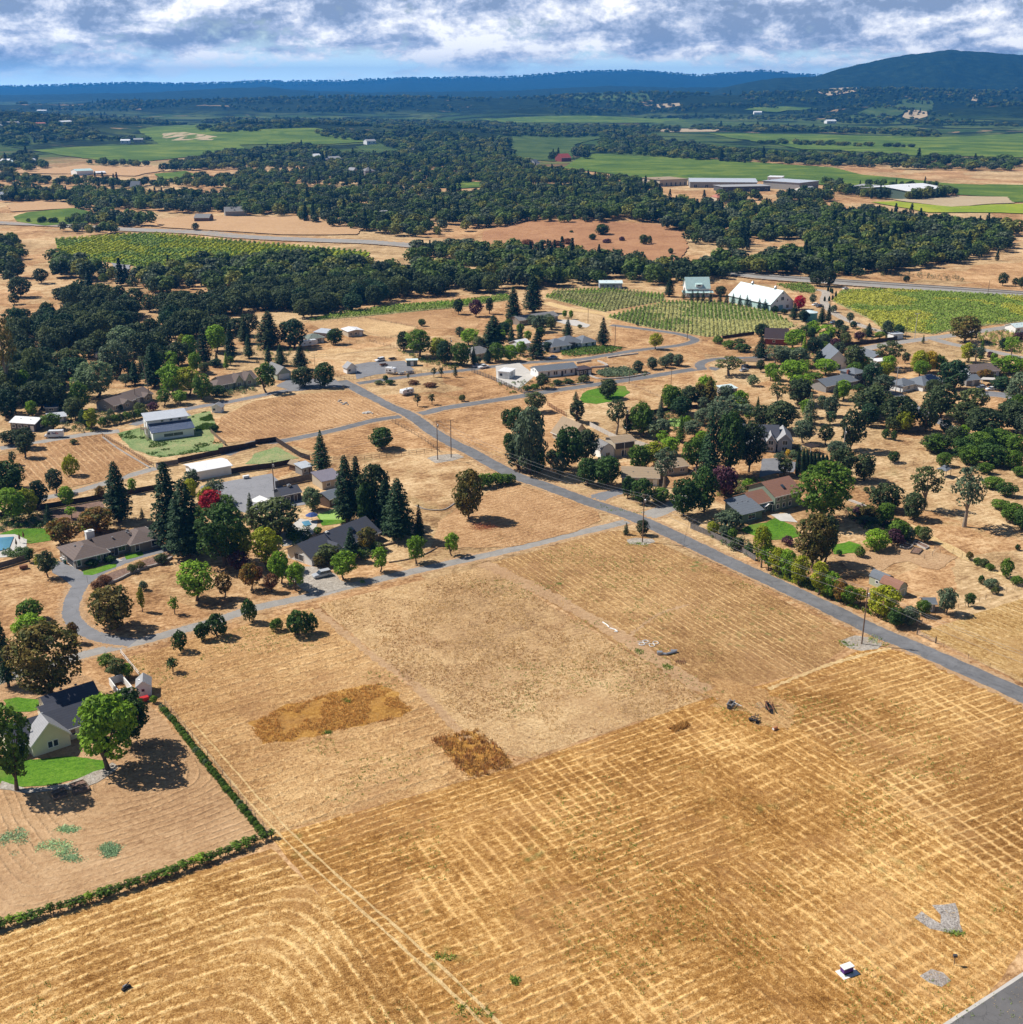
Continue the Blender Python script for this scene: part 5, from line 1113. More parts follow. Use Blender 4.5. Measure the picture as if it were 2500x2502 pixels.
# --- A1
for k,c,x,y,top,w,lb in[('round','pale',940,830,615,260,'pale green round tree left of the tall thin palm, upper'),('round','grey',895,980,715,240,'grey-green round tree below the pale one, left of the palm'),('big','pale',740,1145,875,330,'large pale green tree left of the brown-roofed long house'),('redwood','conif',1170,1070,735,200,'dark feathery conifer right of the palm'),('conifer','dark',1545,890,590,170,'tall dark conifer left of the pair in the garden row'),('round','oak',1350,905,725,180,'dark leafy tree left of the tall dark conifer'),('maple','bright',1435,860,675,140,'light green tree between the dark leafy tree and the tall conifer'),('maple','bright',1640,810,598,170,'light green tree behind the tall dark conifer'),('conifer','dark',1745,870,575,120,'tall slim dark conifer right of the light green tree'),('conifer','oak',1850,740,530,140,'dark pine at the right of the garden row'),('conifer','conif',1880,850,670,110,'conifer in front of the dark pine at the end of the garden row'),('maple','bright',1305,1130,895,210,'bright green tree right of the brown-roofed long house, left of three'),('maple','yellow',1425,1135,920,190,'bright yellow-green tree, middle of three beside the brown-roofed long house'),('round','green',1530,1165,965,160,'green tree, right of three beside the brown-roofed long house'),('maple','green',1240,1205,1085,140,'low green tree at the right corner of the brown-roofed long house'),('maple','bright',1360,1195,1092,130,'low bright green tree below the three beside the long house'),('round','deep',1640,1138,1055,125,'dark round bush in front of the brown house with dormer gables'),('poplar','yellow',700,1390,1225,110,'narrow yellow tree near the lane left of the two-tone barn house'),('round','conif',645,1375,1240,90,'green tree left of the narrow yellow one'),('round','oaklight',570,1310,1145,160,'olive tree above the narrow yellow one'),('round','green',610,1240,1035,150,'green tree left of the brown-roofed long house gable'),('maple','green',400,1390,1268,150,'green tree above the white delivery van'),('round','oak',400,1240,1005,220,'dark grey-green tree above the white-roofed sheds'),('round','oak',305,1230,1055,120,'slim dark tree left of the dark grey-green one'),('poplar','bright',205,1155,925,100,'light green slender tree near the left border'),('round','oaklight',275,1070,770,190,'tall olive tree near the left border'),('open','bronze',80,1170,520,220,'very tall brownish sparse tree at the left border'),('open','pale',70,1110,880,170,'pale grey tree under the very tall brownish one'),('round','oak',200,1530,1375,170,'dark tree left of the white delivery van, lower'),('round','dark',60,1300,1090,200,'dark tree behind the white house at the left border'),('round','oak',90,1500,1395,170,'dark tree in front of the white house at the left border'),('round','deep',1620,1405,1350,75,'small round dark bush at the board fence right of the two-tone barn house'),('shrub','grey',840,1310,1240,60,'grey shrub on the bank below the brown-roofed long house'),('shrub','oaklight',1060,1260,1190,90,'olive shrub on the bank right of the pole'),('shrub','plum',1150,1250,1190,110,'reddish shrub behind the two-tone barn house'),('shrub','deep',560,1500,1465,60,'green bush at the edge of the lane right of the van'),('oak','oak',150,390,245,180,'oak alone on the dry slope at the left border, upper of two'),('oak','oak',110,445,365,100,'low oak at the foot of the one on the left dry slope'),('oak','oak',312,285,178,130,'round oak by itself above the left dry slope'),('oak','oak',190,550,478,110,'small round oak at the lower edge of the left dry slope'),('oak','oak',130,245,100,150,'oak on the ridge at the left border'),('conifer','conif',1020,1050,870,120,'grey conifer between the pale green trees and the palm'),('shrub','conif',1000,1205,1180,60,'pale bush in front of the brown-roofed long house'),('shrub','deep',900,1240,1200,80,'dark bush in front of the brown-roofed long house'),('maple','green',1740,905,835,70,'small green tree at the right end of the garden row'),('round','conif',1630,915,855,90,'low green tree below the tall slim conifer')]:
 t_(k,c,'A1',x,y,top,w,lb)
for i,x in enumerate(range(780,1100,44)):
 t_('shrub','oaklight' if i%2 else 'green','A1',x,1365-(x-780)*0.22,1300-(x-780)*0.22,70,'leafy bush in the uneven hedge along the lane left of the two-tone barn house','hedge bushes along the lane')
# --- bushes of the red-brown hill
for k,c,x,y,top,w,lb in[('round','deep',748,618,545,100,'largest round green bush on the red-brown hill'),('round','deep',685,655,608,48,'small green bush left of the largest one on the red-brown hill'),('round','brown',515,685,640,62,'dark dry bush on the left half of the red-brown hill'),('round','deep',1028,685,615,62,'green bush on the right half of the red-brown hill'),('shrub','deep',1068,680,628,40,'narrow bush beside the green one on the right half of the hill'),('round','deep',1210,748,706,42,'upright small tree at the lower right of the red-brown hill'),('shrub','plum',780,675,645,60,'dry purplish bush below the largest bush of the hill'),('shrub','plum',880,660,630,45,'dry purplish bush in the middle of the hill'),('shrub','brown',245,690,652,90,'low brown thicket at the left end of the hill'),('shrub','grey',348,680,652,50,'grey bush beside the brown thicket of the hill'),('shrub','brown',440,695,660,85,'low brown thicket in the middle left of the hill'),('shrub','deep',541,605,588,30,'tiny bush high on the left half of the hill')]:
 t_(k,c,'F3',x,y,top,w,lb)
# ------------------------------------------------------------------ w
def inpoly(xs,ys,poly):
 inside=np.zeros(len(xs),bool)
 n=len(poly)
 for i in range(n):
  x1,y1=poly[i][:2];x2,y2=poly[(i+1)%n][:2]
  c=((y1>ys)!=(y2>ys))&(xs<(x2-x1)*(ys-y1)/(y2-y1+1e-12)+x1)
  inside^=c
 return inside
def scatter(poly,spacing,jitter=0.45):
 xs=[p[0]for p in poly];ys=[p[1]for p in poly]
 gx=np.arange(min(xs),max(xs),spacing);gy=np.arange(min(ys),max(ys),spacing)
 X,Y=np.meshgrid(gx,gy);X[1::2]+=spacing/2
 X=(X+rng.uniform(-jitter,jitter,X.shape)*spacing).ravel();Y=(Y+rng.uniform(-jitter,jitter,Y.shape)*spacing).ravel()
 k=inpoly(X,Y,poly)
 return X[k],Y[k]
BELTS=[('dark green tree crowding the gardens at the left border above the delivery van','A1',[(20,1290),(300,1300),(330,1180),(560,1130),(600,1000),(420,900),(120,930),(20,1050)],10.5),('dark green tree in the shady belt behind the left-hand gardens','A1',[(150,900),(330,960),(700,850),(1000,880),(1200,860),(1300,760),(1150,700),(860,760),(500,860),(150,830)],12.0),('oak in the thin belt between the dry clearing and the garden conifers','A1',[(1180,700),(1400,720),(1700,700),(1930,700),(1930,640),(1650,600),(1500,640),(1200,620)],12.0),('oak scattered on the dry clearing between the two left-hand belts','A1',[(850,530),(1150,560),(1180,470),(950,440),(830,480)],11.0),('dark grey-green oak in the belt across the slope above the left-hand gardens','A1',[(60,760),(500,800),(1000,640),(1020,540),(800,560),(300,600),(120,640)],8.5),('dark oak in the left oak grove on the dry slope','A1',[(400,470),(560,500),(830,470),(820,390),(640,380),(430,400)],8.5),('dark oak in the grove in the middle of the dry clearing, left of the conifers','A1',[(1200,560),(1350,690),(1530,700),(1600,540),(1900,520),(2100,470),(1930,400),(1500,470),(1250,480)],8.5),('dark oak in the long belt below the yellowing vineyard','A1',[(380,130),(420,240),(900,300),(1200,400),(1450,330),(1900,420),(2300,560),(2700,500),(2700,200),(2400,150),(1930,120),(1200,230),(900,260),(820,220)],9.5),('dark oak in the belt beside the narrow vineyard strip','A2',[(0,420),(500,540),(560,430),(900,470),(1150,400),(1150,260),(700,150),(100,150),(0,300)],9.0),('dark oak in the grove around the curving lane behind the paddocks','A2',[(1180,380),(1350,400),(1480,330),(1700,380),(1930,330),(1930,280),(1780,290),(1560,240),(1400,170),(1180,150)],9.0),('dark oak in the grove around the curving lane, beyond its bend','A2',[(1150,100),(1500,130),(1800,260),(2200,260),(2500,250),(2600,120),(1930,90),(1300,60)],9.5),('dark oak in the belt behind the square vineyard','A3',[(0,330),(220,330),(470,300),(640,310),(760,240),(1000,300),(1330,300),(1750,230),(1750,190),(1300,200),(700,150),(0,100)],9.0),]
wood_pts=[]
for lb,tile,pts,sp in BELTS:
 poly=Tz(tile,pts)
 X,Y=scatter(poly,sp)
 wood_pts+=[(x,y,lb)for x,y in zip(X,Y)]
wood_pts.sort(key=lambda p:math.hypot(p[0],p[1]))
N_IND=270
for i,(x,y,lb)in enumerate(wood_pts[:N_IND]):
 r=random.random()
 c='oak' if r<0.7 else('oaklight' if r<0.88 else 'conif')
 tree_at('oak',c,(x,y,float(terr(x,y))),random.uniform(8.5,12.5),random.uniform(9.5,14.0),lb,group=lb.replace('dark grey-green oak in','oaks in').replace('dark oak in','oaks in')[:60])
rest=[(x,y,1.0,1.0)for x,y,lb in wood_pts[N_IND:]]
def proj(x,y,z):
 dz=z-HCAM;zc=y*cP-dz*sP;yc=y*sP+dz*cP
 return CXP+F_PX*x/zc,CYP-F_PX*yc/zc
FAR_WOODS=[('F3',[(1150,350),(1500,340),(1560,420),(1930,400),(2300,400),(2300,350),(2150,300),(2060,330),(1930,350),(1700,350),(1600,330),(1400,320)],10,1.1),('F1',[(0,380),(40,330),(500,330),(900,360),(1930,380),(1930,450),(1000,460),(500,400),(0,400)],12,1.1),('F3',[(-200,180),(420,160),(700,200),(700,300),(1100,330),(1100,420),(-200,420)],12,1.0),('F1',[(0,640),(160,640),(150,780),(60,960),(0,960)],9,1.1),('F1',[(0,560),(330,590),(620,620),(850,610),(830,560),(600,560),(120,560)],10,0.9),('F1',[(590,560),(960,565),(1040,570),(1000,480),(700,470),(560,500)],9,1.3),('F1',[(170,540),(600,545),(600,500),(180,500)],9,0.7),('F1',[(0,270),(500,290),(1100,330),(1900,350),(1930,420),(1880,480),(1150,480),(1000,430),(700,460),(500,450),(450,400),(0,390)],12,1.1),('F1',[(0,200),(400,240),(560,235),(1050,260),(1300,220),(1560,210),(1930,200),(1930,300),(1000,310),(0,270)],13,1.0),('F1',[(560,140),(900,165),(1100,150),(1500,190),(1600,100),(1350,130),(1000,130),(700,120),(300,110),(100,110)],14,1.0),('F2',[(-80,260),(500,300),(900,300),(1130,310),(1700,330),(2400,330),(2900,380),(3200,440),(3250,560),(3000,620),(2600,560),(1930,540),(1500,590),(1250,640),(1050,620),(900,620),(700,560),(430,540),(0,500),(-200,480),(-150,350)],11.5,1.1),('F2',[(-80,180),(400,160),(700,150),(1000,120),(1400,110),(1700,130),(1930,170),(2500,220),(2900,270),(2600,330),(1700,330),(1100,310),(0,270)],13.5,1.0),('F2',[(600,80),(1000,70),(1250,60),(1700,50),(1930,130),(2050,180),(1500,180),(900,170)],15,1.2),('F3',[(-100,570),(60,560),(300,520),(700,520),(1150,545),(1320,600),(1345,740),(1500,820),(1700,880),(2400,920),(2550,890),(2900,850),(3250,800),(3500,720),(3500,560),(3100,520),(2800,500),(2400,470),(2000,430),(1600,460),(1300,420),(700,430),(0,430)],10.5,1.15),('F3',[(500,300),(1100,280),(1200,400),(1600,400),(2000,390),(2300,420),(2500,450),(2200,480),(1500,470),(800,420)],12,1.1),('F4',[(-50,440),(900,440),(1100,490),(1700,530),(1930,560),(1930,640),(1800,620),(1700,740),(1500,760),(1480,800),(800,880),(500,900),(-50,870)],10.5,1.2),('F2',[(850,700),(1250,740),(1500,760),(1930,800),(2400,850),(2700,900),(2900,880),(2500,800),(2100,740),(1800,700),(1300,690),(950,670)],9.5,1.1),('F2',[(430,550),(860,590),(860,530),(450,500)],10,0.9),('F2',[(940,620),(1180,640),(1180,570),(940,560)],10,1.0),('F3',[(560,110),(650,120),(650,40),(560,40)],12,1.5),('F3',[(400,120),(460,120),(460,90),(400,90)],12,1.2),('S2',[(250,600),(280,575),(600,600),(900,618),(1500,640),(1930,650),(1930,600),(1400,580),(1000,575),(800,560),(450,500),(300,480),(0,480),(0,500),(330,505),(350,530)],19,1.15),('S2',[(920,545),(1500,560),(1540,548),(1100,532),(930,532)],22,1.0),('S2',[(670,490),(900,498),(1300,505),(1650,520),(1600,495),(1200,480),(860,470),(680,472)],24,1.1),('S1',[(740,495),(900,503),(1180,482),(1180,465),(900,470),(750,478)],22,1.1),('S1',[(1180,510),(1400,540),(1540,560),(1420,500),(1300,485),(1200,490)],20,1.1),('S1',[(0,560),(320,530),(500,535),(600,530),(610,515),(400,515),(330,470),(500,470),(740,470),(500,440),(0,410)],24,1.1),('S1',[(1440,540),(1560,600),(1930,600),(1930,520),(1600,490),(1420,500)],20,1.2),('S1',[(0,600),(110,570),(200,640),(0,660)],16,1.1),('S1',[(900,560),(1060,550),(1100,540),(1350,580),(1560,600),(1500,640),(1100,640),(900,640),(560,650),(700,600)],17,1.1),('S1',[(870,440),(1930,460),(1930,520),(1500,490),(1200,475),(900,470),(740,460)],30,1.1),('S1',[(1930,470),(2560,475),(2560,500),(1930,520)],30,1.1),('S2',[(0,440),(640,440),(660,430),(1400,430),(1930,470),(1930,480),(1400,470),(900,452),(500,447),(0,447)],30,1.0),('F4',[(380,240),(600,250),(860,290),(640,300),(440,262)],14,0.9),('F4',[(740,290),(860,285),(1000,280),(1380,290),(1380,300),(1000,300)],14,0.8),('F4',[(560,340),(630,340),(900,380),(1040,385),(1040,350),(800,340),(640,300)],11,1.1),('F4',[(1150,385),(1215,385),(1480,360),(1470,340),(1150,350)],9,1.1),('F4',[(1740,740),(1880,770),(1900,830),(1730,800)],9,1.0),('F1',[(1180,580),(1370,600),(1370,560),(1200,560)],10,0.8),]
kind_idx=2
for tile,pts,sp,hs in FAR_WOODS:
 poly=Tz(tile,pts)
 X,Y=scatter(poly,sp)
 H0=11*hs*0.85
 u,v=proj(X,Y,terr(X,Y)+H0*0.5)
 keep=inpoly(u,v,[TP(tile,*p)for p in pts])
 if keep.mean()<0.12:keep[:]=True
 w_=max(1.0,min(1.8,sp/13))
 rest+=[(x,y,hs*0.85,w_)for x,y in zip(X[keep],Y[keep])]
hx=[]
for(Y0,Y1,sp,s)in((3300,4800,27,1.5),(4800,6500,33,1.6),(14300,16000,85,2.6)):
 gy=np.arange(Y0,Y1,sp)
 for yy in gy:
  xs=np.arange(-0.50*yy,0.50*yy,sp)+rng.uniform(-0.5,0.5,len(np.arange(-0.50*yy,0.50*yy,sp)))*sp
  y2=yy+rng.uniform(-0.5,0.5,len(xs))*sp
  z=terr(xs,y2)
  den=fbm(xs/420.0,y2/420.0,3,91)
  k=(z>16+26*(den>0.52))&(den>0.36)
  hx+=[(a,b,s*0.75,1.15)for a,b in zip(xs[k],y2[k])]
rest+=hx
rest=np.array(rest)
gl=(fbm(rest[:,0]/55.0,rest[:,1]/75.0,3,205)>0.33)|(rest[:,1]<820)
rest=rest[gl]
rz_=terr(rest[:,0],rest[:,1])
print('woodland instances',len(rest))
def lowpoly(name,seed,rw=5.5,H=11,leaf=1.15,conif=False):
 if conif:
  me,tm,h0,r0=conifer_proto(name,seed,H=17,rw=3.4,leaf=0.8,dens=0.8,nlev=16)
 else:
  C,Nn,T_,lobes=crown_broad(seed,rw=rw,zb=0.8,H=H,nl=16,leaf=leaf*0.8,dens=1.0,lobe=(0.26,0.42),gap=0.10,low=-0.6)
  me=leaves_mesh(name,C,Nn,leaf*0.8*rng.uniform(0.6,1.2,len(C)),T_)
 return me
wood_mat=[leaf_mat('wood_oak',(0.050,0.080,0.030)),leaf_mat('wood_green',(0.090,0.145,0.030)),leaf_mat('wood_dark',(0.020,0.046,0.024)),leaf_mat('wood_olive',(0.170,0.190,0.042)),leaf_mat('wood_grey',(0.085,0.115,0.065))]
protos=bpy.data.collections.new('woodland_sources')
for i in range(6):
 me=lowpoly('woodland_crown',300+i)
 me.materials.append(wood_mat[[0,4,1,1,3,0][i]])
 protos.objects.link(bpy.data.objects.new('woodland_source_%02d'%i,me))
for i in range(2):
 me=lowpoly('woodland_conifer',320+i,conif=True)
 me.materials.append(wood_mat[2])
 protos.objects.link(bpy.data.objects.new('woodland_source_%02d'%(6+i),me))
n=len(rest)
me=bpy.data.meshes.new('woodland')
me.vertices.add(n)
co=np.stack([rest[:,0],rest[:,1],rz_-0.2],1).astype(np.float32)
me.vertices.foreach_set('co',co.ravel())
wid_=rest[:,3]
sc_=rest[:,2]*rng.uniform(0.6,1.3,n)
a=me.attributes.new('tree_scale','FLOAT_VECTOR','POINT')
wide=rng.uniform(0.9,1.2,n)
a.data.foreach_set('vector',np.stack([sc_*wide*wid_,sc_*wide*wid_,sc_*0.92],1).astype(np.float32).ravel())
a=me.attributes.new('tree_turn','FLOAT','POINT');a.data.foreach_set('value',rng.uniform(0,6.28,n).astype(np.float32))
clus=fbm(rest[:,0]/60.0,rest[:,1]/60.0,3,33)
ki=rng.integers(0,6,n)
ki=np.where(clus>0.56,rng.integers(1,6,n),ki)
ki=np.where(rng.random(n)<np.where(clus<0.40,0.22,0.025),rng.integers(6,8,n),ki)
a=me.attributes.new('tree_kind','INT','POINT');a.data.foreach_set('value',ki.astype(np.int32))
wood=bpy.data.objects.new('woodland',me);COL.objects.link(wood)
tag(wood,kind='stuff')
def instancer(obj,coll):
 ng=bpy.data.node_groups.new('place_trees','GeometryNodeTree')
 ng.interface.new_socket('Geometry',in_out='INPUT',socket_type='NodeSocketGeometry')
 ng.interface.new_socket('Geometry',in_out='OUTPUT',socket_type='NodeSocketGeometry')
 N,L=ng.nodes,ng.links
 gi,go=N.new('NodeGroupInput'),N.new('NodeGroupOutput')
 ci=N.new('GeometryNodeCollectionInfo');ci.inputs['Collection'].default_value=coll
 ci.inputs['Separate Children'].default_value=True;ci.inputs['Reset Children'].default_value=True
 ip=N.new('GeometryNodeInstanceOnPoints');ip.inputs['Pick Instance'].default_value=True
 def attr(nm,ty):
  n_=N.new('GeometryNodeInputNamedAttribute');n_.data_type=ty;n_.inputs['Name'].default_value=nm
  return n_.outputs['Attribute']
 L.new(gi.outputs[0],ip.inputs['Points']);L.new(ci.outputs[0],ip.inputs['Instance'])
 L.new(attr('tree_kind','INT'),ip.inputs['Instance Index'])
 L.new(attr('tree_scale','FLOAT_VECTOR'),ip.inputs['Scale'])
 cb=N.new('ShaderNodeCombineXYZ');L.new(attr('tree_turn','FLOAT'),cb.inputs[2])
 L.new(cb.outputs[0],ip.inputs['Rotation'])
 L.new(ip.outputs[0],go.inputs[0])
 md=obj.modifiers.new('place_trees','NODES');md.node_group=ng
instancer(wood,protos)
# ------------------------------------------------------------------ a
hz=MB();hz.box((0,9100,-4),(30000,19000,352))
ho=hz.build('haze')
hm=bpy.data.materials.new('haze_air');hm.use_nodes=True
nt=hm.node_tree;nt.nodes.clear()
pv=nt.nodes.new('ShaderNodeVolumePrincipled');om=nt.nodes.new('ShaderNodeOutputMaterial')
pv.inputs['Color'].default_value=(0.05,0.37,1.0,1)
pv.inputs['Density'].default_value=6.5e-5
pv.inputs['Anisotropy'].default_value=0.2
nt.links.new(pv.outputs[0],om.inputs['Volume'])
ho.data.materials.append(hm)
tag(ho,kind='stuff')
# ------------------------------------------------------------------ b
W_WHITE=siding('white_siding',(0.84,0.84,0.82));W_CREAM=siding('cream_siding',(0.72,0.68,0.52));W_GREY=siding('grey_siding',(0.30,0.29,0.28))
W_TAUPE=siding('taupe_siding',(0.27,0.235,0.20));W_GREEN=siding('sage_green_siding',(0.20,0.245,0.185));W_BLUE=siding('blue_grey_siding',(0.36,0.40,0.46))
W_BROWN=siding('brown_wood_siding',(0.16,0.10,0.07),True);W_DARK=siding('dark_siding',(0.085,0.085,0.09));W_SAGE=siding('pale_sage_siding',(0.40,0.44,0.33))
W_TEAL=siding('pale_teal_metal',(0.42,0.60,0.58),True);W_BARN=siding('white_barn_boards',(0.76,0.77,0.78),True);W_TAN=siding('tan_stucco',(0.52,0.44,0.33));W_RED=siding('barn_red_boards',(0.26,0.06,0.05),True)
R_CHAR=shingle('charcoal_shingles',(0.085,0.09,0.115));R_BROWN=shingle('brown_shingles',(0.175,0.135,0.120));R_GREY=shingle('grey_shingles',(0.24,0.235,0.235));R_LGREY=shingle('light_grey_shingles',(0.36,0.36,0.37))
R_SLATE=shingle('slate_shingles',(0.17,0.19,0.22));R_RED=shingle('red_brown_shingles',(0.30,0.155,0.11));R_TAN=shingle('tan_shingles',(0.36,0.27,0.18));R_DARKB=shingle('dark_brown_shingles',(0.07,0.05,0.055));R_GREEN=shingle('dull_green_shingles',(0.20,0.23,0.20))
R_WHITE=seam_metal('white_metal_roof',(0.82,0.82,0.83));R_TEAL=seam_metal('pale_teal_metal_roof',(0.50,0.68,0.66));R_BLUE=seam_metal('dark_blue_metal_roof',(0.045,0.075,0.15),0.35);R_SILVER=seam_metal('silver_metal_roof',(0.50,0.53,0.58));R_LTEAL=seam_metal('light_metal_roof',(0.66,0.78,0.78))
R_PURP=seam_metal('purple_grey_metal_roof',(0.20,0.18,0.22));R_TERRA=shingle('terracotta_tiles',(0.48,0.19,0.13))
M_TRIM=plain('white_trim',(0.78,0.78,0.76),0.5,0.06);M_TRIMD=plain('dark_trim',(0.06,0.06,0.065),0.5,0.1);M_GLASS=m_glass()
M_METAL=plain('galvanised_metal',(0.42,0.43,0.45),0.4,0.15,2.0,0.5,0.6);M_WOOD=plain('weathered_wood',(0.20,0.145,0.10),0.9,0.35,1.5);M_WOODG=plain('grey_weathered_wood',(0.16,0.145,0.135),0.9,0.4,1.2)
M_FENCED=plain('dark_stained_boards',(0.050,0.036,0.032),0.85,0.4,0.8);M_WPAINT=plain('white_painted_wood',(0.76,0.75,0.72),0.6,0.08);M_BRICK=plain('brick',(0.28,0.11,0.08),0.9,0.3,4)
M_BLACK=plain('black_rubber',(0.02,0.02,0.022),0.7,0.2);M_RUST=plain('rusty_steel',(0.22,0.10,0.055),0.85,0.4,3);M_SOLAR=plain('solar_panel',(0.012,0.020,0.055),0.15,0.2,2,0.6)
M_POLE=plain('pole_wood',(0.17,0.115,0.08),0.9,0.25,2.0);M_SILL=plain('chimney_plaster',(0.72,0.70,0.66),0.8,0.1)
KEEP=[]
class House:
 def __init__(s,name,label,cat,FL,FR,wall,roof,trim=M_TRIM,group=None,width=None):
  a,b=Vector(FL[:2]),Vector(FR[:2])
  s.W=width or(b-a).length
  s.rz=math.atan2(b.y-a.y,b.x-a.x)
  s.o=empty(name,(a.x,a.y,FL[2]if len(FL)>2 else 0),s.rz,label,cat,group)
  s.wall,s.roof,s.trim=wall,roof,trim
 def wing(s,x0,x1,y0,y1,h,kind='gable',ax='x',pitch=0.42,over=0.45,z0=0.0,wall=None,roof=None,th=0.16,shed_dir=1,roofname='roof',nowall=False):
  wall=wall or s.wall;roof=roof or s.roof
  w,d=x1-x0,y1-y0
  cx_,cy_=(x0+x1)/2,(y0+y1)/2
  KEEP.append((s.o.location.x+cx_*math.cos(s.rz)-cy_*math.sin(s.rz),s.o.location.y+cx_*math.sin(s.rz)+cy_*math.cos(s.rz),max(w,d)/2+3.0))
  span=d if ax=='x' else w
  rise=pitch*span/2
  m=MB();zt=z0+h
  A,B,C_,D=(x0,y0),(x1,y0),(x1,y1),(x0,y1)
  def P(p,z):return(p[0],p[1],z)
  if kind=='shed':rise=pitch*d
  zA=zB=zC=zD=zt
  if kind=='shed':
   if shed_dir>0:zC=zD=zt+rise
   else:zA=zB=zt+rise
  zf=z0-(0.4 if z0==0 else 0)
  if kind=='gable' and ax=='x':
   m.quad(P(A,zf),P(B,zf),P(B,zt),P(A,zt));m.quad(P(C_,zf),P(D,zf),P(D,zt),P(C_,zt))
   ym=(y0+y1)/2
   m.poly([P(B,zf),P(C_,zf),P(C_,zt),(x1,ym,zt+rise),P(B,zt)]);m.poly([P(D,zf),P(A,zf),P(A,zt),(x0,ym,zt+rise),P(D,zt)])
  elif kind=='gable':
   xm=(x0+x1)/2
   m.quad(P(B,zf),P(C_,zf),P(C_,zt),P(B,zt));m.quad(P(D,zf),P(A,zf),P(A,zt),P(D,zt))
   m.poly([P(A,zf),P(B,zf),P(B,zt),(xm,y0,zt+rise),P(A,zt)]);m.poly([P(C_,zf),P(D,zf),P(D,zt),(xm,y1,zt+rise),P(C_,zt)])
  else:
   for(p,zp),(q,zq)in(((A,zA),(B,zB)),((B,zB),(C_,zC)),((C_,zC),(D,zD)),((D,zD),(A,zA))):
    m.quad(P(p,zf),P(q,zf),P(q,zq),P(p,zp))
   if kind=='hip' or kind=='flat':m.quad(P(A,zt),P(B,zt),P(C_,zt),P(D,zt))
  if not nowall:m.build('wall',wall,s.o)
  r=MB();ov=over
  X0,X1,Y0,Y1=x0-ov,x1+ov,y0-ov,y1+ov
  def slab(pts):
   up=[Vector(p)+Vector((0,0,th))for p in pts];dn=[Vector(p)+Vector((0,0,0.004))for p in pts]
   n=len(pts);k=len(r.v)
   r.v+=[tuple(p)for p in up]+[tuple(p)for p in dn]
   r.f.append(tuple(range(k,k+n)));r.f.append(tuple(range(k+2*n-1,k+n-1,-1)))
   for i in range(n):
    j=(i+1)%n;r.f.append((k+j,k+i,k+n+i,k+n+j))
  if kind=='gable' and ax=='x':
   ym=(y0+y1)/2;e=zt-ov*pitch;t=zt+rise
   slab([(X0,Y0,e),(X1,Y0,e),(X1,ym,t),(X0,ym,t)]);slab([(X1,Y1,e),(X0,Y1,e),(X0,ym,t),(X1,ym,t)])
  elif kind=='gable':
   xm=(x0+x1)/2;e=zt-ov*pitch;t=zt+rise
   slab([(X0,Y1,e),(X0,Y0,e),(xm,Y0,t),(xm,Y1,t)]);slab([(X1,Y0,e),(X1,Y1,e),(xm,Y1,t),(xm,Y0,t)])
  elif kind=='hip':
   e=zt-ov*pitch;k=min(X1-X0,Y1-Y0)/2;t=e+k*pitch
   if X1-X0>=Y1-Y0:
    ym=(Y0+Y1)/2;a,b=(X0+k,ym,t),(X1-k,ym,t)
    slab([(X0,Y0,e),(X1,Y0,e),b,a]);slab([(X1,Y1,e),(X0,Y1,e),a,b]);slab([(X1,Y0,e),(X1,Y1,e),b]);slab([(X0,Y1,e),(X0,Y0,e),a])
   else:
    xm=(X0+X1)/2;a,b=(xm,Y0+k,t),(xm,Y1-k,t)
    slab([(X0,Y0,e),(X1,Y0,e),a]);slab([(X1,Y1,e),(X0,Y1,e),b]);slab([(X1,Y0,e),(X1,Y1,e),b,a]);slab([(X0,Y1,e),(X0,Y0,e),a,b])
  elif kind=='shed':
   za,zb_=(zA-ov*pitch*shed_dir,zD+ov*pitch*shed_dir)
   slab([(X0,Y0,za),(X1,Y0,za),(X1,Y1,zb_),(X0,Y1,zb_)])
  elif kind=='gambrel':
   xm=(x0+x1)/2;w2=w/2;z1=zt+w2*0.62;z2=zt+w2*0.95
   q=w2*0.42
   for pts in([(x0-0.12,Y1,zt),(x0-0.12,Y0,zt),(xm-w2+q*0.85,Y0,z1),(xm-w2+q*0.85,Y1,z1)],[(xm-w2+q*0.85,Y1,z1),(xm-w2+q*0.85,Y0,z1),(xm,Y0,z2),(xm,Y1,z2)],[(xm,Y1,z2),(xm,Y0,z2),(xm+w2-q*0.85,Y0,z1),(xm+w2-q*0.85,Y1,z1)],[(xm+w2-q*0.85,Y1,z1),(xm+w2-q*0.85,Y0,z1),(x1+0.12,Y0,zt),(x1+0.12,Y1,zt)]):
    slab(pts)
   g=MB()
   for yy in(y0,y1):
    g.poly([(x0,yy,zt),(x1,yy,zt),(xm+w2-q*0.85,yy,z1),(xm,yy,z2),(xm-w2+q*0.85,yy,z1)])
   g.build('gable_wall',wall,s.o)
  else:
   slab([(X0,Y0,zt),(X1,Y0,zt),(X1,Y1,zt),(X0,Y1,zt)])
  ro=r.build(roofname,roof,s.o)
  if ov>0.1 and kind in('gable','hip')and th<0.3:
   f=MB();e=zt-ov*pitch
   if kind=='hip' or ax=='x':f.box(((X0+X1)/2,Y0-0.03,e-0.06),(X1-X0,0.05,0.24))
   if kind=='hip':f.box((X1+0.03,(Y0+Y1)/2,e-0.06),(0.05,Y1-Y0,0.24))
   if kind=='gable' and ax=='y':
    for sgn in(-1,1):
     xm=(x0+x1)/2;xe=X0 if sgn<0 else X1
     a=Vector((xe,Y0-0.03,e+0.03));b=Vector((xm,Y0-0.03,zt+rise+0.03))
     f.poly([tuple(a-Vector((0,0,0.14))),tuple(b-Vector((0,0,0.14))),tuple(b+Vector((0,0,0.16))),tuple(a+Vector((0,0,0.16)))])
   if f.v:f.build('eave_trim',s.trim,ro)
  return ro
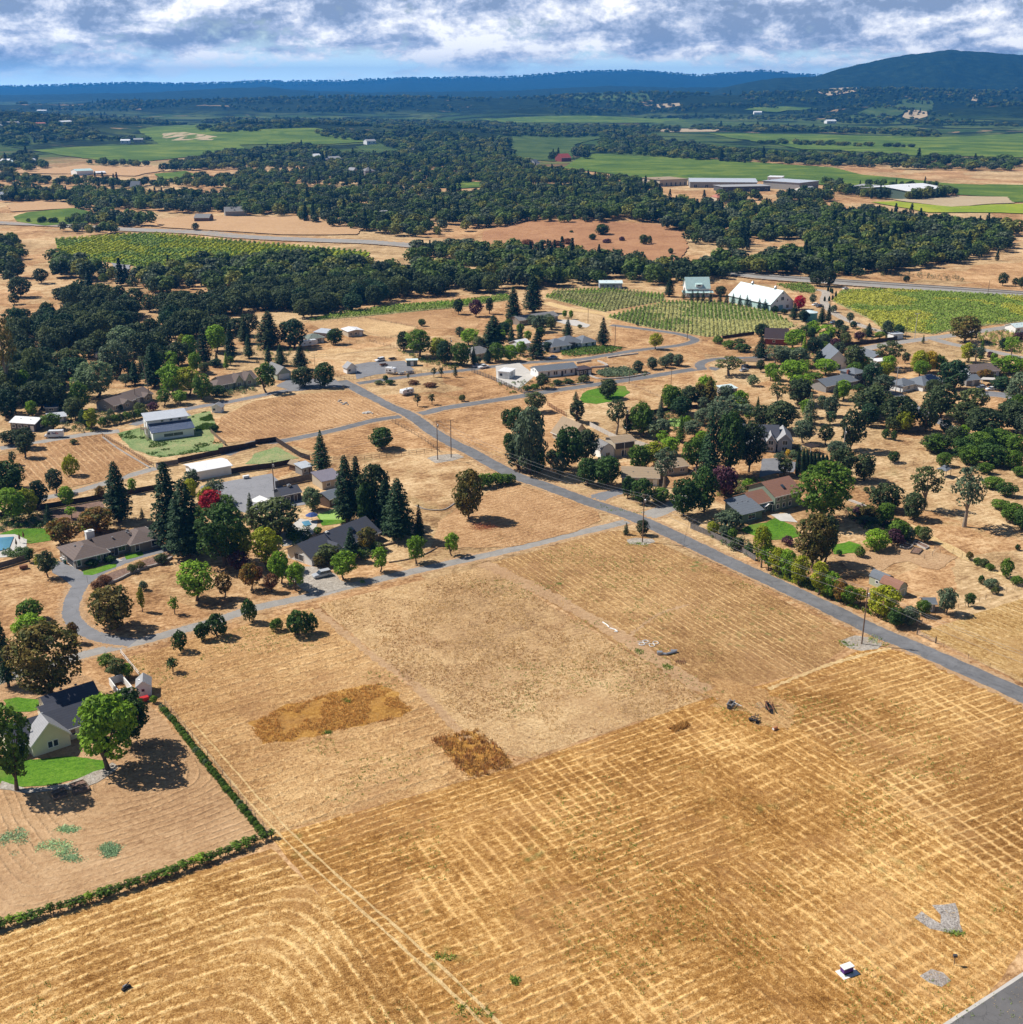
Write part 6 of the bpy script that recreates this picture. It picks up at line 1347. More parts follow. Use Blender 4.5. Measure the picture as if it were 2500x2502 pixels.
 def opening(s,name,face,u,z,w,h,x=None,y=None,frame=None,fill=None,fillname='pane',t=0.10):
  """face: 'f' front at y, 'r' right side at x, 'l' left side at x; u = position along that face"""
  fr=MB();pn=MB()
  def bx(m,u0,u1,z0,z1,d0,d1):
   if face=='f':
    m.box(((u0+u1)/2,y-(d0+d1)/2,z0),(u1-u0,d1-d0,z1-z0))
   elif face=='b':
    m.box(((u0+u1)/2,y+(d0+d1)/2,z0),(u1-u0,d1-d0,z1-z0))
   elif face=='r':
    m.box((x+(d0+d1)/2,(u0+u1)/2,z0),(d1-d0,u1-u0,z1-z0))
   else:
    m.box((x-(d0+d1)/2,(u0+u1)/2,z0),(d1-d0,u1-u0,z1-z0))
  b=0.13
  u0,u1=u-w/2,u+w/2
  bx(fr,u0-b,u0,z-b,z+h+b,0,0.07);bx(fr,u1,u1+b,z-b,z+h+b,0,0.07)
  bx(fr,u0,u1,z+h,z+h+b,0,0.07);bx(fr,u0,u1,z-b,z,0,0.09)
  if name=='window' and w>1.3:bx(fr,u-0.04,u+0.04,z,z+h,0.032,0.07)
  f=fr.build(name,frame or s.trim,s.o)
  bx(pn,u0,u1,z,z+h,0.0,0.03)
  pn.build(fillname,fill or M_GLASS,f)
  return f
 def win(s,face,u,z=1.0,w=1.3,h=1.1,x=None,y=0.0):return s.opening('window',face,u,z,w,h,x,y)
 def door(s,face,u,w=1.0,h=2.1,x=None,y=0.0,mat=None):return s.opening('door',face,u,0.05,w,h,x,y,fill=mat or M_WPAINT,fillname='door_leaf')
 def garage(s,face,u,w=4.8,h=2.2,x=None,y=0.0,mat=None):return s.opening('garage_door',face,u,0.05,w,h,x,y,fill=mat or M_WPAINT,fillname='door_leaf')
 def chimney(s,x,y,z,sx=0.8,sy=0.6,h=1.4,mat=None):
  m=MB();m.box((x,y,z),(sx,sy,h));m.box((x,y,z+h),(sx+0.2,sy+0.2,0.12));m.box((x,y,z+h+0.12),(sx*0.5,sy*0.5,0.25))
  m.build('chimney',mat or M_SILL,s.o)
 def vents(s,pts):
  for(x,y,z)in pts:
   m=MB();m.box((x,y,z),(0.45,0.35,0.28));m.build('roof_vent',M_METAL,s.o)
 def skylight(s,x,y,z,w,d,pitch,mat=None):
  m=MB()
  m.v=[(x-w/2,y-d/2,z),(x+w/2,y-d/2,z),(x+w/2,y+d/2,z+d*pitch),(x-w/2,y+d/2,z+d*pitch)]
  m.v+=[(a,b,c+0.14)for a,b,c in m.v]
  m.f=[(3,2,1,0),(4,5,6,7),(0,1,5,4),(1,2,6,5),(2,3,7,6),(3,0,4,7)]
  m.build('skylight',mat or M_GLASS,s.o)
# --- cream house, lower left
H=House('house','cream house with charcoal roof on the bright lawn at the lower left','house',T('B1',300,932),T('B1',600,832),W_CREAM,R_CHAR,width=11.5)
H.wing(-5.5,11.5,1.2,9.2,2.7,'gable','x',0.62,0.4)
H.wing(-2.2,4.9,-0.6,3.5,2.7,'gable','y',1.0,0.35,roof=R_LGREY)
H.wing(4.5,14.5,9.9,16.2,3.0,'gable','x',0.55,0.4)
H.wing(3.2,7.0,9.3,13.0,2.8,'gable','x',0.5,0.3)
for u in(1.1,2.15):H.win('f',u,0.95,0.8,1.25,y=-0.6)
H.win('f',6.1,1.0,0.9,1.4,y=1.2);H.win('f',9.6,1.0,1.3,1.1,y=1.2);H.win('f',9.0,1.2,1.2,1.0,y=9.9);H.win('r',5.0,1.0,1.3,1.2,x=11.5)
H.vents([(2.2,6.3,4.7),(8.5,13.9,4.6),(11.5,13.9,4.6)])
m=MB();m.bar((-1.6,2.8,3.3),(-1.6,2.8,5.0),0.11);m.bar((-1.6,2.8,5.0),(-1.6,2.8,5.15),0.18);m.build('flue_pipe',M_METAL,H.o)
HC=H
c1,c2,c3,c4=T('B1',742,478),T('B1',822,452),T('B1',893,535),T('B1',800,560)
m=MB()
for a,b in((c1,c2),(c2,c3),(c3,c4),(c4,c1)):
 a,b=Vector(a[:2]),Vector(b[:2]);md=(a+b)/2
 m.box((md.x,md.y,-0.1),((b-a).length+0.16,0.22,1.75),math.atan2(b.y-a.y,b.x-a.x))
tag(m.build('courtyard_wall',M_WPAINT),'white walls of the small open court between the cream house and its garden shed','wall')
S=House('garden_shed','small white gabled shed with grey roof at the white fence by the cream house','shed',T('B1',925,560),T('B1',1022,548),W_WHITE,R_LGREY)
S.wing(0,S.W,0,3.6,2.3,'gable','y',0.8,0.2);S.win('f',S.W*0.45,1.1,0.6,0.6);S.skylight(S.W*0.25,1.8,2.95,0.5,0.5,0.0,M_TRIM);S.door('l',1.4,0.9,1.9,x=0)
# --- brown hip-roofed ranch house
H=House('ranch_house','long brown hip-roofed ranch house inside the looping driveway','house',T('C1',575,1052),T('C1',1195,895),W_TAUPE,R_BROWN)
W_=H.W;k=W_/24.0
H.wing(0,9.2*k,0,11.5,2.8,'hip','x',0.42,0.6)
H.wing(8.4*k,18*k,2.6,10.8,2.75,'gable','x',0.50,0.6)
H.wing(16.5*k,25*k,0.8,10.9,2.85,'hip','y',0.42,0.6)
for u in(1.0,6.6,8.3):H.win('f',u*k,0.7,0.95 if u<8 else 0.7,1.6,y=0)
H.win('f',11.2*k,0.4,1.6,2.0,y=2.6);H.win('f',14.4*k,0.9,1.8,1.3,y=2.6);H.door('f',12.7*k,1.0,2.1,y=2.6,mat=M_TRIMD)
H.win('f',18.2*k,0.5,1.0,1.8,y=0.8);H.win('f',23.2*k,0.7,1.2,1.6,y=0.8)
H.win('l',8.5,1.0,1.4,1.0,x=0);H.garage('l',3.8,4.6,2.1,x=0,mat=M_TRIMD)
H.chimney(8.9*k,11.1,2.5,2.2,1.3,2.9,M_WPAINT)
H.vents([(3.5,3.6,4.2),(2.4,6,4.1),(17.8*k,5.0,4.4),(17.6*k,5.8,4.6),(18.0*k,6.5,4.8),(13*k,5,4.3)])
m=MB()
for i in range(3):m.box((10.6*k+i*0.25,-0.6-i*0.75,0.0),(2.4,0.6,0.16-i*0.02))
m.build('entrance_steps',M_CONC,H.o)
for i,(x,y)in enumerate(((-0.9,8.0),(-0.9,6.6),(-0.9,5.2))):
 b=MB();g=Vector((math.cos(H.rz),math.sin(H.rz)));q=Vector((-math.sin(H.rz),math.cos(H.rz)));p=Vector(H.o.location[:2])+g*x+q*y
 b.lathe((p.x,p.y,0),[(0.28,0),(0.34,0.95),(0.37,1.0),(0.37,1.08),(0.02,1.12)],10)
 tag(b.build('waste_bin',[M_WPAINT,M_WPAINT,plain('green_plastic',(0.02,0.07,0.04),0.5)][i]),['white rounded bin farthest along the left wall of the ranch house','white rounded bin in the middle of the three at the ranch house wall','dark green waste bin nearest the drive at the ranch house wall'][i],'bin')
# --- dark-roofed house by the gravel drive
H=House('house','dark-roofed house with white gable front beside the gravel drive and SUV','house',T('C2',425,1030),T('C2',915,830),W_DARK,R_CHAR)
W_=H.W
H.wing(0,W_*0.44,0,9.5,2.6,'gable','x',0.56,0.7,wall=W_WHITE)
H.wing(W_*0.40,W_,-0.6,10.2,2.7,'gable','x',0.56,0.7,wall=W_TAUPE)
H.wing(W_*0.28,W_*0.40,-1.2,3,2.6,'gable','y',1.1,0.2,wall=W_WHITE,roof=R_CHAR)
H.win('l',5.0,0.5,3.4,1.7,x=0);H.win('f',W_*0.34,1.0,0.9,1.5,y=-1.2);H.win('f',W_*0.6,0.8,2.0,1.4,y=-0.6);H.win('f',W_*0.85,0.8,1.6,1.4,y=-0.6)
H.skylight(W_*0.70,2.3,4.5,1.3,1.3,0.56);H.skylight(W_*0.42,3.4,4.6,2.8,1.2,0.56,M_SOLAR);H.chimney(W_*0.40,4.4,4.4,0.7,0.6,1.3)
m=MB()
for i in range(9):m.box((W_*0.62+i*0.4,10.9,2.5),(0.05,1.0,0.06))
pm=plain('pool_water',(0.05,0.42,0.55),0.08,0.1,1.0,0.5)
# --- sheds round the grey yard
H=House('metal_barn','long white-roofed metal barn behind the board fence of the grey yard','barn',T('C1',1478,385),T('C1',1748,335),W_WHITE,R_WHITE)
H.wing(0,H.W,0,9.0,3.0,'gable','x',0.16,0.5)
H.door('f',H.W*0.85,1.0,2.1)
for nm,lb,A_,B_,d,h,kd,pt,wl,rf,ax in[('workshop','low workshop with purple-grey metal roof and pale front above the putting green',('C2',505,455),('C2',655,425),7.5,2.8,'shed',0.12,W_TAN,R_PURP,'x'),('workshop','dark grey-roofed cabin between the purple-grey workshop and the putting green',('C2',560,590),('C2',660,555),6.5,2.7,'gable',0.4,W_BROWN,R_SLATE,'x'),('pavilion','black-roofed garden pavilion with a small roof unit beside the tall yard pole',('C2',205,560),('C2',345,530),6.0,2.7,'gable',0.45,W_DARK,R_CHAR,'x'),('garden_shed','small shed with rusty pale roof at the top corner of the yard fence',('C2',300,315),('C2',345,300),3.0,2.3,'gable',0.7,W_BROWN,R_TAN,'y'),('garden_shed','small dark shed with grey roof right of the rusty-roofed one at the yard fence',('C2',352,345),('C2',430,325),4.0,2.4,'shed',0.15,W_GREY,R_SILVER,'x')]:
 H=House(nm,lb,'shed',T(*A_),T(*B_),wl,rf)
 H.wing(0,H.W,0,d,h,kd,ax,pt,0.35)
 H.win('f',H.W*0.3,1.0,min(1.2,H.W*0.25),0.9);H.door('f',H.W*0.7,0.95,1.95,mat=M_WOOD)
 if 'pavilion' in nm:H.chimney(H.W*0.6,3,3.9,1.0,0.8,0.6,M_METAL)
def canopy(name,label,pts,h,roofm,cat='canopy',postm=M_WPAINT,pitch=0.0,slat=False):
 """open roof on posts; pts = four ground corners"""
 cx=sum(p[0]for p in pts)/4;cy=sum(p[1]for p in pts)/4
 o=empty(name,(cx,cy,0),0,label,cat)
 L_=[Vector((p[0]-cx,p[1]-cy,0))for p in pts]
 for p in L_:
  m=MB();m.bar((p.x*0.93,p.y*0.93,0),(p.x*0.93,p.y*0.93,h),0.09);m.build('post',postm,o)
 m=MB()
 if pitch:
  m.prism([(p.x,p.y)for p in L_],h,h+0.14)
  m.build('eave_frame',postm,o);m=MB()
  for i in range(4):
   a,b=L_[i],L_[(i+1)%4]
   m.poly([(a.x*1.04,a.y*1.04,h+0.14),(b.x*1.04,b.y*1.04,h+0.14),(b.x*0.3,b.y*0.3,h+pitch),(a.x*0.3,a.y*0.3,h+pitch)])
  m.poly([(a.x*0.3,a.y*0.3,h+pitch)for a in L_])
  for i in range(4):
   a,b=L_[i],L_[(i+1)%4]
   m.poly([(a.x*0.38,a.y*0.38,h+pitch+0.12),(b.x*0.38,b.y*0.38,h+pitch+0.12),(0,0,h+pitch*1.7)])
 elif slat:
  a,b,c,d=L_
  for i in range(22):
   f=i/21
   p=a.lerp(d,f);q=b.lerp(c,f)
   m.bar((p.x,p.y,h+0.1),(q.x,q.y,h+0.1),0.09,seg=4)
  m.bar((a.x,a.y,h-0.08),(d.x,d.y,h-0.08),0.1,seg=4);m.bar((b.x,b.y,h-0.08),(c.x,c.y,h-0.08),0.1,seg=4)
 else:
  m.prism([(p.x,p.y)for p in L_],h,h+0.18)
 m.build('roof',roofm,o)
 return o
canopy('carport','white flat-roofed open canopy at the lower end of the grey yard',[T('C1',1885,600),T('C2',20,618),T('C2',112,592),T('C2',35,560)],2.6,M_WPAINT)
canopy('gazebo','square gazebo with blue-grey two-tier roof on the dry hillside',[T('C4',1270,352),T('C4',1345,372),T('C4',1385,350),T('C4',1315,335)],2.5,R_SLATE,'gazebo',M_TRIMD,0.9)
canopy('pergola','pergola with dark slatted top by the blue-grey gabled house drive',[T('C4',250,170),T('C4',325,195),T('C4',398,178),T('C4',330,158)],2.7,M_FENCED,'pergola',M_WPAINT,0,True)
canopy('canopy','tan timber canopy beside the parked cars at the lane bend',[T('A3',1725,925),T('A3',1880,930),T('A3',1910,905),T('A3',1760,900)],3.0,M_WOOD,'canopy',M_WOOD)
canopy('carport','pale flat carport beside the brown-roofed house near the right border',[T('A4',1600,1058),T('A4',1700,1062),T('A4',1725,1045),T('A4',1620,1040)],2.6,M_CONC)
# --- two-tone barn house
H=House('barn_house','white two-storey barn house with silver upper roof and dark blue lower roof','house',T('A1',1158,1476),T('A1',1466,1434),W_WHITE,R_SILVER)
W_=H.W
H.wing(0,W_,0,5.0,3.1,'shed','x',0.36,0.5,roof=R_BLUE)
H.wing(-0.6,W_-0.6,5.1,11.0,6.3,'shed','x',0.20,0.5)
for u in(0.33,0.55,0.76):H.win('f',W_*u,5.35,0.9,0.6,y=5.1)
H.win('f',W_*0.50,1.0,W_*0.46,1.1,y=0);H.win('l',8,1.2,1.2,1.2,x=-0.6);H.door('l',3,1.0,2.1,x=0);H.win('l',8,4.2,1.2,1.2,x=-0.6);H.win('r',8,4.2,1.2,1.2,x=W_-0.6)
m=MB()
for i in range(12):m.box((-1.6,1.6+i*0.32,i*0.28),(1.1,0.34,0.08))
m.bar((-2.1,1.5,0.9),(-2.1,5.4,4.2),0.05);m.bar((-1.1,1.5,0.9),(-1.1,5.4,4.2),0.05)
m.box((-1.7,6.4,3.3),(2.0,2.4,0.12))
for x,y in((-2.6,5.3),(-2.6,7.5),(-0.8,5.3),(-0.8,7.5)):m.bar((x,y,0),(x,y,4.3),0.07)
m.bar((-2.6,5.3,4.3),(-2.6,7.5,4.3),0.05)
m.build('outside_stairs',M_WOOD,H.o)
# --- brown-roofed long house
H=House('house','long low grey-green house with brown roof between the pale trees and the yellow-green ones','house',T('A1',862,1258),T('A1',1162,1168),W_GREY,R_BROWN)
W_=H.W
H.wing(0,W_*0.5,0,9.5,2.8,'gable','x',0.36,0.6);H.wing(W_*0.47,W_,1.0,10.6,2.9,'gable','x',0.40,0.6)
H.wing(W_*0.18,W_*0.40,-1.0,4,2.7,'gable','y',0.5,0.4);H.wing(W_*0.74,W_*0.95,-0.4,4,2.7,'gable','y',0.5,0.4)
for u,y in((0.08,0),(0.29,-1.0),(0.56,1.0),(0.84,-0.4)):H.win('f',W_*u,1.0,1.5,1.2,y=y)
H.door('f',W_*0.66,1.0,2.1,y=1.0);H.win('l',4.7,1.4,0.8,0.6,x=0)
# --- green house with dormer gables, its garage wing
H=House('house','sage-green house with brown roof and two steep front gables by the lane','house',T('A1',1690,1095),T('A1',1945,1045),W_SAGE,R_BROWN)
W_=H.W
H.wing(0,W_,0.8,9.5,2.8,'gable','x',0.5,0.5);H.wing(-3.5,4.5,0,7.5,2.7,'hip','x',0.42,0.5)
H.wing(W_*0.34,W_*0.56,-0.3,3.6,3.0,'gable','y',1.5,0.35);H.wing(W_*0.64,W_*0.86,-0.3,3.6,3.0,'gable','y',1.5,0.35)
for u,y in((0.08,0),(0.45,-0.3),(0.75,-0.3)):H.win('f',W_*u,0.9,1.4,1.4,y=y)
H.door('f',W_*0.60,1.0,2.2,y=0.8)
H=House('garage','sage-green double garage with white door and grey gable roof left of the round drive trees','garage',T('A2',165,1016),T('A2',268,1000),W_SAGE,R_GREY)
H.wing(0,H.W,0,12,2.8,'gable','y',0.8,0.4);H.garage('f',H.W*0.5,H.W*0.72,2.2)
# --- plain rectangular buildings: (name, label, cat, FL, FR, depth, w
SIMPLE=[('pump_hut','tiny white hut with grey gable roof right of the two-tone barn house','hut',('A1',1600,1260),('A1',1672,1262),3.0,2.3,'gable','y',0.6,W_WHITE,R_LGREY,1,1),('house','dark-walled house with white metal roofs at the left border above the delivery van','house',('A1',85,1392),('A1',270,1405),8,3.0,'gable','x',0.3,W_DARK,R_WHITE,3,1),('garden_shed','shed with white flat roof among the trees above the delivery van','shed',('A1',370,1350),('A1',505,1335),5,2.4,'shed','x',0.08,W_GREY,R_SILVER,1,1),('garden_shed','small blue-roofed shed behind the white flat-roofed one above the van','shed',('A1',345,1262),('A1',435,1258),4,2.2,'gable','x',0.4,W_GREY,R_BLUE,1,0),('house','white-roofed building half hidden behind the very tall brownish tree at the left border','house',('A1',20,1090),('A1',150,1060),9,3.0,'gable','x',0.3,W_WHITE,R_SILVER,2,0),('stable','open-fronted white-roofed stable by the round bush in the far paddocks','stable',('A2',700,692),('A2',812,680),9,2.8,'gable','y',0.16,W_TAN,R_WHITE,2,1),('house','grey-green low house left of the white-roofed stable, front one','house',('A2',400,745),('A2',520,730),8,2.6,'hip','x',0.4,W_GREY,R_GREEN,3,1),('shed','long flat-roofed grey shed behind the grey-green low house','shed',('A2',440,690),('A2',540,700),7,2.5,'shed','x',0.08,W_GREY,R_SILVER,2,0),('garden_shed','white steep-gabled shed at the camper yard gate','shed',('A2',690,968),('A2',762,958),3.8,2.6,'gable','y',0.85,W_WHITE,R_LGREY,1,1),('storage_container','dull green storage container with pale top at the far side of the camper yard','container',('A2',1140,910),('A2',1220,908),3.0,2.6,'flat','x',0,siding('container_steel',(0.15,0.17,0.14),True),R_LTEAL,0,1),('house','small hip-roofed grey house behind the green tree clump','house',('A2',1630,865),('A2',1790,840),9,2.7,'hip','x',0.5,W_TAN,R_GREY,3,1),('garage','bright white box garage inside the picket fence beside the long white house','garage',('A2',1830,1002),('A2',1912,1010),7,3.2,'flat','x',0,W_WHITE,R_WHITE,1,1),('house','low grey-roofed house under the two tall redwoods','house',('A3',60,605),('A3',350,565),9,2.7,'gable','x',0.36,W_TAUPE,R_GREY,4,1),('barn','long teal-roofed shed at the far edge of the square vineyard','barn',('A3',665,328),('A3',835,328),10,3.6,'gable','x',0.2,W_BLUE,R_LTEAL,3,1),('pavilion','dark flat-roofed annex with lit posts at the right end of the long white house','annex',('A3',510,985),('A3',605,972),6,2.7,'flat','x',0,W_DARK,R_DARKB,2,1),('garden_shed','little teal-roofed shed behind the silvery-grey tree','shed',('A3',1600,1130),('A3',1700,1118),5,2.4,'shed','x',0.08,W_GREY,R_LTEAL,1,0),('house','small white house left of the white house with dark hip roof','house',('A3',60,790),('A3',140,775),7,2.8,'gable','x',0.4,W_WHITE,R_WHITE,1,0),('house','low house with a weathered tan roof below the yellow-green tree by the crossroads','house',('C3',830,415),('C3',1110,425),11,2.6,'gable','x',0.22,W_TAN,R_TAN,4,1),('house','tan-roofed wing with brick chimney behind the grey-leaved tree','house',('C3',1160,350),('C3',1330,330),9,2.7,'gable','x',0.25,W_TAN,R_TAN,2,0),('garden_shed','little grey shed with blue-grey roof at the lower corner of the play area','shed',('C4',1185,1372),('C4',1262,1372),3.0,2.2,'gable','x',0.5,W_GREY,R_SLATE,0,1),('house','house with a dull brown roof and blue gable near the right border','house',('A4',1530,1000),('A4',1745,985),9,2.8,'gable','x',0.45,W_BLUE,R_BROWN,3,0),('garage','dark-roofed garage in front of the brown-roofed house near the right border','garage',('A4',1500,1062),('A4',1600,1052),6,2.6,'gable','x',0.45,W_GREY,R_SLATE,0,1),('gatehouse','small white building at the road fork below the vineyard','hut',('A4',950,712),('A4',1022,706),5,2.8,'flat','x',0,W_WHITE,R_SILVER,1,1),('house','building with a terracotta end wall behind the white gabled barn','house',('A4',620,850),('A4',790,900),9,3.2,'gable','x',0.4,siding('orange_plaster',(0.55,0.22,0.10)),R_SLATE,0,0),('house','white patio house between the open-crowned tree and the terracotta building','house',('A4',830,925),('A4',930,915),6,3.0,'flat','x',0,W_WHITE,R_WHITE,2,0),('greenhouse','pale glass-roofed building at the right border by the vineyard lane','greenhouse',('A4',1870,660),('A4',1960,650),7,2.8,'gable','x',0.4,W_WHITE,R_LTEAL,2,0),]
WAREHOUSE=siding('warehouse_green',(0.13,0.19,0.15),True)
FARH=[('warehouse','large dark green warehouse with pale roof beyond the wood, right-hand one','warehouse',('F4',1150,380),('F4',1400,352),60,9,'gable','x',0.10,WAREHOUSE,R_WHITE,0,0),('warehouse','low white-roofed warehouse left of the dark green one beyond the wood','warehouse',('F4',760,335),('F4',1120,372),45,7,'gable','x',0.10,WAREHOUSE,R_LGREY,0,0),('warehouse','blue-grey roofed factory hall between the factory terraces and the tall pines','warehouse',('F4',420,320),('F4',550,305),50,9,'flat','x',0,W_GREY,R_SILVER,0,0),('warehouse','small square white factory block with a dark window band beyond the wood','warehouse',('F4',205,282),('F4',300,284),25,10,'flat','x',0,W_WHITE,R_WHITE,3,0),('warehouse','white gabled shed in front of the blue-grey factory hall','warehouse',('F4',455,350),('F4',540,345),18,6,'gable','x',0.3,W_WHITE,R_LGREY,0,0),('warehouse','longest grey-roofed factory terrace at the edge of the far vineyard','warehouse',('F3',1340,300),('F3',1790,302),60,7,'gable','x',0.08,W_GREY,R_SILVER,0,0),('warehouse','front factory terrace with white roofs and dark front','warehouse',('F3',1560,330),('F3',1880,322),28,6,'flat','x',0,W_DARK,R_LGREY,0,0),('warehouse','tan warehouse at the left end of the factory terraces','warehouse',('F3',1135,292),('F3',1320,284),40,8,'flat','x',0,W_TAN,R_TAN,0,0),('house','pink terracotta-roofed villa among dark trees below the factory','house',('F3',1520,398),('F3',1640,395),18,5,'hip','x',0.5,W_TAN,R_TERRA,3,0),('house','slate-roofed house in the wood below the terracotta-roofed villa','house',('F3',1450,488),('F3',1550,498),14,4,'hip','x',0.5,W_GREY,R_SLATE,2,0),('barn','red-roofed barn at the edge of the far vineyard','barn',('F3',475,124),('F3',540,122),20,6,'gable','x',0.6,W_RED,shingle('red_roof_tiles',(0.35,0.07,0.06)),0,0),('house','white house with grey roof in the wood above the brown clearing','house',('F2',895,525),('F2',1020,520),14,5,'hip','x',0.5,W_WHITE,R_LGREY,4,1),('house','long white house highest in the wooded middle distance','house',('F2',515,130),('F2',645,122),16,5,'gable','x',0.4,W_WHITE,R_LGREY,3,0),('house','white house left of the longest one high in the wooded middle distance','house',('F2',470,112),('F2',510,110),14,6,'gable','x',0.5,W_WHITE,R_WHITE,1,0),('house','two-storey grey house with hip roof in the middle-distance wood','house',('F2',808,228),('F2',875,226),14,8,'hip','x',0.6,W_GREY,R_GREY,3,0),('house','small pale gabled house left of the two-storey grey one in the middle-distance wood','house',('F2',722,222),('F2',762,218),10,6,'gable','y',0.8,W_TAN,R_LGREY,1,0),('house','white-roofed hut at the edge of the small green field in the wood','house',('F2',1110,276),('F2',1155,272),9,4,'gable','x',0.3,W_TAN,R_WHITE,1,0),('house','white house on the edge of the upper far vineyard','house',('F2',1095,70),('F2',1150,66),12,5,'gable','x',0.4,W_WHITE,R_WHITE,2,0),('barn','teal-roofed barn in the dry field at the upper left','barn',('F1',520,218),('F1',632,212),22,6,'gable','x',0.2,W_WHITE,R_TEAL,0,0),('shed','low white-roofed shed right of the teal-roofed barn','shed',('F1',650,214),('F1',715,212),12,3,'shed','x',0.1,W_GREY,R_WHITE,0,0),('house','white building at the far left end of the row in the dry fields','house',('F1',5,145),('F1',60,145),14,6,'gable','x',0.4,W_WHITE,R_WHITE,2,0),('house','long white building in the middle of the row in the dry fields at the left','house',('F1',75,148),('F1',190,146),14,5,'gable','x',0.3,W_WHITE,R_LTEAL,3,0),('house','small white building at the right end of the row in the dry fields','house',('F1',200,140),('F1',240,140),12,6,'gable','y',0.5,W_WHITE,R_WHITE,1,0),('barn','steep grey-roofed barn among trees in the upper left wood','barn',('F1',880,335),('F1',940,335),12,7,'gable','x',1.0,W_GREY,R_SLATE,0,0),('shed','long white-roofed shed left of the steep grey barn','shed',('F1',625,352),('F1',735,350),12,4,'shed','x',0.1,W_GREY,R_WHITE,0,0),('barn','dark open barn on the dry ground beyond the highway, left','barn',('F1',1310,532),('F1',1410,530),14,4,'gable','x',0.4,W_BROWN,R_GREY,0,0),('barn','grey long barn under the tall trees beyond the highway','barn',('F1',1520,492),('F1',1665,488),14,4.5,'gable','x',0.5,W_GREY,R_GREY,0,0),('house','blue-grey house at the left border above the highway','house',('F1',25,388),('F1',75,384),12,6,'gable','x',0.5,W_BLUE,R_SILVER,2,0),('house','white farmhouse among trees left of the far right-hand vineyards','house',('F3',165,165),('F3',215,163),12,6,'gable','x',0.5,W_WHITE,R_SLATE,2,0),('house','white gabled farmhouse right of the other white farmhouse by the far vineyards','house',('F3',245,165),('F3',300,168),12,7,'gable','y',0.7,W_WHITE,R_SLATE,2,0),('house','white hillside house, top left on the far built-up slope','house',('S1',140,424),('S1',175,424),18,7,'gable','x',0.3,W_WHITE,R_WHITE,2,0),('house','white hillside house right of the topmost on the far built-up slope','house',('S1',235,470),('S1',275,468),16,6,'gable','x',0.3,W_WHITE,R_WHITE,2,0),('house','long white house on the lower left part of the far built-up slope','house',('S1',10,474),('S1',75,474),16,6,'gable','x',0.3,W_WHITE,R_LGREY,2,0),('house','reddish-roofed house low on the far built-up slope','house',('S1',140,476),('S1',175,476),14,6,'gable','x',0.3,W_TAN,R_TERRA,2,0),('house','white house at the left edge of the far hill vineyard','house',('S1',455,542),('S1',490,541),16,6,'gable','x',0.3,W_WHITE,R_WHITE,2,0),('house','pale house right of the white one at the left edge of the far hill vineyard','house',('S1',505,538),('S1',540,537),16,6,'gable','x',0.3,W_TAN,R_LGREY,2,0),('house','white house on the knoll among trees right of the far hill vineyard','house',('S1',1385,546),('S1',1420,545),16,7,'gable','x',0.4,W_WHITE,R_LGREY,2,0),('house','tiny pale farmhouse in the far right valley under the green slope','house',('S2',915,432),('S2',945,432),18,8,'gable','x',0.4,W_WHITE,R_WHITE,1,0),('house','small white house at the right edge of the far plain below the mountain','house',('S2',1190,466),('S2',1225,466),18,8,'gable','x',0.4,W_WHITE,R_WHITE,1,0),]
for(nm,lb,ct,A_,B_,d,h,kd,ax,pt,wl,rf,nw,nd)in SIMPLE+FARH:
 H=House(nm,lb,ct,T(*A_),T(*B_),wl,rf)
 w=H.W
 big=w>30
 H.wing(0,w,0,d,h,kd,ax,pt,0.9 if big else 0.4,th=0.3 if big else 0.16)
 n=nw+(1 if nd else 0)
 if n:
  for i in range(n):
   u=w*(i+0.5)/n
   if nd and i==n-1:H.door('f',u,min(1.1,w/n*0.6),2.0)
   else:H.win('f',u,h*0.38,min(1.6,w/n*0.5)*(1 if h<4 else 1.5),h*0.36)
  H.win('r',d*0.5,h*0.38,min(1.4,d*0.3),h*0.36,x=w)
 if big:
  for i in range(6):H.opening('window','f',w*(i+0.5)/6,0.2,w*0.05,h*0.55,None,0.0,fill=M_TRIMD)
 if h<4 and kd!='flat' and w>8:
  H.vents([(w*0.3,d*0.3,h+pt*d*0.3),(w*0.7,d*0.3,h+pt*d*0.3)])
 if 'brick chimney' in lb:H.chimney(w*0.55,d*0.5,h+0.8,0.8,0.6,1.5,M_BRICK)
# --- long white house and its neighbour
H=House('house','long white house with slate roof beside the kerbed driveway islands','house',T('A3',202,1002),T('A3',492,972),W_WHITE,R_SLATE)
W_=H.W
H.wing(0,W_,0,8.2,3.1,'gable','x',0.34,0.4)
for u in(0.09,0.27,0.42,0.47,0.86):H.win('f',W_*u,0.9,0.9,1.5)
H.door('f',W_*0.62,1.1,2.2,mat=M_TRIMD);H.win('f',W_*0.70,0.9,0.7,1.5);H.win('l',3,2.2,0.8,0.8,x=0);H.win('l',5.4,2.2,0.8,0.8,x=0);H.win('r',4,1.0,1.0,1.4,x=W_)
H.vents([(W_*0.3,3,4.0),(W_*0.6,3,4.0),(W_*0.9,3,4.0)])
H=House('house','white house with dark ridged hip roof beside the small vegetable plot','house',T('A3',300,808),T('A3',645,762),W_WHITE,R_SLATE)
W_=H.W
H.wing(0,W_*0.42,0,10,2.8,'hip','x',0.5,0.5);H.wing(W_*0.30,W_*0.75,2.0,12,2.9,'hip','x',0.5,0.5);H.wing(W_*0.68,W_,0.6,10.5,2.7,'hip','x',0.5,0.5)
H.wing(W_*0.44,W_*0.53,0.4,4,3.2,'flat','x',0,0.1,wall=W_DARK,roof=M_TRIMD)
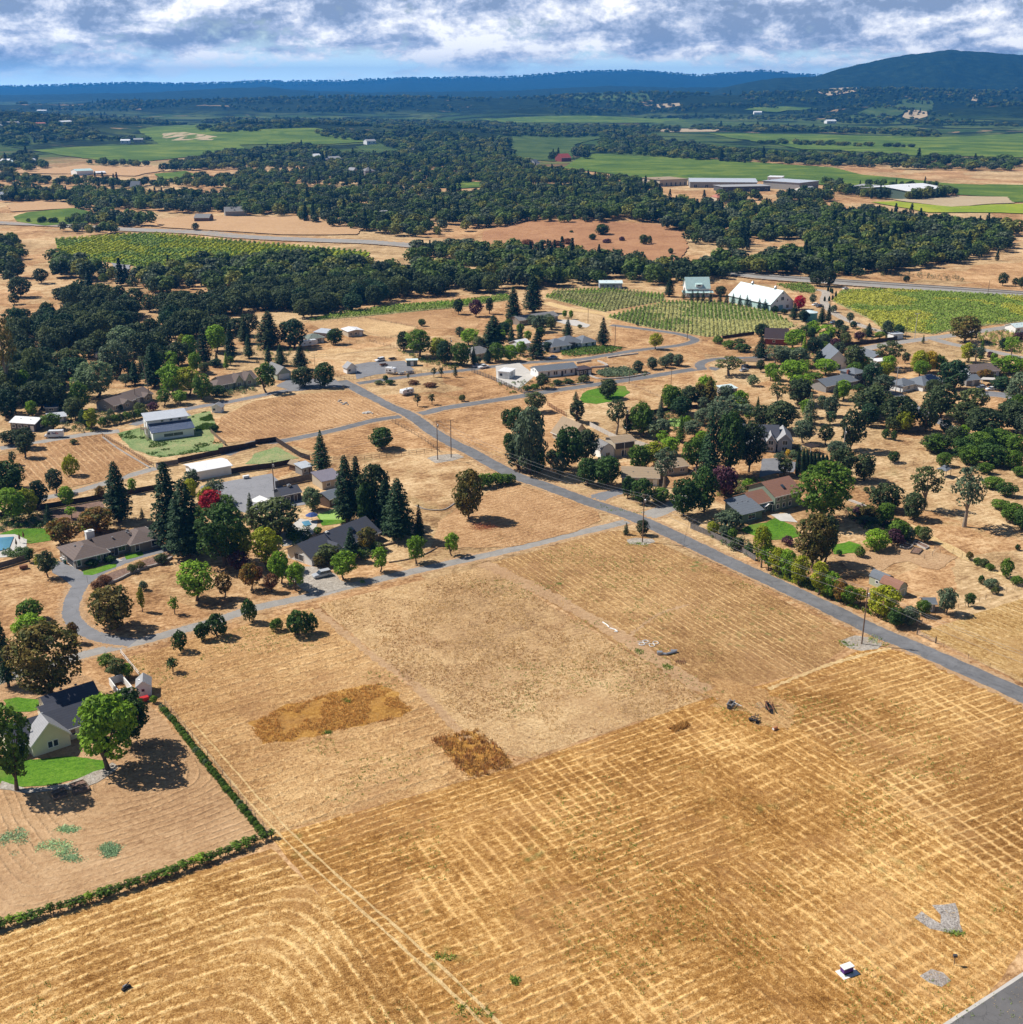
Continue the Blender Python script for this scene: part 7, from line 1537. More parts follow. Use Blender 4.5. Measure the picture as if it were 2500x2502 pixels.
for u,y in((0.07,0),(0.2,0),(0.36,0),(0.60,2.0),(0.78,0.6),(0.92,0.6)):H.win('f',W_*u,0.9,1.2,1.4,y=y)
H.garage('l',5,4.5,2.2,x=0)
# --- teal farmhouse, white barn, water tank
H=House('farmhouse','teal-roofed two-storey farmhouse with dormer and porch at the vineyard edge','house',T('A3',1325,392),T('A3',1500,390),W_WHITE,R_TEAL)
W_=H.W
H.wing(0,W_,2.6,12.5,5.2,'gable','x',1.15,0.5)
H.wing(-2.5,W_+1.5,0,2.6,2.7,'shed','x',0.3,0.4,nowall=True)
H.wing(W_*0.40,W_*0.68,2.8,7.0,7.2,'shed','x',0.25,0.2,roof=R_TEAL)
H.win('f',W_*0.54,6.1,1.8,0.8,y=2.8)
for u in(0.15,0.4,0.65,0.88):H.win('f',W_*u,0.8,1.1,1.5,y=2.6)
for i in range(6):
 m=MB();m.bar((-2.3+i*(W_+3.6)/5,0.1,0),(-2.3+i*(W_+3.6)/5,0.1,2.6),0.1);m.build('porch_post',M_WPAINT,H.o)
H=House('barn','long white barn with pale teal roof and gable windows above the vineyard','barn',T('A3',1640,425),T('A4',22,498),W_TEAL,R_LTEAL)
W_=H.W
H.wing(0,W_,0,17,4.2,'gable','x',0.80,0.5,wall=W_BARN)
H.win('r',8.5,5.6,2.0,1.9,x=W_);H.win('r',4.6,5.0,0.8,1.1,x=W_);H.win('r',12.4,5.0,0.8,1.1,x=W_);H.win('r',8.5,9.0,0.7,0.9,x=W_);H.win('r',12.5,1.0,1.8,1.8,x=W_)
H.garage('r',7.5,3.4,3.0,x=W_,mat=plain('blue_door',(0.16,0.34,0.45),0.6));H.door('r',3.6,1.2,2.3,x=W_,mat=plain('blue_door',(0.16,0.34,0.45),0.6))
m=MB()
m.quad((0.3,-0.03,0.1),(W_-0.3,-0.03,0.1),(W_-0.3,-0.03,4.0),(0.3,-0.03,4.0));m.build('side_cladding',W_TEAL,H.o)
for f in(0.28,0.82):
 m=MB();m.lathe((W_*f,8.5,10.9),[(0.7,0),(0.7,1.2),(1.0,1.2),(0.2,2.0)],12);m.build('roof_ventilator',M_METAL,H.o)
g=T('A4',312,560)
H_=empty('water_tank',g,0,'round teal water tank with pale conical lid beside the white barn','tank')
r_=62*SA*mpp(g)
m=MB();m.lathe((0,0,0),[(r_,0),(r_,4.2)],28);m.build('tank_shell',plain('teal_tank_steel',(0.10,0.34,0.38),0.5,0.1),H_,smooth=False)
m=MB();m.lathe((0,0,4.2),[(r_*1.03,0),(r_*1.03,0.15),(r_*0.15,1.1)],28);m.build('lid',R_LTEAL,H_)
H=House('barn','dark barn gable with red side at the end of the hedge garden','barn',T('A3',1910,745),T('A4',150,752),W_RED,R_DARKB)
H.wing(0,H.W,0,9,3.2,'gable','x',0.9,0.4)
H.win('f',H.W*0.4,1.2,1.0,1.0)
# --- slate house, white gabled barn, solar house
H=House('house','long low slate-roofed house with grey walls and two-storey end on the dry slope','house',T('A4',442,1110),T('A4',680,1062),W_GREY,R_SLATE)
W_=H.W
H.wing(0,W_,0,9.5,2.8,'gable','x',0.40,0.6);H.wing(W_*0.95,W_*1.32,1.2,9,5.4,'hip','x',0.34,0.6)
for u in(0.10,0.32,0.56,0.82):H.win('f',W_*u,1.0,1.5,1.1)
for u in(1.03,1.12,1.22):H.win('f',W_*u,3.8,0.9,0.9,y=1.2)
H.garage('f',W_*1.15,4.2,2.2,y=1.2,mat=M_TRIMD);H.chimney(W_*0.93,4.5,3.6,1.0,0.8,2.6,M_BRICK)
H=House('barn','white gabled barn with slate roof behind the bright green trees','barn',T('A4',452,935),T('A4',600,935),W_WHITE,R_SLATE)
H.wing(0,H.W,0,16,4.0,'gable','y',1.0,0.5);H.door('f',H.W*0.62,1.0,2.1,mat=M_TRIMD)
H=House('house','white house with solar panels on its slate hip roof beside the dark fence','house',T('A4',1172,1102),T('A4',1345,1062),W_WHITE,R_SLATE)
W_=H.W
H.wing(0,W_,0,9.5,2.8,'hip','x',0.46,0.6);H.wing(-8.0,1.5,4.0,12.0,2.7,'hip','x',0.46,0.5)
for u in(0.12,0.4,0.8):H.win('f',W_*u,0.9,1.3,1.2)
H.win('f',-4,0.9,1.6,1.3,y=4.0)
m=MB();z_=3.0+0.46*1.2
for i in range(6):
 for j in range(2 if i in(0,5)else 3):
  x=W_*0.34+i*1.15;y=1.2+j*1.1
  m.v+=[(x,y,z_+0.12+j*0.506),(x+1.08,y,z_+0.12+j*0.506),(x+1.08,y+1.02,z_+0.12+j*0.506+0.47),(x,y+1.02,z_+0.12+j*0.506+0.47)]
  k_=len(m.v);m.f.append((k_-4,k_-3,k_-2,k_-1))
m.build('solar_panels',M_SOLAR,H.o)
# --- tan-roofed shed, barn-shaped house
H=House('barn','tan-roofed barn with pale walls at the field edge right of the dark trees','barn',T('A3',310,1450),T('A3',440,1510),W_TAN,R_TAN)
H.wing(0,H.W,0,9,2.6,'gable','x',1.05,0.6);H.win('f',H.W*0.3,0.8,1.0,1.0);H.door('f',H.W*0.6,1.0,2.0,mat=M_TRIMD);H.win('r',4.5,3.6,1.0,1.0,x=H.W)
H=House('house','two-storey house with curved barn-like end and dark balcony','house',T('C3',780,208),T('C3',925,188),W_TAN,R_TAN)
W_=H.W
H.wing(0,W_,0,7,5.2,'gable','x',0.25,0.5)
H.wing(-5.2,-0.05,0.3,7,2.6,'gambrel','y',0.2,0.2,wall=W_WHITE,roof=R_GREY)
m=MB();m.box((W_/2,-0.06,2.8),(W_*0.92,0.1,2.1));m.build('balcony_screen',W_DARK,H.o)
H.win('f',W_*0.8,0.6,1.0,1.3);H.door('f',W_*0.45,1.6,2.1,mat=M_TRIMD);H.win('f',-2.6,0.7,1.4,1.2,y=0.3)
m=MB();m.bar((W_*0.45,-0.4,0),(W_*0.45,-0.4,5.2),0.12);m.build('column',M_WPAINT,H.o)
# --- blue-grey gabled house
H=House('house','blue-grey house with charcoal roof and several steep white-edged gables','house',T('C3',1755,165),T('C4',185,178),W_BLUE,R_CHAR)
W_=H.W
H.wing(0,W_*0.72,4,12.5,4.4,'gable','x',0.75,0.5);H.wing(W_*0.70,W_*1.0,1.0,12.0,4.2,'gable','y',0.95,0.4,roof=R_LGREY)
H.wing(W_*0.18,W_*0.42,1.0,6,3.6,'gable','y',1.5,0.4,roof=R_LGREY);H.wing(W_*0.45,W_*0.66,0.4,6,3.6,'gable','y',1.5,0.4,roof=R_LGREY);H.wing(0.0,W_*0.2,1.6,8,2.7,'hip','x',0.5,0.4,roof=R_LGREY)
for u,y in((0.3,1.0),(0.55,0.4),(0.85,1.0)):
 H.win('f',W_*u,2.7,1.6,1.4,y=y)
 H.win('f',W_*u,0.6,1.8,1.2,y=y)
H.win('r',4,1.0,1.6,1.6,x=W_);H.win('r',8,1.0,1.6,1.6,x=W_);H.door('f',W_*0.68,1.2,2.1,y=4)
# --- green-walled house with red roof
H=House('house','sage-green house with red-brown roofs and a slate-roofed front wing beside the giant tree','house',T('C3',1730,708),T('C3',1888,668),W_GREEN,R_RED)
W_=H.W
H.wing(0,W_,0,7.0,2.8,'shed','x',0.30,0.5,roof=R_SLATE)
H.wing(W_*1.05,W_*1.95,3.5,12,3.4,'gable','x',0.5,0.6)
H.wing(W_*1.85,W_*3.1,2.0,13.5,5.0,'gable','x',0.48,0.6)
H.win('f',W_*0.5,0.7,2.6,1.5);H.win('f',W_*1.3,0.9,1.0,1.2,y=3.5);H.win('f',W_*1.6,0.9,1.0,1.2,y=3.5)
for u in(2.0,2.3,2.6):H.win('f',W_*u,0.9,0.9,1.4,y=2.0);H.win('f',W_*u,3.3,1.1,0.9,y=2.0)
H.win('l',8,2.8,1.4,1.3,x=W_*1.05);H.win('l',10,0.7,1.4,1.3,x=W_*1.05)
H.skylight(W_*2.45,4.2,6.2,1.0,1.3,0.48);H.vents([(W_*0.3,4.8,4.2),(W_*0.55,5.0,4.3),(W_*0.78,4.6,4.2)])
m=MB();m.wing=None
for x in(W_*1.42,W_*1.78):
 m.bar((x,2.3,0),(x,2.3,2.2),0.07)
m.v+=[(W_*1.36,2.1,2.2),(W_*1.60,2.1,2.9),(W_*1.60,3.5,2.9),(W_*1.36,3.5,2.2),(W_*1.84,2.1,2.2),(W_*1.84,3.5,2.2)]
k_=len(m.v);m.f+=[(k_-6,k_-5,k_-4,k_-3),(k_-5,k_-2,k_-1,k_-4)]
m.build('porch',M_WPAINT,H.o)
# --- the two barn-roofed sheds of the play area
for lb,A_,B_,d,wl,rf,dr in[('barn-roofed garden shed with grey roof, left and rear of the pair in the play area',('C4',805,1195),('C4',895,1215),4.2,W_SAGE,R_SLATE,0),('barn-roofed garden shed with red-brown roof, front one of the pair in the play area',('C4',985,1268),('C4',1050,1243),5.0,W_SAGE,R_RED,1)]:
 if dr:
  H=House('garden_shed',lb,'shed',T(*A_),T(*B_),wl,rf)
  H.wing(0,H.W,0,5.6,2.1,'gambrel','y',0.2,0.15);H.door('f',H.W/2,1.5,1.9,mat=W_SAGE)
 else:
  H=House('garden_shed',lb,'shed',T('C4',885,1212),T('C4',948,1190),wl,rf)
  H.wing(0,H.W,0,5.0,2.1,'gambrel','y',0.2,0.15);H.win('l',2.5,1.0,0.8,0.7,x=0)
# ------------------------------------------------------------------ l
def infill(label,tile,pts,sp,kinds,cols,thr=0.45):
 X,Y=scatter(Tz(tile,pts),sp)
 occ=np.array(KEEP+WAYS+[(o.location.x,o.location.y,3.2)for o in COL.objects if o.parent is None and o.type=='EMPTY' and o.get('category')in('tree','oak','conifer','shrub')])
 k=fbm(X/30.0,Y/30.0,3,404)>thr
 for x,y in zip(X[k],Y[k]):
  if(np.hypot(occ[:,0]-x,occ[:,1]-y)>occ[:,2]).all():
   kd=random.choice(kinds);H=random.uniform(4.5,9.0)*(1.25 if kd in('conifer','open')else 1)
   tree_at(kd,random.choice(cols),(x,y,0),H,H*(0.42 if kd=='conifer' else random.uniform(0.7,1.05)),label,label.split(' in ')[0]+'s in '+label.split(' in ')[1][:40])
MIXC=['green','deep','oak','grey','oaklight','bright','bright','conif','yellow']
for a_ in[('leafy tree in the mixed planting around the slate-roofed and solar-roofed houses','A4',[(0,640),(1100,720),(1900,800),(1930,1500),(1500,1300),(700,1500),(0,1350)],12.5),('leafy tree in the mixed planting between the putting green and the gabled house','C3',[(850,60),(1000,-200),(1500,-300),(1930,-150),(1930,60),(1700,420),(1250,500),(900,330)],12.0),('leafy tree in the mixed planting on the slope behind the red-roofed house','C4',[(450,420),(900,480),(1150,640),(1200,830),(900,800),(600,700)],10.5),('leafy tree in the mixed planting of the left-hand gardens above the van','A1',[(0,1050),(700,950),(1300,780),(1930,700),(1930,900),(1250,1080),(1000,1020),(650,1300),(300,1380),(0,1480)],11.5),('leafy tree in the mixed planting between the ranch house and the grove','C1',[(1380,520),(1700,560),(2100,700),(2000,1020),(1750,1000),(1450,960)],9.0),('leafy tree in the mixed planting left of the long board fence','C1',[(-50,250),(200,350),(230,560),(420,640),(300,740),(-50,720)],10.0),('leafy tree in the mixed planting behind the long white house','A3',[(0,600),(300,560),(330,780),(100,880),(0,1000),(-500,900),(-400,760)],12.0),('leafy tree in the mixed planting along the oak-lined right-hand slope','C4',[(1250,20),(1930,-200),(1930,900),(1750,600),(1400,420),(1350,200)],12.0)]:
 infill(*a_,['round','maple','maple','round','oak','conifer','open'],MIXC)
# ------------------------------------------------------------------ v
def leaf_cloud(name,C,Nn,S,tint,mat,asp=0.75,kind='stuff'):
 me=leaves_mesh(name,C,Nn,S,tint,asp);me.materials.append(mat)
 o=bpy.data.objects.new(name,me);COL.objects.link(o)
 return tag(o,kind=kind)
def vine_rows(poly,rot,spacing,step,h,mats,wide=0.45,gap=0.06):
 xs=np.array([p[0]for p in poly]);ys=np.array([p[1]for p in poly])
 c,s=math.cos(rot),math.sin(rot)
 U=xs*c+ys*s;V=-xs*s+ys*c
 uu=np.arange(U.min(),U.max(),step);vv=np.arange(V.min(),V.max(),spacing)
 A,B=np.meshgrid(uu,vv);A=A.ravel()+rng.uniform(-.3,.3,A.size)*step;B=B.ravel()+rng.normal(0,0.12,B.size)
 X=A*c-B*s;Y=A*s+B*c
 k=inpoly(X,Y,poly)&(rng.random(len(X))>gap);X,Y=X[k],Y[k]
 n0=len(X);rep=4
 X=np.repeat(X,rep)+rng.normal(0,wide*0.5,n0*rep);Y=np.repeat(Y,rep)+rng.normal(0,wide*0.5,n0*rep)
 Z=rng.uniform(0.35,1.0,n0*rep)*h
 far=Y>800
 Z=Z+np.where(far,terr(X,Y)+0.5,0)
 C=np.stack([X,Y,Z],1);Nn=unit(rng.normal(size=C.shape)*0.6+np.array([-0.3,-0.2,0.9]))
 t=np.clip(rng.normal(0.45,0.2,len(C)),0,1)
 sel=fbm(X/22.0,Y/22.0,3,12)>0.53
 for i,m_ in enumerate(mats[:2]):
  q=sel==bool(i)
  if len(mats)==1:q=np.ones(len(X),bool)
  leaf_cloud('vineyard_rows',C[q],Nn[q],np.full(q.sum(),step*0.55+0.12)*rng.uniform(0.7,1.3,q.sum()),t[q],m_)
  if len(mats)==1:break
LV1,LV2,LV3=leaf_mat('vine_green',(0.19,0.28,0.045)),leaf_mat('vine_yellow',(0.30,0.33,0.045)),leaf_mat('vine_dry',(0.36,0.37,0.14))
vine_rows(Tz('A3',[(250,390),(340,340),(760,330),(1150,370),(1160,415),(700,500),(560,470)]),ROT+R(49),2.2,0.7,1.3,[LV1,LV3])
vine_rows(Tz('A3',[(720,540),(1150,425),(1500,420),(1960,500),(2150,610),(2000,640),(1700,670),(1480,690),(1000,610)]),ROT+R(49),2.2,0.7,1.3,[LV3,LV1])
vine_rows(Tz('A2',[(400,570),(700,500),(1150,450),(1500,425),(1900,375),(1930,410),(1500,470),(850,530)]),ROT-R(8),2.2,0.7,1.5,[LC['bright'],LV1])
vine_rows(Tz('A4',[(490,420),(560,350),(800,335),(1200,350),(2100,400),(2400,430),(2300,540),(1930,575),(1500,620),(1250,670),(880,640),(780,560)]),ROT+R(75),2.3,0.75,1.6,[LV1,LV2])
vine_rows(Tz('F1',[(370,655),(880,620),(1050,615),(1300,640),(1890,690),(2500,740),(2400,830),(1800,850),(900,830),(420,760)]),ROT+R(60),4.2,1.6,1.8,[LC['yellow'],LV1],0.6)
vine_rows(Tz('A3',[(370,800),(480,770),(700,758),(840,780),(760,810),(480,840),(380,830)]),ROT,1.6,0.6,0.9,[LC['green']])
vine_rows(Tz('A3',[(630,960),(720,930),(850,920),(960,960),(900,990),(700,995)]),ROT,1.4,0.6,0.8,[LC['pale'],LC['grey']])
vine_rows(Tz('A4',[(70,300),(300,290),(370,340),(350,370),(200,350)]),ROT,2.4,0.8,1.4,[LV1])
def tufts(name,poly,n,h,mat,w=0.09,blades=5,where=None,lean=0.35,kind='stuff',spread=0.16):
 xs=[p[0]for p in poly];ys=[p[1]for p in poly]
 X=rng.uniform(min(xs),max(xs),n);Y=rng.uniform(min(ys),max(ys),n)
 k=inpoly(X,Y,poly)
 if where is not None:k&=where(X,Y)
 X,Y=X[k],Y[k];n=len(X)
 if n==0:return
 X=np.repeat(X,blades)+rng.normal(0,spread,n*blades);Y=np.repeat(Y,blades)+rng.normal(0,spread,n*blades)
 N_=len(X);hh=h*rng.uniform(0.5,1.25,N_);a=rng.uniform(0,6.283,N_)
 ux,uy=np.cos(a)*w,np.sin(a)*w
 lx,ly=rng.normal(0,lean,N_)*hh,rng.normal(0,lean,N_)*hh
 v=np.stack([np.stack([X-ux,Y-uy,np.zeros(N_)],1),np.stack([X+ux,Y+uy,np.zeros(N_)],1),np.stack([X+lx,Y+ly,hh],1)],1).reshape(-1,3)
 me=bpy.data.meshes.new(name)
 me.vertices.add(N_*3);me.vertices.foreach_set('co',v.astype(np.float32).ravel())
 me.loops.add(N_*3);me.loops.foreach_set('vertex_index',np.arange(N_*3))
 me.polygons.add(N_);me.polygons.foreach_set('loop_start',np.arange(0,N_*3,3));me.polygons.foreach_set('loop_total',np.full(N_,3))
 at=me.attributes.new('tint','FLOAT','FACE');at.data.foreach_set('value',rng.uniform(0,1,N_).astype(np.float32))
 me.update(calc_edges=True);me.materials.append(mat)
 o=bpy.data.objects.new(name,me);COL.objects.link(o);tag(o,kind=kind)
LW=leaf_mat('dry_weed',(0.66,0.38,0.12),dark=0.4,light=1.5);LWD=leaf_mat('dark_weed',(0.36,0.20,0.08),dark=0.5,light=1.9)
LS=leaf_mat('straw_tuft',(0.62,0.42,0.18),dark=0.45,light=1.4,warm=0.0);LGW=leaf_mat('green_weed',(0.20,0.30,0.06))
tufts('weeds',WEEDS1,5200,0.42,LW,0.07,where=lambda x,y:fbm(x/4.0,y/4.0,3,5)>0.40);c2=(sum(p[0]for p in WEEDS2)/4,sum(p[1]for p in WEEDS2)/4);W2=[(c2[0]+(p[0]-c2[0])*1.12,c2[1]+(p[1]-c2[1])*1.12)for p in WEEDS2];tufts('weeds',W2,800,0.9,LWD,0.10,where=lambda x,y:fbm(x/3.5,y/3.5,3,5)>0.47);tufts('weeds',W2,1100,0.7,LW,0.09,where=lambda x,y:fbm(x/3.0,y/3.0,3,15)>0.45);tufts('weeds',WEEDS3,260,0.7,LW)
big=[T('O',*p)for p in[(510,1578),(300,1330),(240,1240),(590,1145),(915,1068),(1195,1000),(1760,1243),(1960,1345),(2250,1750),(1700,2100),(960,2100),(0,2100),(-100,1800)]]
tufts('straw_stubble',big,90000,0.17,LS,0.055,3,where=lambda x,y:fbm(x/3.0,y/3.0,3,8)>0.50,lean=0.8,spread=0.3)
pale=[T('O',*p)for p in[(600,1140),(915,1068),(1330,1318),(1000,1430),(775,1290)]]
tufts('dry_grass',pale,15000,0.32,LWD,0.05,4,where=lambda x,y:fbm(x/9.0,y/9.0,4,21)>0.56)
tufts('dry_grass',pale,18000,0.30,LS,0.06,4,where=lambda x,y:fbm(x/7.0,y/7.0,4,25)>0.46)
tufts('green_weeds',big,26000,0.28,LGW,0.07,5,where=lambda x,y:fbm(x/16.0,y/16.0,4,51)>0.63)
for pts in([('B4',690,180,800,235)],[('B4',890,140,1010,220)],[('C3',870,850,1060,885)],[('C2',790,1140,820,1160)],[('G3',1480,780,1575,815)],[('B3',970,230,1020,280)],[('B3',1160,340,1220,375)],[('B2',805,570,840,600)],[('B2',670,790,710,810)],[('G2',640,920,740,960)],[('G2',1090,1060,1120,1095)],[('C3',650,565,1000,635)],[('G2',780,1220,970,1310)]):
 tl,a,b,c,d=pts[0]
 tufts('green_weeds',Tz(tl,[(a,b),(c,b+(d-b)*0.4),(c,d),(a,b+(d-b)*0.6)]),46,0.4,LGW,0.11,lean=0.6,spread=0.3)
LM=leaf_mat('mint_weed',(0.32,0.48,0.26))
for pts in([(0,230),(130,170),(160,260),(120,330),(20,320)],[(220,280),(300,250),(420,260),(400,330),(240,345)],[(600,290),(640,265),(700,285),(680,340),(620,340)],[(320,180),(400,172),(460,190),(400,205)],[(360,320),(470,300),(490,370),(380,360)]):
 tufts('green_weeds',Tz('G1',pts),420,0.14,LM,0.16,lean=1.2,spread=0.4,where=lambda x,y:fbm(x/2.0,y/2.0,3,5)>0.42)
for tl,pts in(('A1',[(880,1420),(1080,1370),(1150,1480),(1700,1480),(1660,1540),(1200,1600),(1000,1540)]),('A1',[(1450,1280),(1580,1250),(1640,1380),(1480,1400)]),('C4',[(600,600),(900,640),(1100,720),(1050,830),(800,760),(640,680)])):
 tufts('garden_plants',Tz(tl,pts),5000,0.5,LC['green'],0.16,4,where=lambda x,y:fbm(x/5.0,y/5.0,3,61)>0.5)
def garden(tile,pts,n,cols,h=(0.5,1.3)):
 """low garden growth too dense to count"""
 poly=Tz(tile,pts);X,Y=scatter(poly,math.sqrt(max(1,abs(sum(a[0]*b[1]-b[0]*a[1]for a,b in zip(poly,poly[1:]+poly[:1]))/2))/n))
 for j,c in enumerate(cols):
  CC,NN,SS,TT=[],[],[],[]
  for x,y in zip(X[j::len(cols)],Y[j::len(cols)]):
   r=random.uniform(0.4,1.1);hh=random.uniform(*h);k=int(60*r*r+20)
   d=unit(rng.normal(size=(k,3)));d[:,2]=abs(d[:,2])
   CC.append(np.array([x,y,0.05])+d*np.array([r,r,hh]));NN.append(unit(d+rng.normal(size=d.shape)*0.4));SS.append(np.full(k,0.17));TT.append(np.clip(rng.normal(0.45,0.2,k),0,1))
  if CC:leaf_cloud('garden_plants',np.concatenate(CC),np.concatenate(NN),np.concatenate(SS),np.concatenate(TT),LC[c])
for a_ in[('A3',[(-100,1040),(500,1000),(620,1030),(300,1075),(0,1130)],50,['green','oaklight']),('C1',[(1560,520),(1700,560),(1930,700),(1850,900),(1600,760)],50,['deep','green']),('C1',[(230,920),(460,1000),(420,1040),(260,980)],18,['green','pale']),('C3',[(1480,700),(1900,900),(1900,1000),(1700,930),(1480,800)],45,['green','oaklight','grey']),('C4',[(0,1080),(300,1200),(620,1330),(900,1440),(1050,1500),(700,1350),(300,1140)],110,['green','yellow','oaklight']),('A3',[(0,780),(300,800),(250,870),(0,860)],40,['deep','conif','green']),('A4',[(0,760),(450,800),(400,1000),(100,900)],50,['grey','green','bright']),('A2',[(0,740),(400,790),(420,900),(0,900)],60,['deep','green','conif']),('A3',[(640,950),(900,925),(1040,960),(1000,985),(700,1000)],60,['pale','grey']),('A4',[(300,640),(600,600),(900,640),(940,700),(600,760),(330,800)],70,['green','grey','oaklight']),('C4',[(560,600),(760,560),(1000,700),(1100,800),(900,830),(700,740)],120,['green','grey','oaklight','plum']),('C4',[(80,190),(230,130),(420,180),(380,220),(200,250)],60,['pale','grey','oaklight']),('C3',[(1500,420),(1700,380),(1930,370),(1900,450),(1700,500),(1560,500)],80,['green','oaklight','pale']),('A3',[(850,1250),(1250,1260),(1400,1330),(1300,1420),(1150,1400),(900,1330)],120,['green','grey','oaklight']),('C2',[(250,760),(420,740),(400,860),(280,880)],30,['green','deep']),('C2',[(750,900),(960,860),(980,960),(800,980)],60,['oaklight','green','grey']),('A1',[(450,1250),(800,1260),(860,1360),(640,1420),(450,1380)],90,['green','oaklight','grey']),('A1',[(1560,1090),(1930,1060),(1930,1100),(1700,1140)],50,['oaklight','pale']),('A1',[(100,1000),(600,1000),(650,1230),(300,1260),(100,1200)],110,['green','deep','grey']),('A2',[(1060,790),(1280,840),(1500,900),(1600,880),(1500,940),(1250,880)],60,['green','deep']),('A4',[(1250,900),(1500,860),(1800,960),(1800,1060),(1500,1040),(1300,1000)],80,['green','oaklight']),('C1',[(0,620),(330,640),(420,740),(100,740),(0,780)],60,['green','pale']),('C1',[(0,920),(200,900),(260,940),(60,975)],40,['green','pale']),('A4',[(700,180),(1500,240),(1500,275),(700,225)],70,['grey','conif'],(1,3)),('A4',[(1600,660),(1900,630),(1960,840),(1700,770),(1560,700)],130,['bright','green','deep'],(0.8,1.6)),('C4',[(1350,60),(1900,60),(1930,300),(1600,300),(1350,200)],150,['deep','green'],(1.0,2.5))]:
 garden(*a_)
# ------------------------------------------------------------------ f
def seg_pts(pts,every):
 out=[];P_=[Vector(p[:2])for p in pts]
 for a,b in zip(P_,P_[1:]):
  n=max(1,round((b-a).length/every))
  out+=[a+(b-a)*i/n for i in range(n)]
 return out+[P_[-1]]
def fence(label,pts,h=1.3,style='rail',mat=M_WOOD,every=3.0,name='fence',cat='fence'):
 P_=seg_pts(pts,every)
 while len(P_)>98:every*=1.3;P_=seg_pts(pts,every)
 far=P_[0].y>800
 o=empty(name,(P_[0].x,P_[0].y,0),0,label,cat);q0=P_[0]
 pm=bpy.data.meshes.new('post');pb=MB();rr=0.07 if style!='wire' else 0.05
 pb.bar((0,0,-0.2),(0,0,h+0.08),rr,rr*0.9);t0=pb.build('post',mat,o);
 for i,p in enumerate(P_):
  c=t0 if i==0 else t0.copy()
  if i:COL.objects.link(c)
  c.parent=o;c.location=(p.x-q0.x,p.y-q0.y,0)
 m=MB()
 for a,b in zip(P_,P_[1:]):
  a2,b2=a-q0,b-q0;L_=(b2-a2).length;an=math.atan2(b2.y-a2.y,b2.x-a2.x);md=(a2+b2)/2
  if style=='board':m.box((md.x,md.y,0.05),(L_-0.02,0.05,h+random.uniform(-0.04,0.04)),an)
  elif style=='picket':
   n=max(2,int(L_/0.45))
   for i in range(n):
    p=a2+(b2-a2)*(i+0.5)/n;m.box((p.x,p.y,0.05),(0.16,0.03,h),an)
   m.bar((a2.x,a2.y,h*0.75),(b2.x,b2.y,h*0.75),0.04,seg=4)
  else:
   for f in((0.45,0.95)if style=='rail' else(0.3,0.6,0.95)):
    m.bar((a2.x,a2.y,h*f),(b2.x,b2.y,h*f),0.055 if style=='rail' else 0.012,seg=4)
 m.build('boards' if style in('board','picket')else('rails' if style=='rail' else 'wires'),mat if style!='wire' else M_METAL,o)
 bpy.data.meshes.remove(pm)
 return o
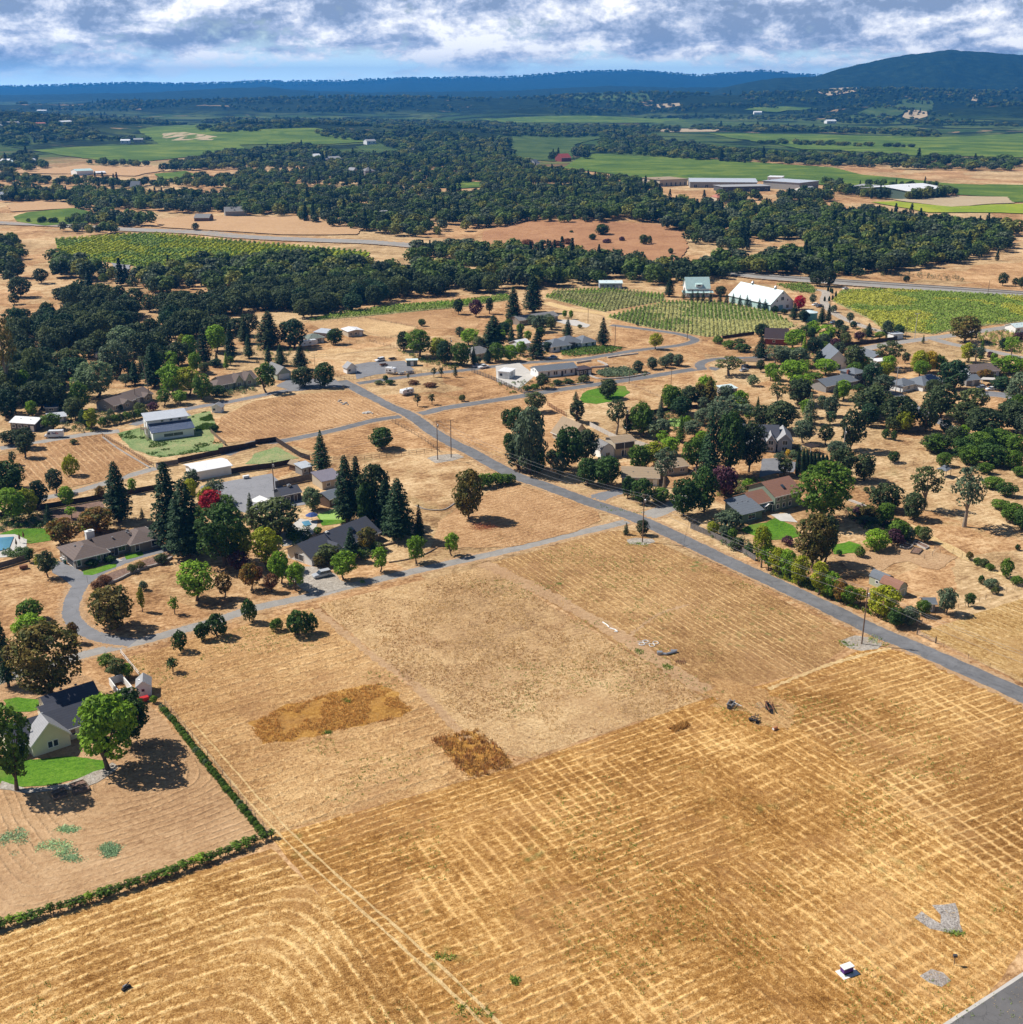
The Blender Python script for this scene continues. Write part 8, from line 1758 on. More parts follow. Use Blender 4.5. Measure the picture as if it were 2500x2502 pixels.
for lb,tl,pts,h,st,mt,ev in[('dark trellis fence with vines between the pinkish field and the looped stubble','G1',[(-260,850),(0,772),(470,640),(1190,395),(1600,238)],1.5,'rail',M_FENCED,3.6),('thin wire fence behind the vine hedge beside the straw field','B1',[(1112,615),(1400,960),(1722,1379),(1830,1512)],1.4,'wire',M_WOODG,4),('white fence from the lane down to the garden shed','B1',[(812,268),(870,340),(940,425)],1.2,'rail',M_WPAINT,2.5),('grey board fence round the garden corner beside the main road','C3',[(1400,700),(1350,745),(1500,805),(1700,905),(1840,992)],1.6,'board',M_WOODG,2.4),('long dark board fence behind the mulch bed and the feathery conifer','C1',[(-100,690),(220,620),(440,585),(760,530),(1235,445)],1.8,'board',M_FENCED,2.4),('weathered board fence at the end of the far lane left of the metal barn','C1',[(1250,350),(1180,290),(1345,262)],1.8,'board',M_WOODG,2.4),('dark board fence behind the white metal barn, running up to the crossroads lane','C1',[(1345,255),(1650,190),(1930,125)],1.9,'board',M_FENCED,2.4),('dark board fence along the top of the grey yard','C1',[(1500,375),(1840,318),(2060,290),(2200,262)],1.9,'board',M_FENCED,2.4),('dark board fence round the weedy pen beside the sheds','C2',[(0,112),(150,90),(340,210),(410,232)],1.8,'board',M_FENCED,2.4),('stained high board wall between the grey yard and the workshops','C2',[(150,440),(200,425),(450,372)],2.2,'board',M_WOODG,2.4),('split-rail fence along the main road from the crossroads','A2',[(1030,1335),(1150,1400),(1280,1480),(1385,1560)],1.5,'rail',M_WOOD,2.8),('split-rail fence along the bottom of the paddock, left of the tall poles','C2',[(590,240),(820,225),(1100,195),(1385,160)],1.4,'rail',M_WOOD,2.8),('brown rail fence left of the camper yard gate','A2',[(590,985),(670,1010),(742,1012)],1.3,'rail',M_WOOD,2.5),('brown rail fence along the road in front of the camper yard','A2',[(818,1012),(1060,985),(1300,955),(1480,935)],1.3,'rail',M_WOOD,2.8),('brown rail fence behind the camper yard toward the green tree clump','A2',[(860,725),(1070,780)],1.2,'rail',M_WOOD,2.8),('rail fence across the far paddocks beside the ploughed field','A2',[(400,585),(830,552),(1220,620)],1.2,'rail',M_WOOD,4),('rail fence in front of the white-roofed stable','A2',[(660,745),(860,725),(1060,690)],1.2,'rail',M_WOOD,3.4),('grey picket fence beside the bright white garage','A2',[(1630,955),(1780,1010),(1930,1080),(2080,1140)],1.7,'picket',M_WOODG,2.4),('rusty steel fence in the dry field below the round lawn','A3',[(270,1205),(340,1250),(415,1290)],1.6,'picket',M_RUST,2.4),('long dark board fence beside the garden with purple bushes','A4',[(420,790),(700,750),(980,715)],1.9,'board',M_FENCED,2.6),('dark board fence at the lower edge of the square vineyard','A3',[(1590,705),(1830,672)],1.6,'board',M_FENCED,2.6),('pale board fence running down behind the tan-roofed barn','A3',[(590,1365),(700,1420),(800,1470)],1.7,'board',M_CONC,2.4),('pale board fence right of the barn-shaped house','C3',[(930,110),(1045,148)],1.7,'board',M_CONC,2.4),('dark board fence below the ball-headed pine','A3',[(860,1310),(1050,1275),(1210,1245),(1400,1230)],1.7,'board',M_FENCED,2.6),('wire fence with wood posts on the slope above the gazebo','C4',[(925,262),(1100,262),(1250,250)],1.2,'wire',M_WOOD,4),('wire fence running down past the gazebo','C4',[(930,262),(1100,325),(1290,400),(1480,470)],1.2,'wire',M_WOOD,4),('wire fence above the play area up to the right border','C4',[(1260,900),(1400,935),(1540,1000),(1720,1060),(1930,1130)],1.4,'wire',M_WOOD,4),('wire fence at the lower right of the play area','C4',[(1440,1350),(1600,1300),(1740,1245),(1930,1190)],1.3,'wire',M_WOOD,3),('wire fence below the willow-like tree to the main road','C4',[(1130,1490),(1200,1440),(1330,1390)],1.3,'wire',M_WOOD,3),('wire fence along the main road beside the right-hand field','B4',[(1345,200),(1395,222),(1560,300),(1705,365),(1930,470)],1.1,'wire',M_WOOD,9),('wire garden fence by the raised beds','C4',[(1145,950),(1185,975),(1245,955),(1265,915),(1305,935)],1.4,'wire',M_WOOD,3),('wooden fence with pale kerb beside the weedy yard of the two-tone barn house','C1',[(775,50),(900,120),(1030,200),(1160,282)],1.2,'rail',M_WOOD,2.0),('wire fence across the dry field beside the round lawn','A3',[(880,1050),(1000,1090),(1150,1160)],1.0,'wire',M_WOODG,5),('brown board fence at the bottom of the weedy yard','A1',[(1590,1410),(1700,1510)],1.4,'board',M_WOOD,2.4),('low board fence right of the small dark garden shed by the lane pit','A1',[(1650,1555),(1930,1510)],1.4,'board',M_FENCED,2.4),('low dark fence left of the ranch house apron','C1',[(-100,1075),(60,1030),(210,985)],1.6,'board',M_WOODG,2.4)]:
 fence(lb,Tz(tl,pts),h,st,mt,ev)
a,b=T('B4',1215,140),T('B4',1340,198)
o=empty('field_gate',a,math.atan2(b[1]-a[1],b[0]-a[0]),'grey metal field gate between two posts at the right-hand field','gate');L_=math.hypot(b[0]-a[0],b[1]-a[1])
for x in(0,L_):
 m=MB();m.bar((x,0,0),(x,0,1.7),0.12);m.build('post',M_WOOD,o)
m=MB()
for z in(0.25,0.55,0.85,1.15):m.bar((0.2,0,z),(L_-0.2,0,z),0.035,seg=4)
for x in(0.2,L_/2,L_-0.2):m.bar((x,0,0.25),(x,0,1.15),0.035,seg=4)
m.build('gate_frame',M_METAL,o)
def wall(name,label,pts,h,w,mat,cat='wall',per=6):
 L_=smooth_line(pts,per);m=MB()
 for a,b in zip(L_,L_[1:]):
  md=(a+b)/2;m.box((md.x,md.y,-0.05),((b-a).length+0.03,w+random.uniform(-.03,.03),h+0.05+random.uniform(-.04,.04)),math.atan2(b.y-a.y,b.x-a.x))
 return tag(m.build(name,mat),label,cat)
M_STONE=plain('field_stone',(0.34,0.31,0.28),0.9,0.4,2.5)
for lb,tl,pts,h,w,mt in[('curved low stone wall below the mulch bed and ranch house drive','C1',[(820,1168),(900,1135),(1000,1085),(1100,1048),(1200,1020),(1300,970)],0.6,0.5,M_STONE),('curved retaining wall below the rocky bank of the dark-roofed house','C2',[(790,985),(800,950),(860,915),(960,880),(1060,855)],0.5,0.3,M_WOOD),('timber edging between the young maples and the dry bank','C2',[(1005,1005),(1150,980),(1270,945),(1370,892)],0.3,0.25,M_WOOD),('low wall with dark gap crossing the dry field right of the grove','C2',[(1210,575),(1290,605),(1420,605),(1510,550)],0.3,0.3,M_STONE),('pale kerb of the left planted island by the long white house','A3',[(320,1062),(460,1052),(620,1030)],0.35,0.4,M_CONC),('pale wall along the planting bed right of the dark annex','A3',[(590,985),(680,1010),(860,1000),(1045,968)],0.6,0.4,M_CONC),('long low pale wall in the dry lot beside the far lane','A3',[(725,848),(840,832),(955,818)],0.6,0.6,M_CONC),('L-shaped low wall above the dark annex','A3',[(490,890),(600,872)],0.8,0.5,M_CONC),('pale curved retaining wall right of the annex','A3',[(650,875),(700,895),(720,915),(600,925)],0.8,0.4,M_CONC),('pale kerb of the right planted bed beside the white garage drive','A3',[(90,1112),(160,1100),(230,1088)],0.35,0.4,M_CONC),('low pale garden wall beside the giant tree','C4',[(600,530),(680,560),(750,590)],0.7,0.3,M_CONC),('pale line of stones beside the weedy yard fence','C1',[(775,58),(900,150),(1130,288)],0.25,0.6,M_STONE)]:
 wall('low_wall',lb,Tz(tl,pts),h,w,mt)
rowP=seg_pts(Tz('G1',[(-60,790),(470,640),(1190,395),(1600,238)]),1.5)
for p in rowP:
 tree_at('sapling','green' if random.random()<0.7 else 'bright',(p.x,p.y+0.25,0),random.uniform(1.5,1.95),random.uniform(1.4,2.5),'small grapevine trained along the dark trellis fence above the looped stubble','vines on the trellis fence',name='grapevine',cat='grapevine')
rowP=seg_pts(Tz('B1',[(1118,640),(1250,800),(1450,1060),(1722,1390),(1800,1490)]),1.25)
for p in rowP:
 tree_at('shrub','green' if random.random()<0.8 else 'pale',(p.x-0.7,p.y-0.3,0),random.uniform(1.0,1.5),random.uniform(1.2,1.8),'bushy grapevine in the dense green row between pinkish dirt and straw field','vines of the dense green row',name='grapevine',cat='grapevine')
# ------------------------------------------------------------------ p
def pole(label,base,top,arm=True,mat=M_POLE,tf=False,lamp=False,name='utility_pole'):
 g=T(*base);H=height_at(g,TP(*top)[1])
 o=empty(name,g,0,label,'pole');r=min(0.17,H*0.016)
 m=MB();m.bar((0,0,-0.3),(0,0,H),r,r*0.7,10);m.build('shaft',mat,o)
 if arm:
  an=ROT+R(0);c,s=math.cos(an),math.sin(an)
  m=MB();m.bar((-1.2*c,-1.2*s,H-0.35),(1.2*c,1.2*s,H-0.35),0.07,seg=4);cr=m.build('crossarm',mat,o)
  for f in(-1.1,-0.5,1.1):
   m=MB();m.bar((f*c,f*s,H-0.3),(f*c,f*s,H-0.02),0.05);m.build('insulator',M_CONC,cr)
 if tf:
  m=MB();m.lathe((0.35,-0.1,H-2.2),[(0.24,0),(0.26,0.8),(0.1,0.95)],12);m.build('transformer',M_METAL,o)
 if lamp:
  m=MB()
  for f in(-0.8,0,0.8):m.box((f,0,H-0.1),(0.5,0.35,0.4))
  m.build('floodlights',M_METAL,o)
 return g,H
PP=[pole(*a)for a in[('tall utility pole with crossarm and transformer on the gravel circle at the crossroads',('C3',988,846),('C3',1010,490),True,M_POLE,True),('tall plain utility pole on the gravel pad beside the main road, lower right',('B4',843,202),('C4',745,1190),False,M_POLE,True),('utility pole with transformer at the split-rail fence corner, left of two',('C2',1373,226),('A2',1360,1322),True,M_POLE,True),('utility pole close to the main road, right of two by the split-rail fence',('C2',1475,208),('A2',1470,1315),True),('tall utility pole standing in the grey gravel yard',('C2',142,492),('C2',128,228),True,M_POLE,True),('utility pole behind the two rounded trees by the garage',('A2',446,912),('A2',443,820)),('tall utility pole in front of the green tree clump',('A2',1474,902),('A2',1468,692),True,M_POLE,True),('short pole with a board beside the grey container',('A2',1293,912),('A2',1290,815),False),('utility pole on the dry slope right of the grey-roofed house',('A3',577,587),('A3',573,460)),('tall pole right of the teardrop-shaped conifer',('A3',780,770),('A3',782,602),False),('utility pole at the lower edge of the square vineyard',('A3',1326,708),('A3',1328,556)),('utility pole at the road before the olive trees',('A3',888,1042),('A3',888,902),False),('utility pole behind the ball-headed pine',('A3',1203,1062),('A3',1206,932)),('utility pole among trees above the barn-shaped house',('A3',865,1432),('A3',868,1215),True,M_POLE,True),('grey pole left of the solar-roofed house',('A4',968,1102),('A4',986,912),True,M_CONC),('grey pole behind the pale tree above the cypress row',('C4',572,182),('A4',592,1375),False,M_CONC,True),('grey pole between the plum tree and the dark spreading trees',('C3',1385,392),('C3',1389,275),False,M_CONC,True),('pole at the gatehouse of the vineyard road, left of two',('A4',1042,706),('A4',1048,540),False),('pole with floodlights at the vineyard road, right of two',('A4',1112,702),('A4',1125,516),False,M_CONC,False,True),('thin pole at the vineyard edge by the highway',('A4',1661,388),('A4',1680,262),False),('thin pole at the highway beside the oak pair',('A4',248,262),('A4',250,195),False),('thin bare pole in front of the brown-roofed long house',('A1',1026,1192),('A1',1010,1045),False),('small pole with a red-brown cap at the driveway fork',('C1',662,1156),('C1',658,1100),False)]]
g=T('A1',1138,1170);H=height_at(g,TP('A1',0,845)[1])
o=empty('palm_tree',g,0,'very tall thin palm with a small crown rising over the left-hand gardens','palm')
m=MB();m.bar((0,0,-0.2),(-1.0,0.3,H*0.5),0.22,0.17,8);m.bar((-1.0,0.3,H*0.5),(-2.4,0.5,H),0.17,0.13,8);m.build('trunk',M_BARKP,o)
C_,N_,S_=[],[],[]
for i in range(34):
 a=rng.uniform(0,6.28);el=rng.uniform(-0.9,1.2)
 for k in range(9):
  f=(k+1)/9*1.9
  C_.append((-2.4+math.cos(a)*f*math.cos(el*0.7),0.5+math.sin(a)*f*math.cos(el*0.7),H+math.sin(el)*f*0.8-0.25*f*f));N_.append((math.cos(a)*0.3,math.sin(a)*0.3,0.9));S_.append(0.24)
me=leaves_mesh('crown',np.array(C_),unit(np.array(N_)),np.array(S_),rng.uniform(0,1,len(C_)),0.5);me.materials.append(LC['oaklight'])
c=bpy.data.objects.new('crown',me);COL.objects.link(c);c.parent=o
def wire(label,pts,group=None):
 m=MB()
 for(a,b)in zip(pts,pts[1:]):
  a,b=Vector(a),Vector(b);sag=(b-a).length*0.025;pv_=a
  for i in range(1,13):
   f=i/12;p=a.lerp(b,f)-Vector((0,0,4*sag*f*(1-f)));m.bar(pv_,p,0.028,seg=4);pv_=p
 tag(m.build('power_line',M_METAL),label,'power line',group)
def tp(i,off,dz=0.3):
 g,H=PP[i];return(g[0]+math.cos(ROT)*off,g[1]+math.sin(ROT)*off,H-dz)
end=G(2760,1830)
for off,lb in((-1.1,'power line along the main road, left-hand upper cable'),(1.1,'power line along the main road, right-hand upper cable')):
 wire(lb,[tp(2,off),tp(0,off),tp(1,off*0.3),(end[0]+off,end[1],12.5)])
wire('lower cable slung along the main road between the tall poles',[tp(2,0.2,2.6),tp(0,0.2,2.6),tp(1,0.1,2.4),(end[0],end[1],10.5)])
wire('cable from the crossroads pole to the grey pole by the plum tree',[tp(0,0.5,1.0),tp(16,0,0.4)])
wire('cable across the grey yard from the yard pole to the crossroads poles',[tp(4,0.5),tp(2,-0.5)])
wire('cable between the poles at the camper yard',[tp(5,0.5),tp(6,0.5)])
wire('cable from the camper yard to the olive-tree road pole',[tp(6,0.5),tp(11,0.0,0.2)])
# ------------------------------------------------------------------ v
def extrude_profile(m,prof,y0,y1,inset=0.0):
 n=len(prof);k=len(m.v)
 m.v+=[(x,y0,z)for x,z in prof]+[(x,y1,z)for x,z in prof]
 m.f.append(tuple(range(k,k+n)));m.f.append(tuple(range(k+2*n-1,k+n-1,-1)))
 for i in range(n):
  j=(i+1)%n;m.f.append((k+j,k+i,k+n+i,k+n+j))
def bevel(o,w=0.06):
 b=o.modifiers.new('bevel','BEVEL');b.width=w;b.segments=2;b.limit_method='ANGLE'
 return o
M_TAIL=plain('red_lens',(0.35,0.01,0.01),0.3);M_HEAD=plain('clear_lens',(0.7,0.72,0.75),0.15)
M_CHROME=plain('chrome',(0.5,0.5,0.52),0.25,0.05,1,0.5,0.8)
CAR={'suv':(5.0,1.95,1.75,[(-2.5,.35),(2.5,.35),(2.5,.8),(2.35,1.0),(1.15,1.08),(-2.45,1.08),(-2.5,.7)],[(-2.35,1.085),(1.2,1.085),(.45,1.68),(-2.1,1.72)]),'car':(4.6,1.8,1.45,[(-2.3,.3),(2.3,.3),(2.3,.65),(2.2,.8),(1.1,.92),(-2.0,.95),(-2.3,.85)],[(-1.7,.955),(1.15,.925),(.35,1.40),(-1.0,1.42)]),'pickup':(5.6,1.95,1.8,[(-2.8,.45),(2.8,.45),(2.8,.9),(2.6,1.08),(1.4,1.15),(-2.8,1.15)],[(-.9,1.155),(1.35,1.155),(.7,1.78),(-.7,1.8)])}
def wheels(o,xs,hw,r=0.36):
 for x in xs:
  for s in(-1,1):
   m=MB();m.bar((x,s*hw,r),(x,s*(hw-0.22),r),r,seg=14);w=m.build('wheel',M_BLACK,o)
   m=MB();m.bar((x,s*(hw+0.012),r),(x,s*(hw-0.05),r),r*0.55,seg=10);m.build('rim',M_CHROME,w)
def car(label,tile,x,y,ang,kind,paint,group=None):
 """ang = heading in degrees relative to the parcel grid"""
 L_,W_,H_,body,cab=CAR[kind]
 o=empty({'car':'parked_car','suv':'parked_suv','pickup':'pickup_truck'}[kind],T(tile,x,y),ROT+R(ang),label,{'car':'car','suv':'car','pickup':'truck'}[kind],group)
 m=MB();extrude_profile(m,body,-W_/2,W_/2);bevel(m.build('body',paint,o),0.09)
 m=MB();extrude_profile(m,cab,-W_/2+0.14,W_/2-0.14);c=bevel(m.build('cabin_glass',M_GLASS,o),0.05)
 z=max(p[1]for p in cab);x0=min(p[0]for p in cab if p[1]>z-0.1);x1=max(p[0]for p in cab if p[1]>z-0.1)
 m=MB();m.box(((x0+x1)/2,0,z-0.02),(x1-x0+0.1,W_-0.3,0.07));bevel(m.build('roof',paint,o),0.03)
 for px_ in((x0+x1)/2,):
  m=MB()
  for s in(-1,1):m.bar((px_,s*(W_/2-0.13),cab[0][1]),(px_,s*(W_/2-0.13),z),0.05,seg=4)
  m.build('door_pillar',paint,o)
 wheels(o,(-L_*0.31,L_*0.31),W_/2)
 for s in(-1,1):
  m=MB();m.box((L_/2-0.02,s*W_*0.36,0.66),(0.1,0.36,0.16));m.build('headlight',M_HEAD,o)
  m=MB();m.box((-L_/2+0.02,s*W_*0.42,0.75),(0.1,0.16,0.34));m.build('tail_light',M_TAIL,o)
 return o
def paint(name,col):return plain(name,col,0.25,0.05,0.5,0.5)
P_W,P_S,P_G,P_B=paint('white_car_paint',(0.75,0.76,0.78)),paint('silver_car_paint',(0.42,0.44,0.47)),paint('dark_grey_car_paint',(0.06,0.065,0.07)),paint('pale_blue_car_paint',(0.25,0.38,0.52))
for a_ in[('silver-grey SUV parked on the gravel drive beside the dark-roofed house','C2',500,1108,180,'suv',P_S),('white pickup with white cap in the camper yard','A2',938,872,195,'suv',P_W),('pale blue car beside the left corner of the white house with dark roof','A3',310,852,180,'car',P_B),('silver car parked right of the spreading olive-green tree','A3',1755,948,5,'car',P_S),('dark car behind the silver one at the lane bend','A3',1770,925,5,'suv',P_G),('white car at the front of the parking beside the far right drive','A4',1688,1090,160,'car',P_W),('grey car behind the white one beside the far right drive','A4',1615,1078,160,'car',P_S),('white car parked at the vineyard barn, left of two','A4',362,452,180,'car',P_W),('dark blue-grey car parked at the vineyard barn, right of two','A4',392,464,180,'car',P_G),('white car on the gravel above the barn-shaped house','A3',898,1382,170,'suv',P_W),('silver car on the small lot below the yellowing vineyard','A1',935,118,20,'car',P_S),('dark car on the small lot below the yellowing vineyard','A1',900,165,20,'suv',P_G),('white pickup behind the bright white garage','A2',1720,925,10,'pickup',P_W),('pale car left of the white pickup behind the garage','A2',1670,915,10,'car',P_S),('white car at the vineyard edge on the highway side','A4',590,330,5,'car',P_W),('dark car below the green water tank','A4',500,585,5,'car',P_B)]:
 car(*a_)
def text_mesh(txt,size,mat,parent,M,name='lettering',bold=0.02):
 cu=bpy.data.curves.new(name,'FONT');cu.body=txt;cu.size=size;cu.extrude=0.008;cu.offset=bold
 tmp=bpy.data.objects.new(name,cu);COL.objects.link(tmp)
 dg=bpy.context.evaluated_depsgraph_get();me=bpy.data.meshes.new_from_object(tmp.evaluated_get(dg))
 bpy.data.objects.remove(tmp);me.transform(M);me.materials.append(mat)
 o=bpy.data.objects.new(name,me);COL.objects.link(o);o.parent=parent
 return o
g=T('A1',412,1448)
o=empty('delivery_van',g,ROT+R(-24)+math.pi,'white delivery van with purple and orange side lettering on the lane at the left','van')
body=[(-3.3,.5),(3.3,.5),(3.3,1.05),(2.55,1.35),(1.9,2.55),(1.6,2.75),(-3.3,2.75)]
m=MB();extrude_profile(m,body,-1.0,1.0);bevel(m.build('body',P_W,o),0.10)
m=MB();m.v+=[(2.60,-0.85,1.38),(2.60,0.85,1.38),(1.98,0.85,2.5),(1.98,-0.85,2.5)];m.f.append((0,1,2,3));m.build('windscreen',M_GLASS,o)
m=MB()
for s in(-1,1):m.box((1.55,s*1.0,1.45),(0.9,0.03,0.75))
m.build('side_window',M_GLASS,o)
wheels(o,(-1.9,2.1),1.0,0.38)
for s in(-1,1):
 m=MB();m.box((3.25,s*0.75,0.95),(0.12,0.3,0.25));m.build('headlight',M_HEAD,o)
Mx=Matrix.Translation((0.55,1.03,1.55))@Matrix.Rotation(math.pi,4,'Z')@Matrix.Rotation(math.pi/2,4,'X')
text_mesh('Fed',1.0,plain('purple_lettering',(0.06,0.02,0.16),0.5,0.05),o,Mx)
text_mesh('Ex',1.0,plain('orange_lettering',(0.80,0.13,0.02),0.5,0.05),o,Matrix.Translation((-1.82+0.55,0,0))@Mx)
def trailer(label,tile,x,y,ang,L_=5.5,H_=2.3,stripe=True,name='camper_trailer',cat='camper',hitch=True):
 o=empty(name,T(tile,x,y),ROT+R(ang),label,cat)
 pr=[(-L_/2,.9),(-L_/2+.25,.5),(L_/2-.5,.5),(L_/2,1.1),(L_/2-.15,H_),(L_/2-.6,H_+.35),(-L_/2+.3,H_+.35),(-L_/2,H_)]
 m=MB();extrude_profile(m,pr,-1.15,1.15);bevel(m.build('body',P_W,o),0.12)
 for s in(-1,1):
  m=MB();m.box((0.2,s*1.16,1.5),(1.1,0.05,0.6));m.box((-L_*.3,s*1.16,1.5),(0.6,0.05,0.45));m.build('window',M_GLASS,o)
 m=MB();m.box((-L_/2-0.01,0,1.35),(0.05,1.1,0.6));m.build('rear_window',M_GLASS,o)
 if stripe:
  m=MB();
  for s in(-1,1):m.box((0,s*1.165,0.75),(L_*0.82,0.03,0.28))
  m.build('dark_stripe',P_G,o)
 m=MB();m.box((0.3,0,H_+.35),(0.9,0.7,0.28));m.box((-1.2,0.2,H_+.35),(0.5,0.5,0.15));m.build('roof_unit',M_TRIM,o)
 wheels(o,(-0.45,0.4),1.15,0.34)
 if hitch:m=MB();m.bar((L_/2-.5,.5,.5),(L_/2+1,0,.5),.05);m.bar((L_/2-.5,-.5,.5),(L_/2+1,0,.5),.05);m.build('hitch',M_METAL,o)
trailer('white camper behind the rail fence of the camper yard','A2',1022,968,-60,5.0,2.6)
trailer('white travel trailer with dark base standing in the dry triangle between the roads','A2',1140,1125,192,6.0,2.2)
trailer('long white motorhome parked under the trees beside the grey-green low house','A2',400,758,5,9.0,2.6,False)
trailer('white box truck body parked beside the pale green tree, left side','A1',735,848,90,5.0,2.6,False,'box_truck','truck')
for lb,x,y,c in[('black open utility trailer beside the white pickup in the camper yard',1032,862,M_TRIMD),('low white flat trailer right of the camper, left of two',1103,972,M_TRIM),('low grey flat trailer right of the camper, right of two',1165,966,M_METAL),('small red and black machine in front of the camper',965,908,M_RUST)]:
 o=empty('utility_trailer',T('A2',x,y),ROT,lb,'trailer')
 m=MB();m.box((0,0,.5),(3.4,1.8,.12));m.box((0,.87,.62),(3.4,.06,.4));m.box((0,-.87,.62),(3.4,.06,.4));m.box((-1.67,0,.62),(.06,1.7,.4));m.build('bed',c,o)
 wheels(o,(0,),1.0,.34);m=MB();m.bar((1.7,0,.5),(2.9,0,.5),.05);m.build('hitch',M_METAL,o)
# ------------------------------------------------------------------ f
def harrow(label,tile,x,y,ang,n=9,L_=3.4,gang=2,col=M_RUST,curved=True):
 o=empty('farm_implement',T(tile,x,y),ROT+R(ang),label,'implement')
 m=MB()
 m.box((0,0,.75),(.14,L_*.9,.14));m.box((-1.0,0,.75),(.14,L_*.9,.14));m.box((-.5,L_*.3,.75),(1.1,.12,.12));m.box((-.5,-L_*.3,.75),(1.1,.12,.12));m.bar((0,.5,.8),(1.9,0,.6),.06);m.bar((0,-.5,.8),(1.9,0,.6),.06);m.bar((0,0,.8),(.2,0,1.7),.06)
 m.build('frame',col,o)
 for g_ in range(gang):
  m=MB()
  for i in range(n):
   yy=(i/(n-1)-.5)*L_;xx=-g_*1.0+(0.25*abs(yy)if g_ else-0.2*abs(yy))
   m.lathe((0,0,0),[(.30,-.02),(.32,0),(.30,.02)],12)if False else m.bar((xx-.02,yy-.03,.3),(xx+.02,yy+.03,.3),.31,seg=14)
  m.build('disc_gang',M_TRIMD,o)
 m=MB()
 for s in(-1,1):m.bar((-.5,s*L_*.42,.35),(-.5,s*(L_*.42-.2),.35),.35,seg=12)
 m.build('wheel',M_BLACK,o)
 if curved:
  for k in range(4):
   m=MB();pv_=None
   for i in range(9):
    a=math.pi*i/8;p=(-2.0-k*.12+math.cos(a)*.8,(k-1.5)*.55,.1+math.sin(a)*1.0)
    if pv_:m.bar(pv_,p,.035,seg=4)
    pv_=p
   m.build('rake_tine',M_METAL,o)
harrow('large dark hay rake with curved tines, rightmost of the parked implements','B4',235,640,-30,9,4.2,2)
harrow('pale and dark disc harrow, leftmost of the parked implements','B3',1630,625,-60,7,2.8,2,M_METAL,False)
harrow('small dark plough, lowest of the parked implements','B3',1775,722,20,5,1.9,1,M_TRIMD,False)
g=T('B4',258,780);o=empty('barrel',g,0.6,'small rusty barrel lying below the parked farm implements','barrel')
m=MB();m.bar((-.5,0,.32),(.5,0,.32),.32,seg=14);m.build('drum',plain('orange_rust_paint',(0.5,0.2,0.09),.7,.3),o);m=MB();m.bar((-.52,0,.32),(-.50,0,.32),.27,seg=14);m.build('lid',M_TRIM,o)
g=T('G3',895,1030);o=empty('market_stand',g,ROT+R(-8),'little white-topped stand with purple sides on a pale mat, lower right field','stand')
m=MB();m.box((0,0,0.02),(2.9,1.9,.03));m.build('mat',M_TRIM,o);m=MB();m.box((-.1,.1,.3),(1.7,.9,.8));bevel(m.build('cover',plain('purple_tarp',(0.10,0.03,0.22),.6,.2),o),.08)
m=MB();m.box((-.1,.1,1.12),(1.9,1.1,.12));bevel(m.build('top',M_WPAINT,o),.05);m=MB();m.box((0,.1,0.05),(1.5,.8,.25));m.build('base',M_BLACK,o)
g=T('G3',1522,985);o=empty('marker_post',g,0,'short post with a dark box beside the pale stone heap, lower right','post')
m=MB();m.bar((0,0,0),(0,0,1.5),.06);m.build('post',M_WOOD,o);m=MB();m.box((0,0,1.5),(.55,.4,.35));m.build('box',M_TRIMD,o)
g=T('G1',745,1125);o=empty('water_trough',g,0.9,'small black machine part lying in the looped stubble field','implement')
m=MB();m.box((0,0,0),(1.3,.5,.35));m.bar((-.5,0,.35),(.6,.1,.75),.1);bevel(m.build('block',M_BLACK,o),.05);m=MB();m.bar((-.3,.3,.3),(.3,.3,.3),.2);m.build('roller',M_METAL,o)
def tube(m,pts,r,seg=5):
 for a,b in zip(pts,pts[1:]):m.bar(a,b,r,seg=seg)
def ring(cx,cy,r,z,n=14):return[(cx+r*math.cos(6.2832*i/n),cy+r*1.2*math.sin(6.2832*i/n),z)for i in range(n+1)]
m=MB();tube(m,[(*T('B3',a,b)[:2],.12)for a,b in[(752,58),(785,80),(795,92)]],.16);tube(m,[(*T('B3',a,b)[:2],.12)for a,b in[(800,98),(835,108),(852,122),(830,122)]],.16);tag(m.build('irrigation_pipe',M_WPAINT),'bent white irrigation pipe lying on the worn track','pipe')
for(x,y,lb,two)in((1030,198,'pair of crossed white hoops on the worn track, left of two',1),(1098,207,'white hoop pair like a figure eight on the worn track, right of two',0)):
 g=T('B3',x,y);m=MB();tube(m,ring(g[0]-.55,g[1]-.5,.62,.12),.07);tube(m,ring(g[0]+.45,g[1]+.75,.62,.12),.07)
 if two:
  for d in(-.9,0,.9):tube(m,[(g[0]-1.5,g[1]+d-.3,.14),(g[0]+1.5,g[1]+d+.4,.14)],.05)
 tag(m.build('hoop',M_TRIM),lb,'hoop')
a,b=T('B3',1118,272),T('B3',1242,262);m=MB();tube(m,[(a[0],a[1],.25),((a[0]+b[0])/2,(a[1]+b[1])/2-.8,.3),(b[0],b[1],.3)],.28,8);m.box((a[0]+.6,a[1],0),(1.2,.9,.7));m.box((b[0]-.3,b[1]+.2,0),(1.4,.6,.6));tag(m.build('irrigation_reel',M_METAL),'long silvery machine part lying across the worn track','implement')
g=T('B3',1273,325);m=MB()
for i in range(6):tube(m,[(g[0]-1.1+i*.4,g[1]-1.1,.12),(g[0]-.8+i*.4,g[1]+1.1,.35)],.05)
tube(m,[(g[0]-1.2,g[1],.2),(g[0]+1.4,g[1],.2)],.06);tag(m.build('harrow_grid',M_RUST),'rusty spike grid right of the silvery machine part','implement')
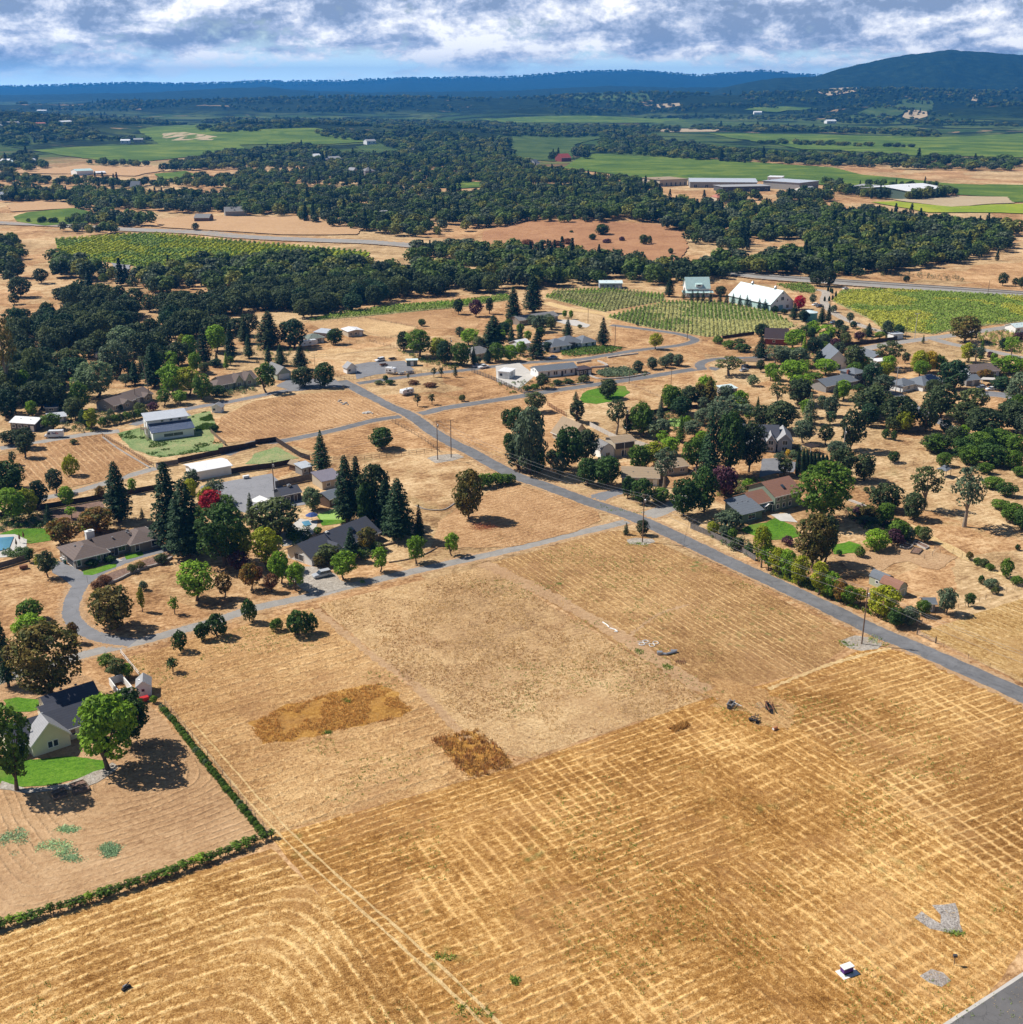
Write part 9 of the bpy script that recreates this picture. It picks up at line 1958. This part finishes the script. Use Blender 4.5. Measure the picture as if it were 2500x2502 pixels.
def rocks(name,label,tile,pts,mat,s=(0.3,0.8),cat='rock',group=None):
 m=MB()
 for(x,y)in pts:
  g=T(tile,x,y);r=random.uniform(*s);k=len(m.v);n=7
  for j,(rr,zz)in enumerate(((1,0),(1.05,.35),(.6,.75))):
   for i in range(n):a=6.283*i/n;q=r*rr*random.uniform(.75,1.15);m.v.append((g[0]+math.cos(a)*q,g[1]+math.sin(a)*q,r*zz))
  for j in range(2):
   for i in range(n):m.f.append((k+j*n+i,k+j*n+(i+1)%n,k+(j+1)*n+(i+1)%n,k+(j+1)*n+i))
  m.f.append(tuple(range(k+2*n,k+3*n)))
 return tag(m.build(name,mat),label,cat,group)
for i,(x,y)in enumerate([(625,1180),(645,1188),(660,1200),(680,1192),(695,1203),(635,1172)]):rocks('boulder','pale boulder in the scattered group at the left of the mown field by the junction','A2',[(x,y)],M_STONE,(.5,.9),group='boulders in the mown field')
for i,(x,y)in enumerate([(815,1268),(830,1260),(848,1256),(862,1262),(880,1268),(840,1268)]):rocks('boulder','pale boulder in the tight group nearest the junction','A2',[(x,y)],M_CONC,(.5,.9),group='boulders near the junction')
g=T('C2',1715,740);C_=np.array([(g[0]+rng.normal(0,2.2),g[1]+rng.normal(0,1.3),abs(rng.normal(0,.45)))for _ in range(900)]);me=leaves_mesh('brush_pile',C_,unit(rng.normal(size=C_.shape)),np.full(900,.2),rng.uniform(0,1,900),.25)
me.materials.append(leaf_mat('dead_leaf',(0.30,0.10,0.055)));o=bpy.data.objects.new('brush_pile',me);COL.objects.link(o);tag(o,'reddish pile of cut brush in front of the bronze-topped tree','brush pile')
for i,(tl,A_,B_,C2_,D_,lb)in enumerate([('B1',(470,1160),(560,1130),(585,1150),(485,1185),'wooden raised bed at the lawn corner, upper of two'),('B1',(485,1195),(590,1160),(605,1190),(500,1225),'wooden raised bed at the lawn corner, lower of two'),('B1',(345,1215),(430,1180),(445,1195),(360,1232),'raised bed in the tree shadow below the lawn, left'),('B1',(360,1245),(450,1212),(460,1228),(370,1262),'raised bed in the tree shadow below the lawn, lower left'),('C4',(1000,888),(1060,905),(1100,880),(1040,862),'raised bed left and uppermost beside the umbrella-shaped tree'),('C4',(1080,935),(1140,945),(1172,910),(1110,895),'raised bed with green plants nearest the wire garden fence'),('C4',(1100,858),(1195,905),(1222,890),(1125,845),'long raised bed on the right beside the umbrella-shaped tree')]):
 P_=Tz(tl,[A_,B_,C2_,D_]);cx=sum(p[0]for p in P_)/4;cy=sum(p[1]for p in P_)/4;o=empty('raised_bed',(cx,cy,0),0,lb,'planter');m=MB();Q_=[Vector((p[0]-cx,p[1]-cy))for p in P_]
 for a,b in zip(Q_,Q_[1:]+Q_[:1]):
  md=(a+b)/2;m.box((md.x,md.y,0),((b-a).length,.12,.5),math.atan2(b.y-a.y,b.x-a.x))
 m.build('boards',M_CONC if i in(4,6)else M_WOOD,o);m=MB();m.prism([(p.x*.96,p.y*.96)for p in Q_],.02,.36);m.build('soil',M_MULCH,o)
P_=Tz('C1',[(-160,830),(105,812),(70,900),(-120,950)]);m=MB();m.prism([p[:2]for p in P_],0.2,0.26);o=m.build('pool',plain('pool_surface',(0.10,0.26,0.38),.08,.25,.15,.5));tag(o,'blue swimming pool with pale paving at the left edge by the bright lawn','pool')
P_=Tz('C2',[(345,700),(400,690),(420,720),(370,735)]);m=MB();m.prism([p[:2]for p in P_],0.2,0.26);o=m.build('pool',MATS['pool_surface']);tag(o,'small blue pool on the patio behind the dark-roofed house','pool')
for lb,tl,x,y,op,mt in[('open blue parasol beside the putting green','C2',425,690,1,plain('blue_canvas',(.04,.08,.25),.8)),('closed brown parasol by the pool, left of two','C1',152,855,0,M_RUST),('closed brown parasol by the pool, right of two','C1',182,838,0,M_RUST),('closed brown parasol nearest the pool corner','C1',128,895,0,M_WOOD)]:
 o=empty('parasol',T(tl,x,y),0,lb,'parasol');m=MB();m.bar((0,0,0),(0,0,2.7),.05);m.build('pole',M_TRIM,o);m=MB()
 m.lathe((0,0,0),[(1.9,1.9),(1.0,2.45),(.05,2.8)]if op else[(.22,1.2),(.3,1.7),(.06,2.9)],8);m.build('canopy',mt,o)
for lb,tl,x,y,c in[('stack of cut wood on a dark rack by the low board fence','C1',180,1050,M_RUST),('white crate on the grey yard beside the board fence','C1',1858,368,M_WPAINT),('red garden cart beside the garden shed of the cream house','B1',970,590,plain('red_paint',(.5,.03,.03),.4))]:
 o=empty('wood_stack' if 'wood' in lb else('storage_box' if 'crate' in lb else 'garden_cart'),T(tl,x,y),ROT,lb,'storage');m=MB();m.box((0,0,.25),(2.0,1.1,.8));bevel(m.build('load',c,o),.05);wheels(o,(-.7,.7),.62,.24)
